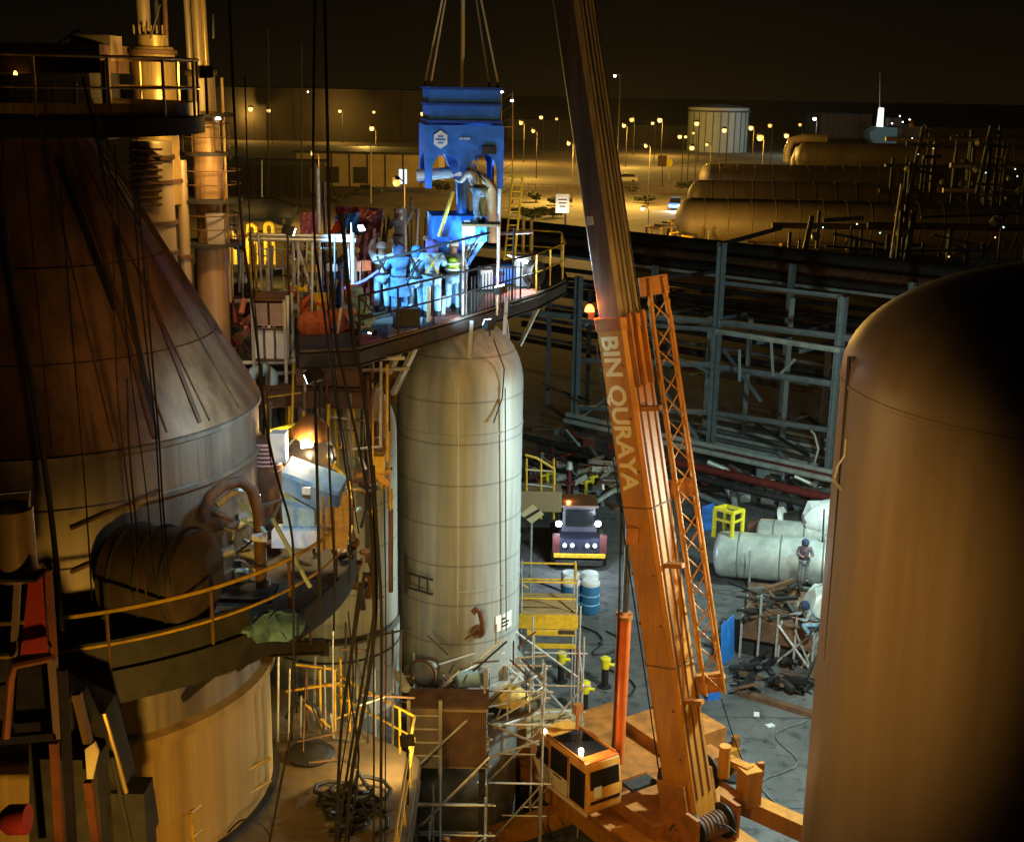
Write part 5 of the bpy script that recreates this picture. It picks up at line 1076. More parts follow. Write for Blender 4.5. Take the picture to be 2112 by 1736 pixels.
lf = thing('gantry_frame', 'dark boxed access frame with orange lit posts at the lower left', 'frame', P(60, 1736, 12.4))
pl_ = [P(12, 1520, 12.1), P(22, 1400, 12.1), P(30, 1372, 12.1), P(110, 1355, 12.1)]
MB().tube(pl_, .045, 8).build('bent_rail', M_CRANED, lf)
for u0, v0, u1, v1, m in ((108, 1355, 122, 1520, M_BROWN), (112, 1530, 125, 1760, M_CRANED), (0, 1525, 118, 1515, M_DARK), (158, 1430, 182, 1530, M_GOLD), (182, 1610, 202, 1760, M_CRANED), (128, 1380, 150, 1760, M_DARK)): MB().beam(P(u0, v0, 12.3), P(u1, v1, 12.3), .085).build('post', m, lf)
MB().sheet([P(36, 1380, 12.5), P(104, 1366, 12.5), P(112, 1505, 12.5), P(30, 1515, 12.5)], (0, .05, 0)).build('dark_panel', M_DARK, lf)
rl_ = MB().lathe([(0, 0), (.1, .02), (.16, .1), (.16, .3), (0, .3)], P(0, 1690, 12.1), 18, axis=(1, 0, .05)).build('red_cylinder', M_REDPANEL, lf)
ss = thing('slanting_brace', 'dark slanting brace with a pale orange gusset at the lower left', 'brace', P(230, 1650, 16))
MB().beam(P(165, 1420, 16.6), P(262, 1625, 17.6), .16, .12).build('beam', M_DARK, ss)
MB().sheet([P(175, 1545, 16), P(195, 1530, 16), P(203, 1552, 16), P(190, 1610, 16), P(180, 1615, 16)], (0, .05, 0)).build('gusset', M_CREAM, ss)
MB().box(P(250, 1690, 17.4), (.9, .5, 1.2)).build('casing', M_DARK, ss)
MB().box(P(160, 1650, 16.6), (.8, .5, 1.6)).build('casing', M_DARK, ss)
# yellow hand rails and hoses on the lower deck
hg = thing('hose_stand', 'yellow tube stand and black hoop beside the second tank skirt', 'stand', G(640, 1600, DZ))
MB().tube([P(590, 1425, 26.5), P(700, 1408, 26.5)], .03, 6).tube([P(610, 1370, 26.6), P(695, 1380, 26.6)], .03, 6).tube([P(620, 1440, 26.4), P(680, 1500, 26.4)], .04, 6).build('rail', M_YEL, hg)
MB().tube([P(590, 1480, 26.3), P(605, 1455, 26.3), P(632, 1447, 26.3), P(655, 1458, 26.3), P(662, 1480, 26.3)], .045, 8).build('hoop', M_BLACK, hg)
for u in (596, 632, 660, 690, 720): MB().tube([P(u, 1380, 26.5), P(u + 2, 1560, 26.5)], .03, 6).build('post', M_RUST if u % 3 else M_YEL, hg)
MB().lathe([(0, 0), (.5, .02), (.55, .1), (.3, .3), (0, .34)], G(640, 1560, DZ), 16).build('coiled_hose', M_BLACK, hg)
for k, (u0, v0, u1, v1, r_) in enumerate(((738, 1240, 690, 1540, .05), (755, 1240, 735, 1480, .07))): pass
hp = thing('hose_heap', 'black tangled heap of hoses at the bottom of the lower deck', 'hoses', G(720, 1690, DZ))
for k in range(9):
    c = G(690 + k * 9, 1640 + (k % 4) * 22, DZ); a0_ = random.uniform(0, 6.3); MB().tube([c + Vector((math.cos(a0_ + q * .75) * (.5 - q * .02), math.sin(a0_ + q * .75) * (.42 - q * .02), .06 + .05 * q * random.random())) for q in range(9)], .045, 7).build('hose', M_BLACK, hp)

# thin tubes, rods and scaffold in front of the second tank and over the lower deck
random.seed(51)
tg = thing('scaffold', 'dark tangled thin scaffold rising from the lower deck before the second tank', 'scaffold', G(690, 1640, DZ))
for k in range(16):
    u = 556 + k * 18 + random.uniform(-6, 6); Y = random.uniform(24.6, 27.5); v0, v1 = random.uniform(1240, 1380), random.uniform(1520, 1690)
    MB().tube([P(u, v0, Y), P(u + random.uniform(-6, 6), v1, Y)], random.uniform(.015, .032), 6).build('upright', random.choice((M_RUST, M_DARK, M_DARK, M_GALV, M_YEL)), tg)
for k in range(11):
    u = random.uniform(560, 780); v = random.uniform(1290, 1600); Y = random.uniform(24.6, 27); MB().tube([P(u, v, Y), P(u + random.uniform(40, 110), v - random.uniform(-10, 24), Y + .3)], .022, 6).build('ledger', random.choice((M_RUST, M_DARK, M_GALV, M_YEL)), tg)
for k in range(6):
    u = random.uniform(580, 760); v = random.uniform(1300, 1500); MB().tube([P(u, v, 26), P(u + random.uniform(-60, 60), v + 130, 26.2)], .02, 6).build('brace', random.choice((M_RUST, M_DARK, M_GALV)), tg)
for lab, pts, Y, r_ in (('thin slack cable left in the lower bundle', [(752, 1180), (728, 1330), (704, 1500), (692, 1736)], 21.2, .03), ('thin cable arching into the lower bundle', [(742, 1200), (720, 1400), (740, 1560), (718, 1736)], 21.4, .02), ('thin wire before the second tank skirt', [(718, 1260), (728, 1420), (700, 1620), (700, 1750)], 22, .014), ('thin wire along the straight black cable', [(792, 1000), (796, 1300), (794, 1740)], 22, .012), ('thin wire from the sacks to the floodlight', [(664, 500), (690, 760), (718, 960), (740, 1100)], 23, .014), ('thin wire over the cone roof edge', [(505, 160), (516, 480), (540, 800), (560, 960)], 20, .012), ('thin wire left on the cone roof', [(236, 300), (262, 700), (300, 1000), (318, 1200)], 18.2, .01), ('thin wire at the far left of the cone roof', [(120, 320), (150, 700), (175, 1000), (190, 1240)], 18, .012)):
    cable(lab, pts, Y, r_)
wc = thing('pipe_clutter', 'small pipes, valves and hoses crowded along the right end of the ring platform', 'pipes', P(700, 1100, 25))
for k in range(46):
    c = P(random.uniform(560, 770), random.uniform(1010, 1230), random.uniform(24, 26.4)); m = random.choice((M_RUST, M_DARK, M_DARK, M_GALV, M_BLUETARP, M_YEL, M_WHITE, M_PLANK))
    d = Vector((random.uniform(-1, 1), random.uniform(-.5, .5), random.uniform(-1, 1))).normalized() * random.uniform(.1, .4)
    if k % 3: MB().tube([c - d, c + d * .1 + Vector((.05, 0, .05)), c + d], random.uniform(.02, .055), 7).build('pipe_piece', m, wc)
    else: MB().lathe([(0, -.05), (.1, -.05), (.1, .05), (0, .05)], c, 12, axis=d).build('flange', m, wc)

dk = thing('dark_casing', 'black bulky machine casing in front of the golden lower tank', 'casing', P(180, 1736, 17.0))
A_, B_, C_, D_ = P(60, 1400, 17.0), P(214, 1470, 17.2), P(306, 1740, 17.4), P(60, 1740, 17.0)
MB().sheet([A_, B_, P(262, 1650, 17.3), P(296, 1668, 17.3), C_, D_], (0, .6, 0)).build('casing_body', M_BLACK, dk)
for k in range(4): MB().beam(P(130 + k * 34, 1500 + k * 20, 16.9), P(150 + k * 40, 1736, 16.9), .05).build('rib', M_DARK, dk)
MB().tube([P(214, 1470, 17.1), P(240, 1560, 17.1), P(262, 1640, 17.2)], .035, 7).build('edge_pipe', M_GOLD, dk)
# ================================================================ PIPE RACK FRAME BEHIND THE CRANE
pr = thing('pipe_rack', 'grey blue steel pipe rack frame standing in the yard behind the crane', 'pipe rack', (12.4, 76.8, 0))
cols = {0: (4.2, 83.0), 1: (12.4, 76.8), 2: (18.2, 70.2)}
top_ = {0: P(1197, 570, 83).z, 1: P(1482, 500, 76.8).z, 2: P(1735, 612, 70.2).z}
bk = Vector((5.6, 6.0, 0))
for i, (x, y) in cols.items():
    MB().ibeam((x, y, 0), (x, y, top_[i]), .42, .42, .06, up=(.735, -.68, 0)).build('column', M_FRAME, pr)
    MB().ibeam((x + bk.x, y + bk.y, 0), (x + bk.x, y + bk.y, top_[i] - (2 if i == 1 else 0)), .36, .36, .05, up=(.735, -.68, 0)).build('column', M_FRAME, pr)
    MB().box((x, y, .2), (.8, .8, .4), .8).build('footing', M_CONC, pr)
def rb(u0, v0, Y0, u1, v1, Y1, w=.3, h=.34, m=M_FRAME): MB().ibeam(P(u0, v0, Y0), P(u1, v1, Y1), w, h, .05).build('beam', m, pr)
c0y, c1y, c2y = 83.0, 76.8, 70.2
rb(1060, 640, 85.5, 1196, 655, 83.2); rb(1196, 640, 83.2, 1478, 664, c1y); rb(1480, 664, c1y, 1733, 694, c2y); rb(1735, 696, c2y, 1830, 703, 68)
rb(1195, 660, 83.4, 1476, 680, c1y - .5, .26, .26); rb(1476, 682, c1y - .5, 1733, 722, c2y - .5, .3, .3, M_PIPE); rb(1733, 722, c2y - .5, 1765, 726, 69)
rb(1190, 742, 83.2, 1474, 752, c1y); rb(1474, 755, c1y, 1726, 792, c2y)
rb(1492, 583, c1y + .3, 1737, 612, c2y + .3, .2, .24); rb(1186, 840, 83.1, 1468, 850, c1y, .24, .28); rb(1468, 850, c1y, 1720, 888, c2y, .24, .28)
rb(1190, 590, 83.2, 1490, 560, 82, .2, .2, M_DARK); rb(1484, 505, c1y, 1612, 470, c1y + 6, .22, .22, M_DARK)
for u0, v0, Y0, u1, v1, Y1 in ((1492, 720, 79, 1570, 828, 76), (1260, 815, 82, 1192, 866, 83), (1380, 730, 79, 1470, 770, 77), (1525, 720, 74, 1525, 786, 74), (1590, 700, 73.5, 1594, 775, 73.5), (1640, 740, 73, 1610, 770, 73), (1372, 810, 78.5, 1440, 905, 77), (1206, 672, 83, 1222, 660, 83)):
    MB().beam(P(u0, v0, Y0), P(u1, v1, Y1), .16).build('brace', M_FRAME, pr)
for i, (a, b_) in enumerate(((0, 1), (1, 2))):
    for f_ in (.35, .7):
        x = cols[a][0] + (cols[b_][0] - cols[a][0]) * f_; y = cols[a][1] + (cols[b_][1] - cols[a][1]) * f_
        z = P(1476, 680, c1y).z - .3
        MB().ibeam((x, y, z), (x + bk.x, y + bk.y, z), .2, .24, .04).build('cross_beam', M_FRAME, pr)
# pipes running on and under the rack
d_ = Vector((.77, -.64, 0)); random.seed(3)
GP = 'pipes along the pipe rack'
def run(label, u, v, Y, l0, l1, r_, m, g=GP): 
    c = P(u, v, Y); return tag(MB().tube([c - d_ * l0, c + d_ * l1], r_, 12).build('pipe', m), label, 'pipe', g)
run('dark fat pipe highest behind the rack', 1560, 520, 92, 30, 26, .55, M_DARK); run('second dark fat pipe high behind the rack', 1560, 548, 90, 30, 24, .5, M_RUST)
run('third dark pipe high behind the rack', 1560, 566, 88, 28, 24, .34, M_DARK); run('thin pale pipe below the dark high pipes', 1560, 578, 87, 28, 22, .12, M_PIPE)
run('thin dark pipe just over the upper beam', 1560, 640, 84, 20, 18, .2, M_DARK)
run('red pipe on the ground line in front of the rack', 1530, 985, 68, 9, 8, .24, M_REDP, 'ground pipes'); run('second red pipe lying behind the first', 1600, 960, 70.5, 4, 8, .2, M_REDP, 'ground pipes')
run('pale pipe lying low under the bottom beam', 1560, 940, 72, 14, 9, .17, M_PIPE, 'ground pipes'); run('second pale pipe lying low under the bottom beam', 1560, 955, 71, 14, 8.6, .17, M_PIPE, 'ground pipes')
run('dark pipe lying in front of the red pipe', 1500, 1000, 66, 20, 9, .2, M_DARK, 'ground pipes')
GT = 'stacked grey tubes under the pipe rack'
for k in range(9):
    c = G(1590, 955 - k * 9, .2); o = run(('tube nearest the yard in the grey stack', 'second tube from the yard in the grey stack', 'third tube from the yard in the grey stack', 'fourth tube from the yard in the grey stack', 'fifth tube, the middle of the grey stack', 'fourth tube from the back of the grey stack', 'third tube from the back of the grey stack', 'second tube from the back of the grey stack', 'rearmost tube of the grey stack')[k], 1580, 955 - k * 9, G(1580, 955 - k * 9, .2).y, 5.5 + random.uniform(-.6, .6), 4.6, .13, M_PIPEG if k % 2 else M_PIPE, GT)
hs = thing('stair_stringer', 'dark slanting stair under the rack by the right column', 'stair', G(1650, 940))
for dy in (0, .9): MB().beam(P(1560, 875, 75 + dy), P(1668, 940, 72 + dy), .3, .1).build('stringer', M_DARK, hs)
for k in range(9): MB().beam(P(1560, 875, 75).lerp(P(1668, 940, 72), (k + .5) / 9), P(1560, 875, 75.9).lerp(P(1668, 940, 72.9), (k + .5) / 9), .28, .04).build('tread', M_RUST, hs)
MB().tube([P(1680, 955, 71), P(1688, 925, 71), P(1680, 895, 71.2), P(1672, 888, 71.4)], .07, 8).build('rail', M_PIPE, hs)
for k, (u, v) in enumerate(((1600, 975), (1580, 1005))):
    c = G(u, v); o = thing('concrete_sleeper', ('white concrete sleeper under the red pipe', 'white concrete sleeper nearer the crane')[k], 'sleeper', c)
    MB().box(c + Vector((0, 0, .25)), (1.4, .6, .5), -.7, taper=.8).build('sleeper_block', M_WHITE, o); MB().box(c + Vector((.1, 0, .6)), (.3, .3, .2), -.7).build('shoe', M_RUST, o)
kb = thing('kerb_barrier', 'long yellowish barrier with dark gaps behind the rack', 'barrier', G(1480, 612))
a, c = G(1340, 606), G(1640, 622)
MB().beam(a + Vector((0, 0, .45)), c + Vector((0, 0, .45)), .5, .9).build('barrier_wall', M_YEL, kb)
for k in range(12):
    if k % 4 != 3: q = a.lerp(c, (k + .5) / 12); MB().box(q + Vector((0, -.27, .55)), (.8, .06, .4), math.atan2(c.y - a.y, c.x - a.x)).build('gap', M_BLACK, kb)
# dense pipework inside and behind the frame
random.seed(61)
GD2 = 'dark pipes packed behind the pipe rack'
for k in range(16):
    v = 600 + k * 20 + random.uniform(-6, 6); Y = random.uniform(82, 96); c = P(1500, v, Y)
    if c.z < .4: continue
    nm = ('first', 'second', 'third', 'fourth', 'fifth', 'sixth', 'seventh', 'eighth', 'ninth', 'tenth', 'eleventh', 'twelfth', 'thirteenth', 'fourteenth', 'fifteenth', 'sixteenth')[k]
    run(nm + ' dark pipe from the top behind the rack frame', 1500, v, Y, random.uniform(14, 30), random.uniform(12, 22), random.uniform(.1, .34), random.choice((M_DARK, M_PIPEG, M_RUST, M_PIPEG, M_FRAME)), GD2)
pk = thing('steel_support', 'second row of grey supports and pipe brackets behind the rack frame', 'supports', (12, 90, 0))
for k in range(9):
    p = P(1130 + k * 82, 780, 88 - k * 1.6); MB().ibeam((p.x, p.y, 0), (p.x, p.y, random.uniform(6, 10)), .3, .3, .05).build('column', random.choice((M_FRAME, M_PIPEG, M_DARK)), pk)
for k in range(14):
    u, v = random.uniform(1100, 1680), random.uniform(660, 880); MB().beam(P(u, v, 84), P(u + random.uniform(30, 110), v + random.uniform(-30, 50), 82), random.uniform(.08, .22)).build('brace', random.choice((M_FRAME, M_PIPEG, M_DARK, M_RUST)), pk)
yc = thing('pipe_clutter', 'dark pipe spools and scrap scattered on the yard before the rack', 'pipes', G(1450, 1010))
for k in range(110):
    u = random.uniform(1085, 1290) if k % 2 else random.uniform(1420, 1725); v = random.uniform(880, 1050) if k % 2 else random.uniform(975, 1050)
    c = G(u, v) + Vector((0, 0, random.uniform(.05, .5))); d = (d_ * random.uniform(-1, 1) + Vector((random.uniform(-.4, .4), random.uniform(-.4, .4), random.uniform(-.1, .25)))).normalized() * random.uniform(.3, 1.8)
    m = random.choice((M_PIPEG, M_DARK, M_DARK, M_RUST, M_GALV, M_PIPE, M_FRAME, M_REDP))
    if k % 3: MB().tube([c - d, c + d], random.uniform(.05, .2), 8).build('pipe_piece', m, yc)
    else: MB().box(c, (random.uniform(.3, 1.2), random.uniform(.3, .9), random.uniform(.2, .8)), random.random() * 3).build('box_piece', m, yc)
# ================================================================ YARD LEFT OF THE CRANE
ldr = thing('loader', 'dark loader with two glaring white headlights and an orange beacon', 'loader', G(1193, 1168))
q = wloc(ldr); Wd = 2.3
MB().box(q + Vector((0, 1.6, 1.05)), (1.9, 4.0, .9)).build('chassis', mat('loader_navy', (.012, .013, .03), .5, 0, .3, 3), ldr)
MB().box(q + Vector((0, 1.5, 2.1)), (1.7, 1.7, 1.2), taper=.88).build('cab', mat('loader_cab', (.02, .017, .035), .4, 0, .2, 3), ldr)
MB().box(q + Vector((0, .66, 2.15)), (1.3, .04, .8)).build('window', M_GLASS, ldr)
MB().box(q + Vector((0, 1.5, 2.76)), (1.8, 1.8, .1)).build('roof', mat('loader_roof', (.10, .04, .02), .5, 0, .3, 3), ldr)
MB().box(q + Vector((0, -.55, .75)), (2.4, .16, .16)).build('bumper', M_YEL, ldr)
MB().box(q + Vector((0, -.5, .4)), (2.2, .25, .25)).build('bumper', M_DARK, ldr)
for s_ in (-1, 1):
    MB().box(q + Vector((s_ * 1.1, -.3, 1.25)), (.32, .3, .9)).build('mast_post', mat('loader_dull_red', (.07, .012, .012), .6, 0, .3, 4), ldr)
    for y in (.2, 2.9):
        w = MB().lathe([(.15, -.2), (.55, -.2), (.6, -.12), (.6, .12), (.55, .2), (.15, .2)], q + Vector((s_ * 1.1, y, .6)), 24, axis=(1, 0, 0)).build('wheel', M_BLACK, ldr)
        MB().lathe([(0, -.205), (.28, -.205), (.28, .205), (0, .205)], q + Vector((s_ * 1.1, y, .6)), 16, axis=(1, 0, 0)).build('hub', M_YEL, w)
    hp_ = P(1193 + s_ * 40.5, 1080, q.y + .1)
    MB().box(hp_ + Vector((0, .14, 0)), (.3, .2, .3)).build('lamp_housing', M_DARK, ldr)
    MB().lathe([(0, .05), (.13, .03), (.14, 0)], hp_, 16, axis=(0, -1, 0)).build('headlight', lens('headlight_lens', (.72, .86, 1), 45), ldr)
    MB().tube([hp_ + Vector((0, .16, -.1)), Vector((hp_.x, q.y + .9, 2.3))], .04, 6).build('lamp_arm', M_DARK, ldr)
    light('lamp_light', hp_ + Vector((0, -1.4, -.1)), 240, (.7, .85, 1), .12, ldr)
    for k in (0, 1): MB().lathe([(0, 0), (.1, .01), (.1, .1), (0, .12)], q + Vector((s_ * (.35 + k * .35), -.48, 1.25)), 10, axis=(0, -1, 0)).build('small_lamp', M_WHITE, ldr)
bq = P(1172, 1041, q.y + 1.6)
MB().lathe(dome(.16, 0, .25, 6), bq, 14).build('beacon', L_RED, ldr); MB().tube([bq, Vector((bq.x, bq.y, 2.7))], .04, 6).build('beacon_stem', M_DARK, ldr)
light('lamp_light', bq + Vector((0, -.3, .3)), 90, (1, .4, .1), .1, ldr)
# drums
GD = 'blue drums on the concrete yard'
dp = [(1180, 1246), (1214, 1252), (1178, 1238), (1212, 1240)]
base = G(1196, 1262)
for k, (dx, dy, la) in enumerate(((-.42, 0, 'front left blue drum with a white lid'), (.42, 0, 'front right blue drum with a white lid and pale bands'), (-.42, .85, 'rear left blue drum behind the front pair'), (.42, .85, 'rear right blue drum behind the front pair'))):
    c = base + Vector((dx, dy, 0)); o = thing('drum', la, 'drum', c, GD)
    MB().lathe([(0, .02), (.36, .02), (.40, .1), (.40, 1.22), (.36, 1.3), (0, 1.3)], c, 26).build('drum_body', M_BLUEDRUM, o)
    MB().lathe([(.3, 1.3), (.41, 1.3), (.41, 1.42), (.34, 1.5), (0, 1.5)], c, 26).build('lid', M_WHITE, o)
    for z in (.45, .85): MB().lathe([(.401, z - .03), (.425, z), (.401, z + .03)], c, 26).build('hoop', M_BLUETARP, o)
# bollard-like hydrants
GH = 'black hydrants with yellow caps'
for k, (u, v, la) in enumerate(((1205, 1468, 'nearest black hydrant with a yellow cap, left of the crane'), (1247, 1416, 'black hydrant with a yellow cap closest to the lift cylinder'), (1157, 1405, 'black hydrant with a yellow cap by the scaffold corner'), (1183, 1395, 'dark red standpipe behind the nearest hydrant'))):
    c = G(u, v); o = thing('hydrant', la, 'hydrant', c, GH)
    cap = M_YELB if k < 3 else M_REDP
    MB().lathe([(0, 0), (.26, 0), (.26, .06), (.13, .08), (.13, .75), (.1, .78)], c, 18).build('stem', M_BLACK if k < 3 else M_REDP, o)
    MB().lathe([(.16, .78), (.17, .82), (.17, 1.1), (.2, 1.1), (.2, 1.18), (.1, 1.25), (0, 1.25)], c, 18).build('cap', cap, o)
    MB().tube([c + Vector((0, 0, .95)), c + Vector((.34, -.05, .92))], .07, 10).build('outlet', cap, o)
# junk pile and rails near the loader
jp = thing('scrap_pile', 'pale tangled scrap pile behind the loader', 'scrap', G(1245, 1015))
random.seed(5)
for k in range(46):
    c = G(1245, 1015) + Vector((random.gauss(0, 1.2), random.gauss(0, 1.4), random.uniform(.1, 1.5))); v_ = Vector((random.uniform(-1, 1), random.uniform(-1, 1), random.uniform(-.5, .5))).normalized() * random.uniform(.4, 1.1)
    MB().beam(c - v_, c + v_, random.uniform(.06, .16), random.uniform(.04, .3)).build('scrap_piece', random.choice((M_GALV, M_PIPE, M_PIPEG, M_RUST)), jp)
yr = thing('guard_rail', 'yellow stair guard rail at the right side of the middle tank', 'guard rail', P(1115, 1000, 52))
MB().tube([P(1083, 938, 52), P(1106, 944, 52), P(1143, 966, 52), P(1143, 1000, 52)], .06, 8).build('rail', M_YEL, yr)
MB().tube([P(1083, 968, 52), P(1143, 972, 52)], .04, 6).build('rail', M_CREAM, yr); MB().tube([P(1085, 998, 52), P(1140, 1004, 52)], .04, 6).build('rail', M_GALV, yr)
for u in (1086, 1116, 1142): MB().tube([P(u, 945, 52), P(u, 1070, 52)], .05, 6).build('post', M_YEL, yr)
MB().box(P(1100, 1025, 52.5), (2.4, 1.2, .9)).build('platform_box', M_BROWN, yr)
dsn = thing('warning_sign', 'pale diamond warning sign beside the middle tank', 'sign', P(1097, 1090, 50))
c = P(1097, 1060, 50)
MB().sheet([c + Vector((-.5, 0, 0)), c + Vector((0, 0, -.42)), c + Vector((.5, 0, 0)), c + Vector((0, 0, .42))], (0, .05, 0)).build('sign_plate', M_CREAM, dsn)
MB().beam(c + Vector((-.3, -.02, -.2)), c + Vector((.3, -.02, .2)), .02, .12).build('stripe', M_DARK, dsn)
MB().tube([c + Vector((0, .08, 0)), Vector((c.x, c.y + .08, 0))], .05, 6).build('post', M_GALV, dsn)
vr = thing('valve_riser', 'purple red valve riser behind the loader beacon', 'valve', G(1172, 1050))
c = G(1172, 1050)
MB().tube([c, c + Vector((0, 0, 2.2))], .14, 10).build('riser', M_MAROON, vr)
MB().lathe([(0, -.04), (.35, -.04), (.35, .04), (0, .04)], c + Vector((0, 0, 1.5)), 16).build('flange', M_MAROON, vr); MB().lathe([(0, 0), (.2, .05), (.15, .4), (0, .5)], c + Vector((0, 0, 2.2)), 12).build('bonnet', M_PIPE, vr)
for k, (u, v) in enumerate(((1128, 1010), (1208, 1025), (1222, 1015))):
    c = G(u, v); o = thing('standpipe', ('bright yellow standpipe by the stair guard rail', 'bright yellow standpipe before the scrap pile', 'small yellow standpipe at the scrap pile')[k], 'standpipe', c)
    MB().tube([c, c + Vector((0, 0, 1.0))], .1, 10).build('stem', M_YELB, o); MB().tube([c + Vector((-.3, 0, .8)), c + Vector((.3, 0, .95))], .08, 8).build('arm', M_YELB, o)
# yellow access platform beside the middle tank
ap = thing('access_platform', 'yellow planked access platform with rails right of the middle tank foot', 'platform', G(1150, 1470))
Yp = 41.0; zt_ = P(1130, 1250, Yp).z
xa, xb = P(1072, 1250, Yp).x, P(1188, 1250, Yp).x
for k in range(7): MB().box(((xa + xb) / 2 + .0, Yp - .55 + k * .26, zt_), (xb - xa, .24, .05)).build('plank', M_PLANK, ap)
MB().box(((xa + xb) / 2, Yp - .72, zt_ - .25), (xb - xa + .1, .05, .5)).build('edge_board', M_YEL, ap)
MB().box(((xa + xb) / 2 + .1, Yp - .95, zt_ - .55), (xb - xa - .3, .4, .05)).build('step', M_YEL, ap); MB().box(((xa + xb) / 2 + .2, Yp - 1.25, zt_ - .9), (xb - xa - .5, .3, .05)).build('step', M_YEL, ap)
MB().box((xb - .35, Yp - .98, zt_ - .515), (.55, .3, .02)).build('mat', M_BLACK, ap)
for x in (xa + .05, xb - .02):
    for y in (Yp - .65, Yp + 1.1): MB().tube([Vector((x, y, 0)), Vector((x, y, zt_ + 1.25))], .035, 6).build('post', M_GALV, ap)
for y in (Yp - .65, Yp + 1.1):
    for h_ in (.55, 1.15): MB().tube([Vector((xa, y, zt_ + h_)), Vector((xb, y, zt_ + h_))], .035, 6).build('rail', M_YEL, ap)
for y0, y1 in ((Yp - .65, Yp + 1.1),): MB().tube([Vector((xb, y0, zt_ + .1)), Vector((xb, y1, zt_ + 1.2))], .035, 6).tube([Vector((xa, y0, zt_ + 1.1)), Vector((xa + .3, y1, zt_ + .2))], .03, 6).build('brace', M_YEL, ap)
# ================================================================ SCAFFOLD ROUND THE FOOT OF THE MIDDLE TANK
GA = 'scaffold bays round the foot of the middle tank'
def bay(label, x0, x1, y0, y1, z1, lifts, braces=True, deck=None, m=M_GALV, under=None):
    t = thing('scaffold', label, 'scaffold', ((x0 + x1) / 2, (y0 + y1) / 2, 0), GA)
    for x in (x0, x1):
        for y in (y0, y1): MB().tube([Vector((x, y, 0)), Vector((x, y, z1 + random.uniform(-.3, .5)))], .032, 6).build('standard', m, t)
    for z in lifts:
        for y in (y0, y1): MB().tube([Vector((x0 - .25, y, z)), Vector((x1 + .25, y, z))], .03, 6).build('ledger', m, t)
        for x in (x0, x1): MB().tube([Vector((x, y0 - .25, z + .06)), Vector((x, y1 + .25, z + .06))], .03, 6).build('transom', m, t)
    if braces:
        for a, c in zip(lifts, lifts[1:]): MB().tube([Vector((x0, y0 - .05, a)), Vector((x1, y0 - .05, c))], .03, 6).build('brace', m, t)
    if deck is not None:
        n = max(2, int((y1 - y0) / .25))
        for k in range(n): MB().box(((x0 + x1) / 2, y0 + (y1 - y0) * (k + .5) / n, deck), (x1 - x0 + .3, (y1 - y0) / n - .02, .05)).build('plank', M_PLANK, t)
    return t
bay('front scaffold bay with timber deck under the middle tank', -2.5, -.62, 30.6, 32.0, 5.6, (.5, 2.4, 4.4, 5.2), True, 4.5)
bay('right scaffold bay against the middle tank foot', -.55, 1.0, 31.8, 33.4, 6.4, (1.2, 3.2, 5.0, 6.0), True)
bay('scaffold bay right behind the middle tank foot', .75, 2.2, 34.2, 36.4, 6.3, (1.0, 3.0, 5.0), True, 3.1)
bay('left scaffold bay between the two grey tanks', -3.1, -2.6, 32.6, 34.6, 7.0, (2.0, 4.0, 6.0), False)
bay('low scaffold tower in the dark at the bottom', -1.9, -.5, 28.6, 30.0, 4.2, (.8, 2.2, 3.6), True)
sc = thing('scaffold_tubes', 'loose slanting scaffold tubes reaching from the tank foot toward the crane', 'scaffold', (0.8, 33, 0))
for u0, v0, u1, v1, Y0, Y1 in ((1005, 1490, 1112, 1535, 31, 31.5), (1008, 1562, 1112, 1527, 31, 31.5), (1020, 1500, 1110, 1470, 31.2, 33), (1062, 1352, 1190, 1490, 34, 36), (1040, 1368, 1110, 1430, 33.5, 34), (905, 1370, 1000, 1340, 32.4, 33), (920, 1400, 1040, 1345, 32.2, 33.4), (1100, 1470, 1175, 1466, 33, 36), (1190, 1395, 1060, 1300, 35.5, 34), (860, 1580, 1000, 1450, 29, 30), (870, 1700, 1010, 1560, 28.4, 28.8), (1000, 1600, 1000, 1380, 30.4, 30.5), (908, 1736, 908, 1560, 28.5, 28.6), (860, 1660, 1000, 1660, 28.4, 28.5)):
    MB().tube([P(u0, v0, Y0), P(u1, v1, Y1)], .034, 6).build('tube', M_GALV, sc)
rg = thing('ring_walkway', 'curved grating walkway with rails at the foot of the middle tank', 'walkway', (MX, MY, 5.0))
MB().lathe([(MR + .25, 4.9), (MR + 1.1, 4.9), (MR + 1.1, 4.98), (MR + .25, 4.98), (MR + .25, 4.9)], (MX, MY, 0), 36, 180, 340, smooth=False).build('deck', M_GRATE, rg)
railing(rg, arc((MX, MY), MR + 1.08, 182, 255, 4.98, 14), 1.0, M_GALV, .8, .028); railing(rg, arc((MX, MY), MR + 1.08, 285, 335, 4.98, 10), 1.0, M_GALV, .8, .028)
ct = thing('container', 'brown corrugated container with a ladder side at the foot of the tanks', 'container', P(920, 1560, 30.2))
q0, q1 = P(846, 1440, 30.2), P(1004, 1440, 30.2); zb_ = P(920, 1562, 30.2).z
MB().box(((q0.x + q1.x) / 2, 30.2, (q0.z + zb_) / 2 - .05), (q1.x - q0.x, .9, q0.z - zb_)).build('body', M_BROWN, ct)
for k in range(22):
    x = q0.x + (q1.x - q0.x) * (.43 + .57 * (k + .5) / 22); MB().box((x, 29.73, (q0.z + zb_) / 2 - .05), (.04, .06, q0.z - zb_ - .15)).build('corrugation', M_RUST, ct)
for k in range(4): MB().tube([Vector((q0.x + .02, 29.7, q0.z - .22 - k * .38)), Vector((q0.x + (q1.x - q0.x) * .4, 29.7, q0.z - .22 - k * .38))], .03, 6).build('rung', M_CREAM, ct)
for f_ in (0.0, .41): MB().box((q0.x + (q1.x - q0.x) * f_, 29.72, (q0.z + zb_) / 2), (.09, .08, q0.z - zb_ + .4)).build('post', M_CREAM, ct)
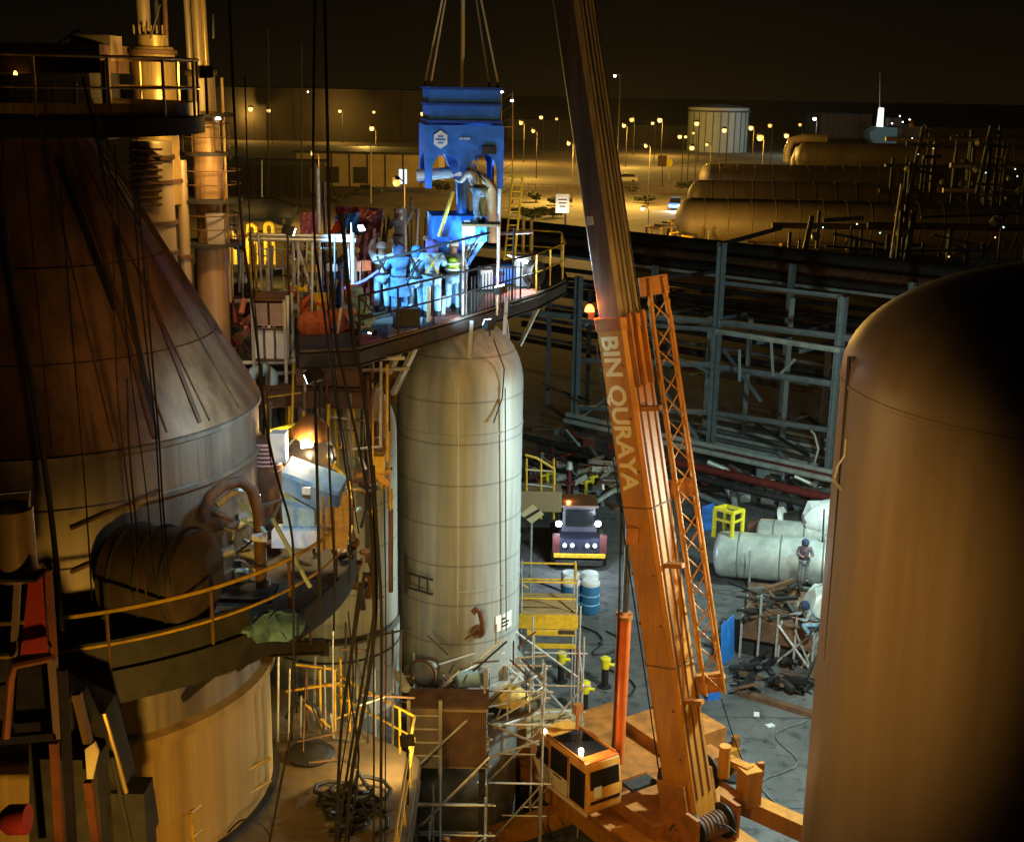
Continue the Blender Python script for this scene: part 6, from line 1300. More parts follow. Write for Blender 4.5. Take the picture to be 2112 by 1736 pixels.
MB().box(((q0.x + q1.x) / 2, 30.2, q0.z + .02), (q1.x - q0.x + .1, 1.0, .06)).build('lid', M_RUST, ct)
for x in (q0.x + .1, q1.x - .1): MB().box((x, 30.2, zb_ / 2 - .1), (.16, .7, zb_ - .2)).build('leg', M_DARK, ct)
c = P(1050, 1440, 33)
tag(MB().lathe([(0, .42), (.2, .36), (.45, .2), (.62, .05), (.66, 0), (0, 0)], c, 9).build('tarpaulin', mat('tarp_yellow', (.6, .42, .1), .7, 0, .4, 6, bump=.6)), 'yellow crumpled tarpaulin on the scaffold by the tank foot', 'tarpaulin')
tag(MB().lathe([(0, -.3), (.22, -.3), (.24, 0), (.22, .3), (0, .3)], P(965, 1400, 32.2), 14, axis=(1, .2, .1)).build('bundle', M_BLUETARP), 'pale blue bundle lying on the scaffold deck', 'bundle')
nz_ = on_tank(880, 1380, MX, MY, MR + .3)
hv = thing('manway', 'round dark bolted manway low on the left of the middle tank', 'manway', nz_)
ax_ = Vector((nz_.x - MX, nz_.y - MY, 0)).normalized()
MB().lathe([(0, .3), (.3, .3), (.34, .26), (.34, .2), (.26, .2), (.26, -.3)], nz_, 24, axis=ax_).build('cover', M_PIPEG, hv); MB().lathe([(.345, .18), (.42, .18), (.42, .26), (.345, .26)], nz_, 24, axis=ax_).build('flange', M_RUST, hv)
tag(MB().tube([P(822, 1390, 30.8), P(838, 1420, 30.2)], .12, 10).build('pipe_stub', M_PIPE), 'pale slanting pipe stub at the lower right of the second tank', 'pipe')
# ================================================================ YARD RIGHT OF THE CRANE
GVs = 'pale insulated vessels on the yard'
def vessel(label, u0, v0, Y0, u1, v1, Y1, r_, m=M_PIPE):
    a, c = P(u0, v0, Y0), P(u1, v1, Y1); t = thing('insulated_vessel', label, 'vessel', (a + c) / 2 - Vector((0, 0, r_)), GVs)
    L_ = (c - a).length; pr_ = [(0, -r_ * .35)] + [(r_ * math.sin(R(q)), -r_ * .35 * math.cos(R(q))) for q in (30, 60, 90)] + [(r_, L_), (0, L_)]
    MB().lathe(pr_, a, 36, axis=c - a).build('shell', m, t)
    for f_ in (.12, .4, .68, .92): MB().lathe([(r_ + .002, L_ * f_ - .04), (r_ + .03, L_ * f_), (r_ + .002, L_ * f_ + .04)], a, 36, axis=c - a).build('band', M_PIPEG, t)
    for f_ in (.2, .75): q = a.lerp(c, f_); MB().box(Vector((q.x, q.y, (q.z - r_) / 2)), (.5, r_ * 1.6, max(.1, q.z - r_ * .8))).build('saddle', M_DARK, t)
    return t
vessel('upper pale insulated vessel behind the yellow frame', 1570, 1100, 57.6, 1800, 1118, 56, .72)
vessel('lower pale insulated vessel nearer the scaffold', 1488, 1140, 55.4, 1800, 1168, 53.6, 1.05)
bp_ = thing('flanged_pipe', 'black pipe spool with a white flange beside the wrapped valve', 'pipe spool', P(1640, 1090, 58))
a, c = P(1606, 1084, 58.2), P(1690, 1066, 57.6)
MB().tube([a, c], .55, 20).build('spool', M_BLACK, bp_); MB().lathe([(.56, -.1), (.86, -.1), (.86, .1), (.56, .1)], a.lerp(c, .15), 28, axis=c - a).build('flange', M_WHITE, bp_)
MB().tube([a, P(1545, 1090, 58.6)], .4, 14).build('tail', M_RUST, bp_)
wv = thing('wrapped_valve', 'big white plastic wrapped valve at the edge of the right tank', 'valve', P(1700, 1120, 57))
c = P(1700, 1068, 57)
bmv = MB(); random.seed(9)
pf = [(0, -1.0), (.5, -.95), (.85, -.5), (.9, 0), (.8, .5), (.45, .9), (0, 1.0)]
bmv.lathe(pf, c, 18, axis=(1, 0, .3)); bmv.v = [v + Vector((random.uniform(-.1, .1), random.uniform(-.1, .1), random.uniform(-.1, .1))) for v in bmv.v]
bmv.build('wrapping', mat('plastic_white', (.7, .76, .76), .3, 0, .15, 5, bump=.5), wv)
bmv = MB().lathe([(0, -.9), (.5, -.8), (.8, -.2), (.75, .4), (.4, .8), (0, .9)], P(1714, 1140, 54.5), 14, axis=(.2, 0, 1)); bmv.v = [v + Vector((random.uniform(-.14, .14),) * 3) for v in bmv.v]
bmv.build('wrapping', M_PIPE, wv)
MB().box(P(1708, 1190, 54), (.8, .6, 1.6)).build('stand', M_PIPEG, wv)
yf = thing('barrier_frame', 'bright yellow tube frame barrier beside the jib', 'barrier', G(1505, 1120))
fz = [P(1475, 1048, 55.6), P(1512, 1058, 54.9), P(1533, 1052, 55.8), P(1497, 1043, 56.6)]
dn = [Vector((p.x, p.y, 2.0)) for p in fz]
MB().tube(fz + [fz[0]], .1, 8).build('top_frame', M_YELB, yf); MB().tube([p.lerp(q, .35) for p, q in zip(fz[:3], dn[:3])], .07, 8).build('mid_rail', M_YELB, yf)
for p, q in zip(fz, dn): MB().tube([p, q], .1, 8).build('post', M_YELB, yf)
bb_ = thing('blue_board', 'blue board standing behind the jib lattice', 'board', G(1460, 1120)); 
MB().sheet([P(1448, 1045, 62), P(1474, 1036, 62), P(1474, 1098, 62), P(1448, 1106, 62)], (0, .08, 0)).build('board', M_BLUE, bb_); MB().beam(P(1461, 1100, 62.1), Vector((P(1461, 1100, 62.1).x, 62.1, 0)), .1).build('leg', M_BLUE, bb_)
b2 = thing('blue_sheet_panel', 'upright bright blue panel right of the jib foot', 'panel', G(1497, 1400))
MB().sheet([P(1487, 1290, 46.2), P(1512, 1268, 47.0), P(1512, 1352, 47.0), P(1487, 1384, 46.2)], (.05, .04, 0)).build('panel', mat('panel_blue', (.03, .2, .62), .4, 0, .2, 3), b2)
for u, Y in ((1490, 46.4), (1509, 47.0)): q = P(u, 1340, Y); MB().tube([Vector((q.x, q.y + .1, 0)), q + Vector((0, .1, 1.2))], .05, 6).build('post', M_BLUE, b2)
MB().box(G(1468, 1440) + Vector((0, 0, .3)), (.5, .3, .6), .3).build('foot', M_BLUE, b2)
wp = thing('trench_staging', 'dark brown timber staging with white scaffold poles by the right tank', 'staging', G(1610, 1380))
zs = 1.7; A, B_, C, D = G(1528, 1270, zs), G(1680, 1300, zs), G(1690, 1215, zs), G(1545, 1200, zs)
MB().prism([(p.x, p.y) for p in (A, B_, C, D)], zs - .12, zs).build('deck', M_RUST, wp)
MB().beam(A - Vector((0, 0, .5)), B_ - Vector((0, 0, .5)), .06, .75).build('side_board', M_RUST, wp)
MB().beam(A - Vector((0, -.3, 1.5)), B_ - Vector((0, -.3, 1.5)), .06, .9).build('side_board', M_DARK, wp)
for k in range(5):
    q = A.lerp(B_, k / 4 * .98 + .01); MB().tube([Vector((q.x, q.y - .12, 0)), Vector((q.x, q.y - .12, zs + (1.1 if k % 2 else .4)))], .05, 6).build('standard', M_GALV, wp)
for a, c in ((.5, .98), (.98, .5)): MB().tube([Vector((A.lerp(B_, a).x, A.lerp(B_, a).y - .2, .1)), Vector((A.lerp(B_, c).x, A.lerp(B_, c).y - .2, zs))], .05, 6).build('brace', M_GALV, wp)
for u0, v0, u1, v1, Y in ((1547, 1135, 1543, 1290, 53), (1612, 1280, 1596, 1440, 46.5), (1500, 1130, 1720, 1160, 55.6), (1500, 1140, 1720, 1172, 55.4), (1560, 1175, 1600, 1120, 55.5), (1640, 1300, 1690, 1420, 46), (1690, 1310, 1640, 1400, 46.2), (1700, 1050, 1690, 1240, 54), (1640, 1290, 1632, 1400, 48), (1655, 1300, 1650, 1420, 47)):
    MB().tube([P(u0, v0, Y), P(u1, v1, Y)], .05 if v0 > 1200 else .04, 6).build('tube', M_GALV if v0 > 1200 or u0 == 1547 else M_DARK, wp)
gp = thing('ground_plank', 'long dark timber lying on the yard below the staging', 'timber', G(1600, 1450)); MB().beam(G(1520, 1425, .1), G(1700, 1480, .1), .3, .2).build('timber', M_RUST, gp)
w1 = G(1655, 1200, zs)
person('worker in dark purple grey coveralls standing on the staging by the pale vessels', w1, 175, C_COVER, C_GREY, None, hood=C_NAVY, armL=fwd(-1), armR=fwd(1), sc=1.1)
person('worker in pale grey clothes bending low at the edge of the right tank', G(1668, 1308, zs), 100, C_GREY, C_PALE, None, hood=C_NAVY, pose='crouch', armL=fwd(-1), armR=fwd(1), sc=1.15)
b = MB(); random.seed(21)
dbp = thing('wrapped_load', 'pale plastic wrapped load beside the bending worker', 'load', G(1695, 1290, 0)); c = G(1697, 1275, zs)
bmv = MB().lathe([(0, 0), (.8, .05), (.9, .6), (.6, 1.2), (0, 1.4)], c, 14); bmv.v = [v + Vector((random.uniform(-.15, .15),) * 3) for v in bmv.v]; bmv.build('wrapping', M_PIPE, dbp)
for k, (u, v) in enumerate(((1588, 1498), (1560, 1475))):
    tag(MB().box(G(u, v) + Vector((0, 0, .05)), (.3, .2, .05), .4 + k).build('offcut', M_WHITE), ('small white offcut on the yard nearest the crane', 'small white offcut farther out on the yard')[k], 'offcut')

random.seed(41)
lc2 = thing('rubble_heap', 'dark timber and pipe rubble lying on the brown staging', 'rubble', G(1610, 1240, zs))
for k in range(34):
    c = G(random.uniform(1540, 1680), random.uniform(1215, 1285), zs) + Vector((0, 0, random.uniform(.03, .35))); d = Vector((random.uniform(-1, 1), random.uniform(-.7, .7), random.uniform(-.15, .2))).normalized() * random.uniform(.3, .9)
    MB().beam(c - d, c + d, random.uniform(.06, .2), random.uniform(.05, .15)).build('rubble_piece', random.choice((M_RUST, M_DARK, M_PIPEG, M_DARK, M_BLACK)), lc2)
lc3 = thing('rubble_heap', 'black rubble and hoses in the shade under the staging', 'rubble', G(1600, 1400))
for k in range(40):
    c = G(random.uniform(1525, 1690), random.uniform(1370, 1440)) + Vector((0, 0, random.uniform(.03, .5))); d = Vector((random.uniform(-1, 1), random.uniform(-.7, .7), random.uniform(-.3, .3))).normalized() * random.uniform(.2, .6)
    MB().beam(c - d, c + d, random.uniform(.05, .25), random.uniform(.05, .2)).build('rubble_piece', random.choice((M_RUST, M_DARK, M_BLACK, M_BLACK)), lc3)

sc3 = thing('scaffold_tubes', 'tangle of loose scaffold tubes round the middle tank foot', 'scaffold', (-.4, 32.5, 4))
random.seed(71)
for k in range(28):
    c = P(random.uniform(835, 1110), random.uniform(1300, 1500), random.uniform(31.6, 33.0)); d = random.choice((Vector((1, .1, .05)), Vector((.2, 1, 0)), Vector((0, 0, 1)), Vector((.7, .2, .6)), Vector((.7, -.2, -.6)))).normalized() * random.uniform(.2, .7)
    MB().tube([c - d, c + d], random.uniform(.02, .032), 6).build('tube', random.choice((M_GALV, M_GALV, M_RUST, M_DARK)), sc3)

random.seed(81)
for k, (u0, v0, u1, v1, la) in enumerate(((1250, 1300, 1300, 1470, 'black hose on the yard beside the lift cylinder'), (1218, 1330, 1290, 1365, 'thin hose between the hydrants and the lift cylinder'), (1640, 1480, 1590, 1660, 'pale hose line on the yard left of the right tank'), (1500, 1060, 1660, 1240, 'dark cable winding before the pale vessels'), (1110, 1180, 1230, 1330, 'dark cable on the yard behind the drums'))):
    a, c = G(u0, v0, .05), G(u1, v1, .05); n_ = Vector((-(c - a).y, (c - a).x, 0)).normalized()
    tag(MB().tube([a.lerp(c, i / 14) + n_ * math.sin(i * .8 + k) * .5 for i in range(15)], .035, 6).build('ground_hose', M_BLACK if k != 2 else M_PIPEG), la, 'hose', 'hoses on the yard')
# ================================================================ FAR BACKGROUND
def far_box(u0, u1, vb, vt, name, label, cat, m_wall, m_roof, depth=14, windows=(), rz=0.0, col=None):
    a, c = G(u0, vb), G(u1, vb); Y = (a.y + c.y) / 2; a = P(u0, vb, Y); c = P(u1, vb, Y); h_ = P((u0 + u1) / 2, vt, Y).z
    t = thing(name, label, cat, ((a.x + c.x) / 2, Y, 0)); x = (a.x + c.x) / 2; w_ = c.x - a.x
    MB().box((x, Y + depth / 2, h_ / 2), (w_, depth, h_)).build('wall', m_wall, t)
    MB().box((x, Y + depth / 2, h_ + .25), (w_ + 1.2, depth + 1.2, .5)).build('roof', m_roof, t)
    for (f0, f1, z0, z1, m) in windows: MB().box((x - w_ / 2 + w_ * (f0 + f1) / 2, Y - .03, h_ * (z0 + z1) / 2), (w_ * (f1 - f0), .1, h_ * (z1 - z0))).build('window', m, t)
    for k in range(1, 8): MB().box((x - w_ / 2 + w_ * k / 8, Y - .06, h_ / 2), (.25, .16, h_ - .02)).build('pilaster', m_roof, t)
    return t, Y, h_
M_FARW = mat('far_wall_tan', (.42, .31, .14), .8, 0, .2, .3); M_FARD = mat('far_roof_dark', (.035, .03, .022), .8, 0, .3, .3); M_FARB = mat('far_wall_brown', (.038, .027, .015), .85, 0, .4, .05)
L_WIN = lens('window_glow', (.75, .95, 1), 1.4)
far_box(612, 905, 385, 318, 'low_building', 'long low tan building with dark roof left of the hopper', 'building', M_FARW, M_FARD, 22, ((.72, .75, .1, .55, L_WIN), (.76, .775, .1, .55, L_WIN), (.2, .3, .1, .6, M_FARD), (.4, .5, .1, .6, M_FARD)))
far_box(400, 640, 405, 345, 'low_building', 'dim low building behind the yellow hoop pipes', 'building', M_FARB, M_FARD, 20)
far_box(440, 880, 292, 186, 'warehouse', 'vast dark brown warehouse on the horizon at left', 'warehouse', M_FARB, M_FARD, 60)
far_box(1045, 1180, 290, 250, 'warehouse', 'small dim brown warehouse between hopper and boom', 'warehouse', M_FARB, M_FARD, 30)
far_box(1290, 1420, 300, 262, 'warehouse', 'dim brown warehouse right of the boom', 'warehouse', M_FARB, M_FARD, 40)
far_box(1690, 1795, 285, 236, 'shed', 'shed with a blue roof band left of the white mast', 'shed', mat('far_pink', (.3, .22, .15), .8, 0, .2, .3), mat('far_blue', (.06, .16, .24), .6, 0, .2, .3), 30)
far_box(1900, 2140, 330, 268, 'warehouse', 'dark brown block building at the far right', 'warehouse', M_FARB, M_FARD, 30)
c = G(1478, 312); r_ = P(1540, 260, c.y).x - P(1478, 260, c.y).x; ht = P(1478, 222, c.y).z
ft = thing('oil_tank', 'huge pale cylindrical oil tank on the horizon right of the boom', 'tank', c)
MB().lathe([(r_, 0), (r_, ht), (r_ * .9, ht + .3), (0, ht + 1.4)], c, 60).build('shell', mat('far_tank_pale', (.30, .33, .32), .6, 0, .15, .1), ft)
MB().lathe([(r_ + .02, ht - 1.4), (r_ + .9, ht - 1.4), (r_ + .9, ht - 1.0), (r_ + .02, ht - 1.0)], c, 60).build('wind_girder', M_FARD, ft)
for a in range(-150, -20, 14): MB().beam((c.x + math.cos(R(a)) * (r_ + .2), c.y + math.sin(R(a)) * (r_ + .2), 0), (c.x + math.cos(R(a)) * (r_ + .2), c.y + math.sin(R(a)) * (r_ + .2), ht - 1.5), .16).build('stiffener', M_FARD, ft)
light('lamp_light', c + Vector((40, -70, 22)), 26000, (.75, .95, 1), 1.0, ft, aim=c + Vector((6, 0, 9)), cone=50)
# ship with white mast
sh = thing('ship', 'pale blue hulled ship with a tall white mast at the far right', 'ship', G(1832, 308))
q = G(1832, 308); Y = q.y; s_ = Y / FPX
pts = [(-38, 272), (-22, 262), (40, 265), (34, 290), (18, 306), (-20, 306), (-38, 285)]
MB().sheet([P(1832 + a, v, Y) for a, v in pts], (0, 9, 0)).build('hull', mat('ship_hull_blue', (.16, .30, .40), .6, 0, .2, .2), sh)
MB().lathe([(7 * s_, 0), (5.5 * s_, 40 * s_), (0, 41 * s_)], P(1814, 265, Y + 4), 14).build('funnel', lens('funnel_glow_white', (.85, 1, .9), 1.4), sh)  # funnel emits light itself so that it looks floodlit
MB().tube([P(1814, 228, Y + 4), P(1815, 150, Y + 4)], 1.2 * s_, 6, .5 * s_).build('mast', M_WHITE, sh)
MB().box(P(1842, 252, Y + 5), (26 * s_, 5, 16 * s_)).build('bridge', M_FARD, sh)
for a, v in ((24, 240), (30, 252), (44, 247), (8, 255)): MB().lathe([(0, -1.6 * s_), (1.6 * s_, 0), (0, 1.6 * s_)], P(1832 + a, v, Y - 1), 8).build('deck_lamp', L_WHITE, sh)
light('lamp_light', P(1850, 200, Y - 60), 16000, (.7, .9, 1), 1, sh, aim=P(1832, 285, Y), cone=40)
# bullets
GB = 'long storage bullets behind the pipe rack'
def bullet(label, u0, vc, vb, Y, L_, r_, ang, m):
    c = P(u0, vc, Y); d = Vector((math.cos(R(ang)), math.sin(R(ang)), 0)); t = thing('storage_bullet', label, 'tank', Vector((c.x, c.y, 0)) + d * L_ / 2, GB)
    p = [(r_ * math.sin(R(q)), -r_ * .75 * math.cos(R(q))) for q in range(0, 91, 12)] + [(r_, 0), (r_, L_)] + [(r_ * math.cos(R(q)), L_ + r_ * .75 * math.sin(R(q))) for q in range(10, 91, 16)]
    MB().lathe(p, c + d * r_ * .75, 44, axis=d).build('shell', m, t)
    for k in range(int(L_ / 3.2)): MB().lathe([(r_ + .01, 1.5 + k * 3.2), (r_ + .07, 1.6 + k * 3.2), (r_ + .01, 1.7 + k * 3.2)], c + d * r_ * .75, 40, axis=d).build('band', M_RUST, t)
    for f_ in (.15, .5, .85): q = c + d * L_ * f_; MB().box((q.x, q.y, max(.2, (c.z - r_ * .6)) / 2), (1.2, r_ * 1.5, max(.4, c.z - r_ * .6)), R(ang)).build('saddle', M_FARD, t)
    return t
M_BUL = mat('bullet_tan', (.10, .072, .034), .6, .1, .25, .4, dirt=(.12, .08, .04))
bullet('nearest long tan storage bullet with upright bands', 1392, 452, 500, 178, 62, 3.0, -3, M_BUL)
bullet('second storage bullet behind the nearest one', 1418, 405, 450, 205, 66, 2.6, -3, M_BUL)
bullet('third storage bullet with a lit underside', 1442, 366, 400, 240, 72, 2.6, -3, M_BUL)
bullet('far right dark storage bullet', 1640, 322, 350, 280, 70, 3.0, -2, M_BUL)
for k, (u, v, Y, la) in enumerate(((1625, 318, 300, 'tan arch pipe by the brightest street lamp'), (1640, 338, 285, 'second tan arch pipe in front of the first'))):
    tag(MB().tube([P(u, v + 16, Y), P(u, v - 8, Y), P(u + 8, v - 28, Y), P(u + 30, v - 33, Y), P(u + 80, v - 32, Y)], 1.0, 14).build('arch_pipe', M_BUL), la, 'pipe', 'tan arch pipes')
# manifold in front of the bullets
mf = thing('pipe_manifold', 'low yellow brown pipe manifold in front of the storage bullets', 'manifold', G(1430, 515))
random.seed(13); b = MB()
for k in range(40):
    c = G(random.uniform(1330, 1640), random.uniform(492, 524)); h_ = random.uniform(1, 3.6)
    MB().tube([c, c + Vector((0, 0, h_)), c + Vector((random.uniform(-3, 3), random.uniform(-1, 1), h_ + .1))], random.uniform(.12, .28), 7).build('riser', random.choice((M_YEL, M_BUL, M_RUST, M_BUL)), mf)
for v in (500, 508, 516, 522): MB().tube([G(1310, v, .9), G(1700, v + 8, .9)], .26, 8).build('header', M_BUL, mf)
for k, (u, v) in enumerate(((1385, 460), (1515, 475))):
    MB().tube([G(u, 510), P(u, v, G(u, 510).y)], .16, 7).lathe([(0, 0), (.5, .1), (.4, .5), (0, .6)], P(u, v, G(u, 510).y), 10).build('valve_post', M_YEL, mf)
tag(MB().beam(G(1290, 540, 1.0), G(1900, 566, 1.0), 2.2, 2.4).build('hedge_wall', M_FARD), 'long dark low wall before the pipe manifold', 'wall')
# dark process structures at the right
rnd = random.Random(17)
for k, (u0, u1, v0, v1, Y, la) in enumerate(((1870, 1990, 255, 420, 190, 'dark process frame with the tall leaning beam, right of the ship'), (2010, 2130, 255, 420, 175, 'dark process frame with a pale roof line at the right edge'), (1640, 1850, 440, 600, 150, 'low dark frame of pipes right of the nearest bullet'), (1850, 2120, 430, 640, 130, 'tangled dark pipe frame above the right tank'))):
    t = thing('process_frame', la, 'process frame', P((u0 + u1) / 2, v1, Y)); zb_ = 0.0
    nx = 5
    for i in range(nx + 1):
        for dy in (0, 6): x = P(u0 + (u1 - u0) * i / nx, v1, Y).x + rnd.uniform(-2, 2); MB().beam((x, Y + dy, 0), (x, Y + dy, P(u0, v0 + rnd.uniform(0, (v1 - v0) * .6), Y).z), rnd.uniform(.2, .5)).build('column', M_DARK, t)
    for i in range(6):
        z = P(u0, v0 + (v1 - v0) * (i + .5) / 6, Y).z; xa_, xb_ = P(u0, v0, Y).x, P(u1, v0, Y).x
        if z < .3: continue
        w0_, w1_ = rnd.uniform(0, .4), rnd.uniform(.55, 1); MB().beam((xa_ + (xb_ - xa_) * w0_, Y, z), (xa_ + (xb_ - xa_) * w1_, Y, z + rnd.uniform(-1.5, 1.5)), rnd.uniform(.15, .5)).build('beam', M_DARK, t)
        if i % 2: MB().tube([Vector((xa_ - 2, Y + 2 + i % 3, z + .5)), Vector((xb_ + 2, Y + 2 + i % 3, z + .5))], rnd.uniform(.2, .5), 8).build('pipe', rnd.choice((M_BROWN, M_RUST, M_PIPEG)), t)
    for i in range(14):
        c = P(rnd.uniform(u0, u1), rnd.uniform(v0, v1), Y + 1); 
        if c.z > .6: MB().lathe([(0, -.5), (.5, -.3), (.5, .3), (0, .5)], c, 10, axis=(rnd.random() - .5, rnd.random() - .5, rnd.random())).build('valve', rnd.choice((M_RUST, M_PIPEG, M_BROWN)), t)
    for i in range(3): 
        c = P(rnd.uniform(u0 + 10, u1 - 10), rnd.uniform(v0, v0 + (v1 - v0) * .7), Y - .6)
        MB().lathe([(0, -.1), (.1, 0), (0, .1)], c, 8).build('small_lamp', rnd.choice((lens('dim_lens', (1, .95, .8), 3), lens('teal_lens', (.5, 1, .9), 3), lens('amber_lens', (1, .6, .2), 2))), t)
    x0_ = P(u0, v0, Y).x; MB().beam(P(u0 + 5, v1 - 20, Y - .4), P(u0 + 35, v0 + 5, Y - .4), .5).build('leaning_beam', M_DARK, t)
t = thing('fence_posts', 'slim leaning pale pole among the dark pipes at the right', 'pole', G(1852, 545)); MB().tube([P(1834, 560, 120), P(1860, 380, 120)], .14, 6).build('pole', M_CREAM, t)
# trees, signs
M_LEAF = mat('leaf_dark_green', (.05, .055, .02), .8, 0, .4, .8); M_BARK = mat('bark', (.08, .055, .03), .9, 0, .3, 2)
def bush(label, u, vb, vt, w_px, name='bush'):
    b0 = G(u, vb); s_ = b0.y / FPX; h_ = (P(u, vt, b0.y).z); w_ = w_px * s_ / 2
    t = thing(name, label, 'tree' if name == 'tree' else 'bush', b0); rr = random.Random(int(u))
    tr_ = MB().tube([b0, b0 + Vector((.1, 0, h_ * .35)), b0 + Vector((-.05, .1, h_ * .55))], .16, 7, .07)
    for k in range(5): a = rr.uniform(0, 6.3); tr_.tube([b0 + Vector((0, 0, h_ * .4)), b0 + Vector((math.cos(a) * w_ * .6, math.sin(a) * w_ * .6, h_ * .75))], .06, 5, .02)
    tr_.build('trunk', M_BARK, t)
    cw = MB()
    lumps = [(Vector((rr.gauss(0, .4), rr.gauss(0, .4), rr.uniform(-.5, .6))), rr.uniform(.3, .55)) for _ in range(9)]
    for k in range(900):
        lc_, lr = rr.choice(lumps); d = Vector((rr.gauss(0, 1), rr.gauss(0, 1), rr.gauss(0, 1))).normalized() * lr * rr.uniform(.5, 1) + lc_
        c = b0 + Vector((d.x * w_, d.y * w_, h_ * (.62 + d.z * .36))); l_ = .26 + rr.random() * .22
        u_ = Vector((rr.gauss(0, 1), rr.gauss(0, 1), rr.gauss(0, 1))).normalized(); v_ = u_.cross(Vector((rr.gauss(0, 1), rr.gauss(0, 1), rr.gauss(0, 1)))).normalized()
        cw.add([c - u_ * l_, c + v_ * l_ * .5, c + u_ * l_, c - v_ * l_ * .5], [(0, 1, 2, 3)])
    cw.build('crown', M_LEAF, t)
for a in (('round dark clipped bush around the lamp post, nearest the yellow ladder', 1105, 418, 396, 40), ('round dark bush behind the white notice sign', 1162, 424, 402, 42), ('broad dark bush left of the boom by the road bend', 1098, 455, 428, 60), ('low dark bush behind the notice sign post', 1140, 448, 430, 44), ('dark bush right of the boom beside the road', 1420, 398, 372, 60), ('small dark bush on the verge right of the boom', 1330, 420, 402, 40), ('dark bush below the parked pale car', 1300, 398, 384, 34), ('dark bush at the corner of the low tan building', 905, 400, 372, 40), ('dark spreading bush in front of the low tan building', 690, 425, 398, 60)): bush(*a)
rr3 = random.Random(29)
ns = thing('notice_sign', 'lit white notice sign on a dark post left of the boom', 'sign', G(1166, 505))
yy = G(1166, 505).y; MB().box(P(1160, 420, yy), (1.9, .12, 2.6)).build('sign_board', M_WHITE, ns); MB().tube([G(1166, 505), P(1166, 428, yy + .15)], .14, 8).build('post', M_DARK, ns)
for k in range(3): MB().box(P(1160, 412 + k * 7, yy - .08), (1.2 - k * .2, .03, .16)).build('printed_line', M_DARK, ns)
light('lamp_light', P(1160, 440, yy - 2), 260, (1, .9, .75), .2, ns)
pk = thing('parking_sign', 'yellow traffic sign on a post beside the lit road', 'sign', G(1379, 372)); yy = G(1379, 372).y
MB().lathe([(0, -.06), (1.0, -.06), (1.0, .06), (0, .06)], P(1379, 336, yy), 20, axis=(0, 1, 0)).build('sign_disc', M_YELB, pk); MB().tube([G(1379, 372), P(1379, 338, yy)], .12, 6).build('post', M_YEL, pk)
ds = thing('traffic_sign', 'brown dark traffic sign left of the yellow one', 'sign', G(1366, 385)); yy = G(1366, 385).y
MB().box(P(1366, 332, yy), (2.0, .12, 2.4)).build('sign_board', M_RUST, ds); MB().tube([G(1366, 385), P(1366, 338, yy)], .12, 6).build('post', M_DARK, ds)
# cars
def car(label, u, v, rz, body, lit=None, tall=False, sc=1.0):
    o = G(u, v); t = thing('parked_car' if lit is None else 'car', label, 'car', o); m3 = Matrix.Rotation(R(rz), 3, 'Z')
    f_ = lambda x, y, z: o + m3 @ Vector((x * sc, y * sc, z * sc))
    hh = 1.0 if not tall else 1.15
    prof = [(-2.15, .35), (-2.2, .75), (-1.9, hh), (2.0, hh * .92), (2.2, .7), (2.15, .35)]
    vs = [f_(x, -.88, z) for x, z in prof] + [f_(x, .88, z) for x, z in prof]; n = len(prof)
    MB().add(vs, [tuple(range(n)), tuple(range(2 * n - 1, n - 1, -1))] + [(i, (i + 1) % n, n + (i + 1) % n, n + i) for i in range(n)]).build('body', body, t)
    cp = [(-1.75, hh), (-1.3, hh + .55), (.35, hh + .55), (1.1, hh * .97)]
    vs = [f_(x, -.78 + (.1 if z > hh else 0), z) for x, z in cp] + [f_(x, .78 - (.1 if z > hh else 0), z) for x, z in cp]; n = 4
    MB().add(vs, [tuple(range(n)), tuple(range(2 * n - 1, n - 1, -1))] + [(i, (i + 1) % n, n + (i + 1) % n, n + i) for i in range(n)]).build('window', M_GLASS, t)
    MB().add([f_(-1.3, -.7, hh + .56), f_(.35, -.7, hh + .56), f_(.35, .7, hh + .56), f_(-1.3, .7, hh + .56), f_(-1.3, -.7, hh + .6), f_(.35, -.7, hh + .6), f_(.35, .7, hh + .6), f_(-1.3, .7, hh + .6)], [(3, 2, 1, 0), (4, 5, 6, 7), (0, 1, 5, 4), (1, 2, 6, 5), (2, 3, 7, 6), (3, 0, 4, 7)]).build('roof', body, t)
    for x in (-1.35, 1.35):
        for y in (-.82, .82):
            w = MB().lathe([(.1, -.1), (.33, -.1), (.33, .1), (.1, .1)], f_(x, y, .33), 18, axis=m3 @ Vector((0, 1, 0))).build('wheel', M_BLACK, t)
    for y in (-.6, .6): MB().lathe([(0, .06), (.16, .04), (.17, 0)], f_(2.2, y, .72), 12, axis=m3 @ Vector((1, 0, 0))).build('headlight', lit or M_WHITE, t)
    return t, f_
car('pale parked car on the verge just right of the boom', 1290, 376, 175, mat('car_pale', (.55, .5, .38), .35, .2, .1, 2), None, sc=1.3)
t, f_ = car('dark blue car with two glaring white headlights on the road', 1392, 432, -100, mat('car_blue', (.03, .08, .25), .35, .2, .1, 2), lens('car_lens', (.85, .93, 1), 40), True, sc=1.25)
light('lamp_light', f_(3.2, 0, .8), 900, (.8, .9, 1), .3, t)
car('dark car with two pale headlights far off at the right', 1760, 355, -95, M_DARK, lens('car_lens_warm', (1, .95, .75), 30), sc=1.25)
car('dark parked car beside the low tan building', 760, 402, 10, M_DARK, None, sc=1.2)
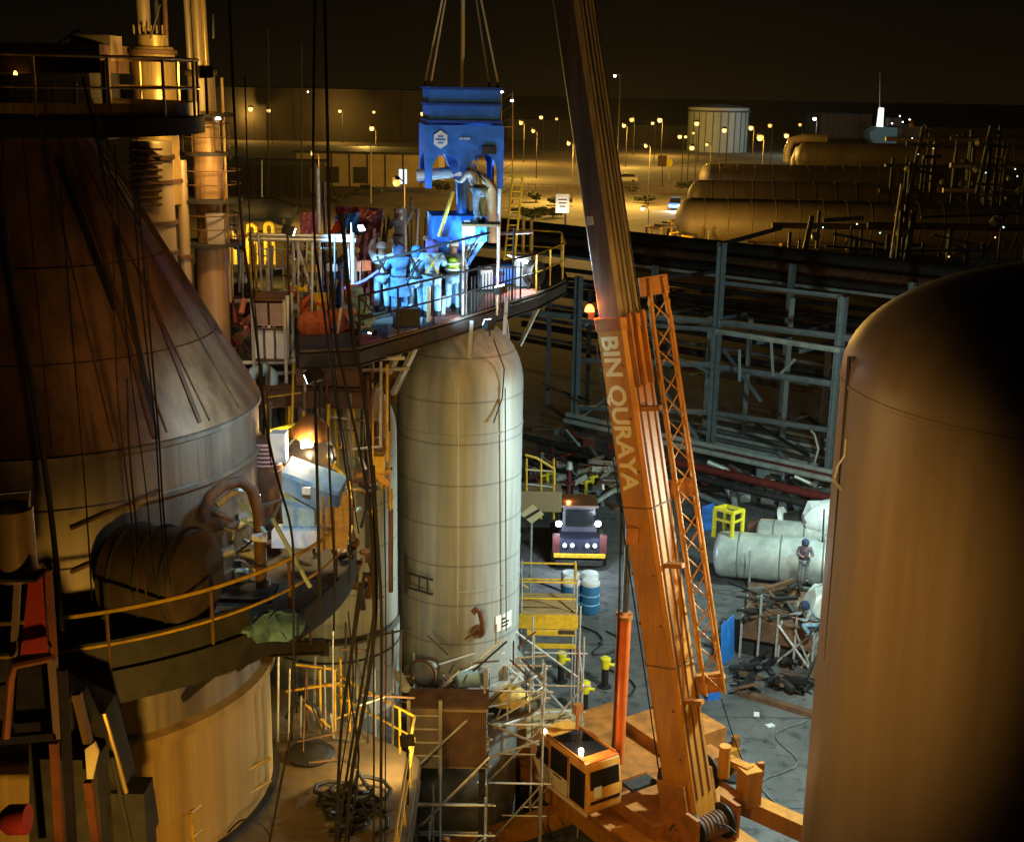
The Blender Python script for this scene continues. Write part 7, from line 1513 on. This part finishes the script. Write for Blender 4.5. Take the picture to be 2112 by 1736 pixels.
# street lamps
GL = 'sodium street lamps in the distance'
def lamp(u, v, label, hgt=11.0, size=.5, lit=0, colr=None, group=GL, m=None):
    c = G(u, v, hgt); t = thing('street_lamp', label, 'street lamp', (c.x, c.y, 0), group); size *= (.75, 1.0, 1.25, .85, 1.1)[int(u * 3 + v) % 5]; s_ = max(size, c.y / FPX * 5.4 * size / .5)  # lens and hood enlarged with distance to imitate lamp bloom
    MB().tube([Vector((c.x + .9, c.y + .3, 0)), Vector((c.x + .9, c.y + .3, hgt - .3))], .13, 7, .08).build('pole', M_FARB, t)
    MB().tube([Vector((c.x + .9, c.y + .3, hgt - .3)), Vector((c.x + .7, c.y + .25, hgt + .2)), Vector((c.x, c.y + .1, hgt + s_ + .12))], .07, 6).build('arm', M_FARB, t)
    MB().lathe([(0, s_ + .2), (s_ * .5, s_ + .1), (s_ * .8, s_ * .72), (s_ * .8, s_ * .66), (0, s_ * .66)], c, 10).build('hood', M_DARK, t)
    MB().lathe([(0, -s_ * .6), (s_ * .45, -s_ * .48), (s_ * .7, 0), (s_ * .6, s_ * .5), (0, s_ * .6)], c, 14).build('lens', m or (L_SOD if (int(u) * 7) % 5 > 1 else L_SOD2), t)
    if lit: light('lamp_light', c + Vector((-1.6, -1.0, -s_ - .4)), lit, colr or SODIUM, .4, t)
    return t
K = 1.0
for u, v, la, lit in (
    (517, 226, 'leftmost sodium lamp in front of the dark warehouse', 8000), (554, 229, 'second lamp from the stepped tower against the warehouse', 0), (597, 225, 'third lamp from the stepped tower against the warehouse', 0),
    (701, 230, 'lamp against the warehouse above the tall pale tube', 8000), (771, 232, 'lamp against the warehouse halfway to the hopper', 0), (767, 266, 'lower lamp directly beneath another before the warehouse', 9000),
    (872, 236, 'lamp touching the left edge of the blue hopper', 0), (1075, 254, 'lamp nearest the hopper on its right', 21000), (1116, 243, 'upper lamp of the group between hopper and boom', 0), (1148, 246, 'lamp with a small twin between hopper and boom', 0),
    (1100, 271, 'lowest lamp of the group between hopper and boom', 12000), (1173, 297, 'bright sodium lamp touching the left edge of the boom', 22000), (1287, 260, 'lamp just right of the boom', 21000), (1303, 248, 'upper lamp just right of the boom', 0),
    (1346, 255, 'left one of the close pair right of the boom', 0), (1361, 249, 'right taller one of the close pair right of the boom', 21000), (1332, 302, 'large sodium lamp on a dark pole near the road', 22000), (1430, 275, 'lamp before the left part of the oil tank', 0),
    (1402, 283, 'left small lamp of the twins left of the oil tank', 0), (1414, 283, 'right small lamp of the twins left of the oil tank', 0), (1458, 299, 'lamp low before the oil tank over the tan bullet', 5000), (1427, 306, 'dim lamp low left of the oil tank', 0),
    (1494, 270, 'lamp in front of the middle of the oil tank', 0), (1549, 265, 'lamp just off the right side of the oil tank', 12000), (1588, 260, 'lamp between the oil tank and the arch pipes', 0), (1622, 281, 'lamp above the tan arch pipes', 4000), (1650, 258, 'lamp left of the blue roofed shed', 0),
    (645, 318, 'sodium lamp before the low tan building', 9000), (1437, 256, 'small lamp over the left rim of the oil tank', 0)):
    lamp(u, v, la, lit=lit * K)
lamp(1568, 285, 'biggest and brightest sodium lamp right of the oil tank', 11, .85, 16000 * K)
lamp(818, 378, 'bright golden lamp close behind the work platform, left of the hopper', 11, .5, 9000 * K)
light('lamp_light', G(1395, 514, 1.6), 6500, SODIUM, .3, mf); light('lamp_light', G(1520, 519, 1.6), 5000, SODIUM, .3, mf)  # added low lights without fixtures, brighten the bullets from below
lamp(1235, 330, 'lamp hidden behind the boom over the lit road', 11, .3, 14000 * K)
lamp(1325, 431, 'short white lamp by the bend of the road', 6, .3, 700, (1, .9, .7), 'white lamps far off', L_WHITE)
lamp(635, 190, 'single white lamp high above the warehouse roof', 19, .3, 0, None, 'white lamps far off', L_WHITE)
lamp(1268, 157, 'white lamp highest of all right of the boom', 23.2, .3, 0, None, 'white lamps far off', L_WHITE)
lamp(1680, 246, 'white glaring lamp left of the blue roofed shed', 12, .45, 6000, (.8, 1, .95), 'white lamps far off', lens('lamp_white_teal', (.85, 1, .95), 14))
tw = thing('lamp_tower', 'slim brown lamp tower right beside the blue hopper', 'tower', G(1045, 420)); yy = G(1045, 420).y
for u in (1034, 1057): MB().tube([P(u, 420, yy), P(u, 190, yy)], .12, 6).build('leg', M_RUST, tw)
for k in range(9): MB().beam(P(1034, 400 - k * 24, yy), P(1057, 385 - k * 24, yy), .1).build('lacing', M_RUST, tw)
MB().box(P(1048, 262, yy), (1.8, 1.2, .12)).build('stage', M_BROWN, tw)
for u, v in ((1035, 190), (1056, 208)): MB().lathe([(0, -.2), (.3, -.1), (.3, .1), (0, .2)], P(u, v, yy - .3), 10).build('lens', L_WHITE, tw)
# slim masts
for k, (u, vt, vb, m, la) in enumerate(((675, 180, 420, M_GALV, 'tall pale mast left of the hopper before the warehouse'), (553, 60, 420, M_DARK, 'thin dark mast rising above the warehouse at left'), (622, 90, 430, M_DARK, 'thin dark mast between the pale mast and the stepped tower'), (540, 330, 430, M_GALV, 'short pale mast before the dim low building'), (765, 300, 420, M_GALV, 'short pale mast before the low tan building'))):
    yy = G(u, vb).y; tag(MB().tube([P(u, vb, yy), P(u, vt, yy)], .16, 6, .08).build('mast', m), la, 'mast', 'slim masts')
for k, (u0, u1, v) in enumerate(((1060, 1250, 398), (1270, 1480, 402))):
    fn = thing('fence', ('low wire fence left of the boom along the road', 'low wire fence right of the boom along the road')[k], 'fence', G((u0 + u1) / 2, v)); a, c = G(u0, v), G(u1, v + 4)
    for h_ in (.6, 1.2, 1.8): MB().tube([a + Vector((0, 0, h_)), c + Vector((0, 0, h_))], .05, 5).build('wire', M_RUST, fn)
    for i in range(14): q = a.lerp(c, i / 13); MB().tube([q, q + Vector((0, 0, 2))], .07, 5).build('post', M_RUST, fn)
# ================================================================ SITE LIGHTING (added lamps on masts beside and behind the camera, and LED work lights placed for their light)
def added_work_light(label, pos, aim, watts, colour, cone, m, radius=.2, blend=.6, foot=None):
    pos, aim = Vector(pos), Vector(aim); d = (aim - pos).normalized()
    t = thing('added_work_light', label, 'work light', pos)
    MB().box(pos - d * .12, (.26, .22, .18), rot=d.to_track_quat('Z', 'Y').to_matrix()).build('housing', M_DARK, t)
    MB().box(pos, (.2, .17, .02), rot=d.to_track_quat('Z', 'Y').to_matrix()).build('lens', m, t)
    ft_ = Vector(foot) if foot is not None and not isinstance(foot, (int, float)) else Vector((pos.x - d.x * .14, pos.y - d.y * .14, 0.0 if foot is None else foot))
    MB().tube([pos - d * .14, ft_], .03, 6).build('stand', M_DARK, t)
    light('lamp_light', pos + d * .06, watts, colour, radius, t, aim, cone, blend)
    return t
added_work_light('assumed cool white work light on the left end of the work platform', P(603, 478, 30.2), Vector((-1.9, 33.0, 16.8)), 3800, COOL, 58, L_COOL, foot=TZ)  # assumed lamp at the brace head, puts cool light on the workers
added_work_light('added cool white work light under the lower stage facing the cone tank', P(640, 780, 21.6), Vector((-5.2, 23.0, 15.6)), 300, (.42, .72, 1), 110, L_COOL, foot=PZ)  # added lamp, puts the cool light on the tank band and trough
added_work_light('added cool white work light behind the left tube cluster', P(745, 470, 36.5), Vector((-1.6, 34.4, 20.6)), 1000, COOL, 62, L_COOL, foot=TZ)  # added lamp, cool light on the hopper from the rear left
added_work_light('added cool work light low at the right rail of the platform', P(1030, 590, 33.2), Vector((-1.5, 34.2, 20.5)), 1700, COOL, 60, L_COOL, foot=TZ)  # added to brighten the hopper from its lower right
added_work_light('added yellow work light among the yellow hoop pipes', P(494, 508, 36.6), P(520, 545, 38), 260, (1, .72, .2), 150, L_SOD, .1, foot=TZ)  # added to brighten the hoops and rail
# unseen lamps added for their light: masts behind the right tank, floodlights near the camera
added_work_light('added cool floodlight on a mast hidden behind the right tank', (15.5, 50, 10), (9, 60, 1), 5600, GREENW, 170, L_COOL, .4)
added_work_light('added second cool floodlight behind the right tank', (10.6, 34, 12), (3.6, 37.0, 2), 11500, (.78, 1, .93), 165, L_COOL, .4)  # added fill for the middle tank and the ground by the crane
added_work_light('added sodium floodlight behind the right tank', (9.2, 27.2, 14), (3.2, 32, 11), 1150, SODIUM, 120, L_SOD, .3)  # added out of sight to light the crane's right face
added_work_light('added sodium floodlight left of the camera', (-3.5, 1.5, 20), (3.6, 25, 12.5), 17000, (1, .54, .15), 38, L_SOD, .3, 1.0)  # cone shaped to fade the light across the right tank
added_work_light('added sodium floodlight below the camera', (-2.6, 9.5, 12.2), (-4.6, 24, 8.6), 4300, (1, .56, .09), 70, L_SOD, .25, .8)
added_work_light('added amber floodlight right of the camera', (3.0, 3.5, 25), (-4.1, 23, 16.8), 4600, (1, .50, .14), 25, L_SOD, .3, 1.0)  # added spot warming the cone roof
added_work_light('assumed golden floodlight on the top platform', P(318, 214, 25.6) + Vector((.9, .4, .6)), Vector((-7.3, 28.3, 21.8)), 420, (1, .62, .16), 150, L_SOD, .12, foot=21.3)  # assumed source of the golden light on the clad column
added_work_light('added golden floodlight beside the stepped tower', (-5.9, 27.2, 20.4), (-7.2, 28.9, 19.0), 240, (1, .58, .18), 120, L_SOD, .15, foot=(-6.7, 29.0, 20.4))  # added to light the tower from its right
added_work_light('added warm floodlight under the lower deck rail', (-2.06, 23.6, 9.0), (-4.9, 30.5, 6.5), 700, (1, .68, .25), 130, L_SOD, .2, foot=DZ)  # added lamp, no such fixture seen on the rail
added_work_light('added orange floodlight below the left edge of the picture', (-2.8, 9.3, 13.2), (-4.7, 12.3, 15.8), 320, (1, .5, .14), 60, L_SOD, .1)  # added to brighten the red panel and the pipe end
added_work_light('added sodium floodlight high behind the right tank', (9.0, 26, 16.0), (1.8, 32.2, 20.5), 2200, (1, .62, .2), 75, L_SOD, .3)  # added out of sight to brighten the inner boom section
added_work_light('added cool work light on the deck aimed up at the hopper', P(770, 690, 30.3), Vector((-1.4, 34.0, 21.3)), 1500, COOL, 40, L_COOL, foot=TZ)  # added, throws cool light up onto the hopper front
added_work_light('added cool work light clamped to the platform edge under the safety vest worker', P(1004, 664, 31.9), Vector((-1.9, 33.4, 17.3)), 520, (.5, .78, 1), 110, L_COOL, foot=TZ - .3)  # added to light the vest worker
# ================================================================ NIGHT HAZE
hzm = bpy.data.materials.new('haze_air'); hzm.use_nodes = True; _t = hzm.node_tree; _t.nodes.clear()
_o = _t.nodes.new('ShaderNodeOutputMaterial'); _v = _t.nodes.new('ShaderNodeVolumePrincipled')
_v.inputs['Color'].default_value = (.9, .9, .9, 1); _v.inputs['Density'].default_value = 0.00004; _v.inputs['Anisotropy'].default_value = 0.35
_t.links.new(_v.outputs[0], _o.inputs['Volume'])
hz_o = MB().box((0, 1070, 24), (3010, 2280, 50)).build('haze', hzm); tag(hz_o, kind='stuff')
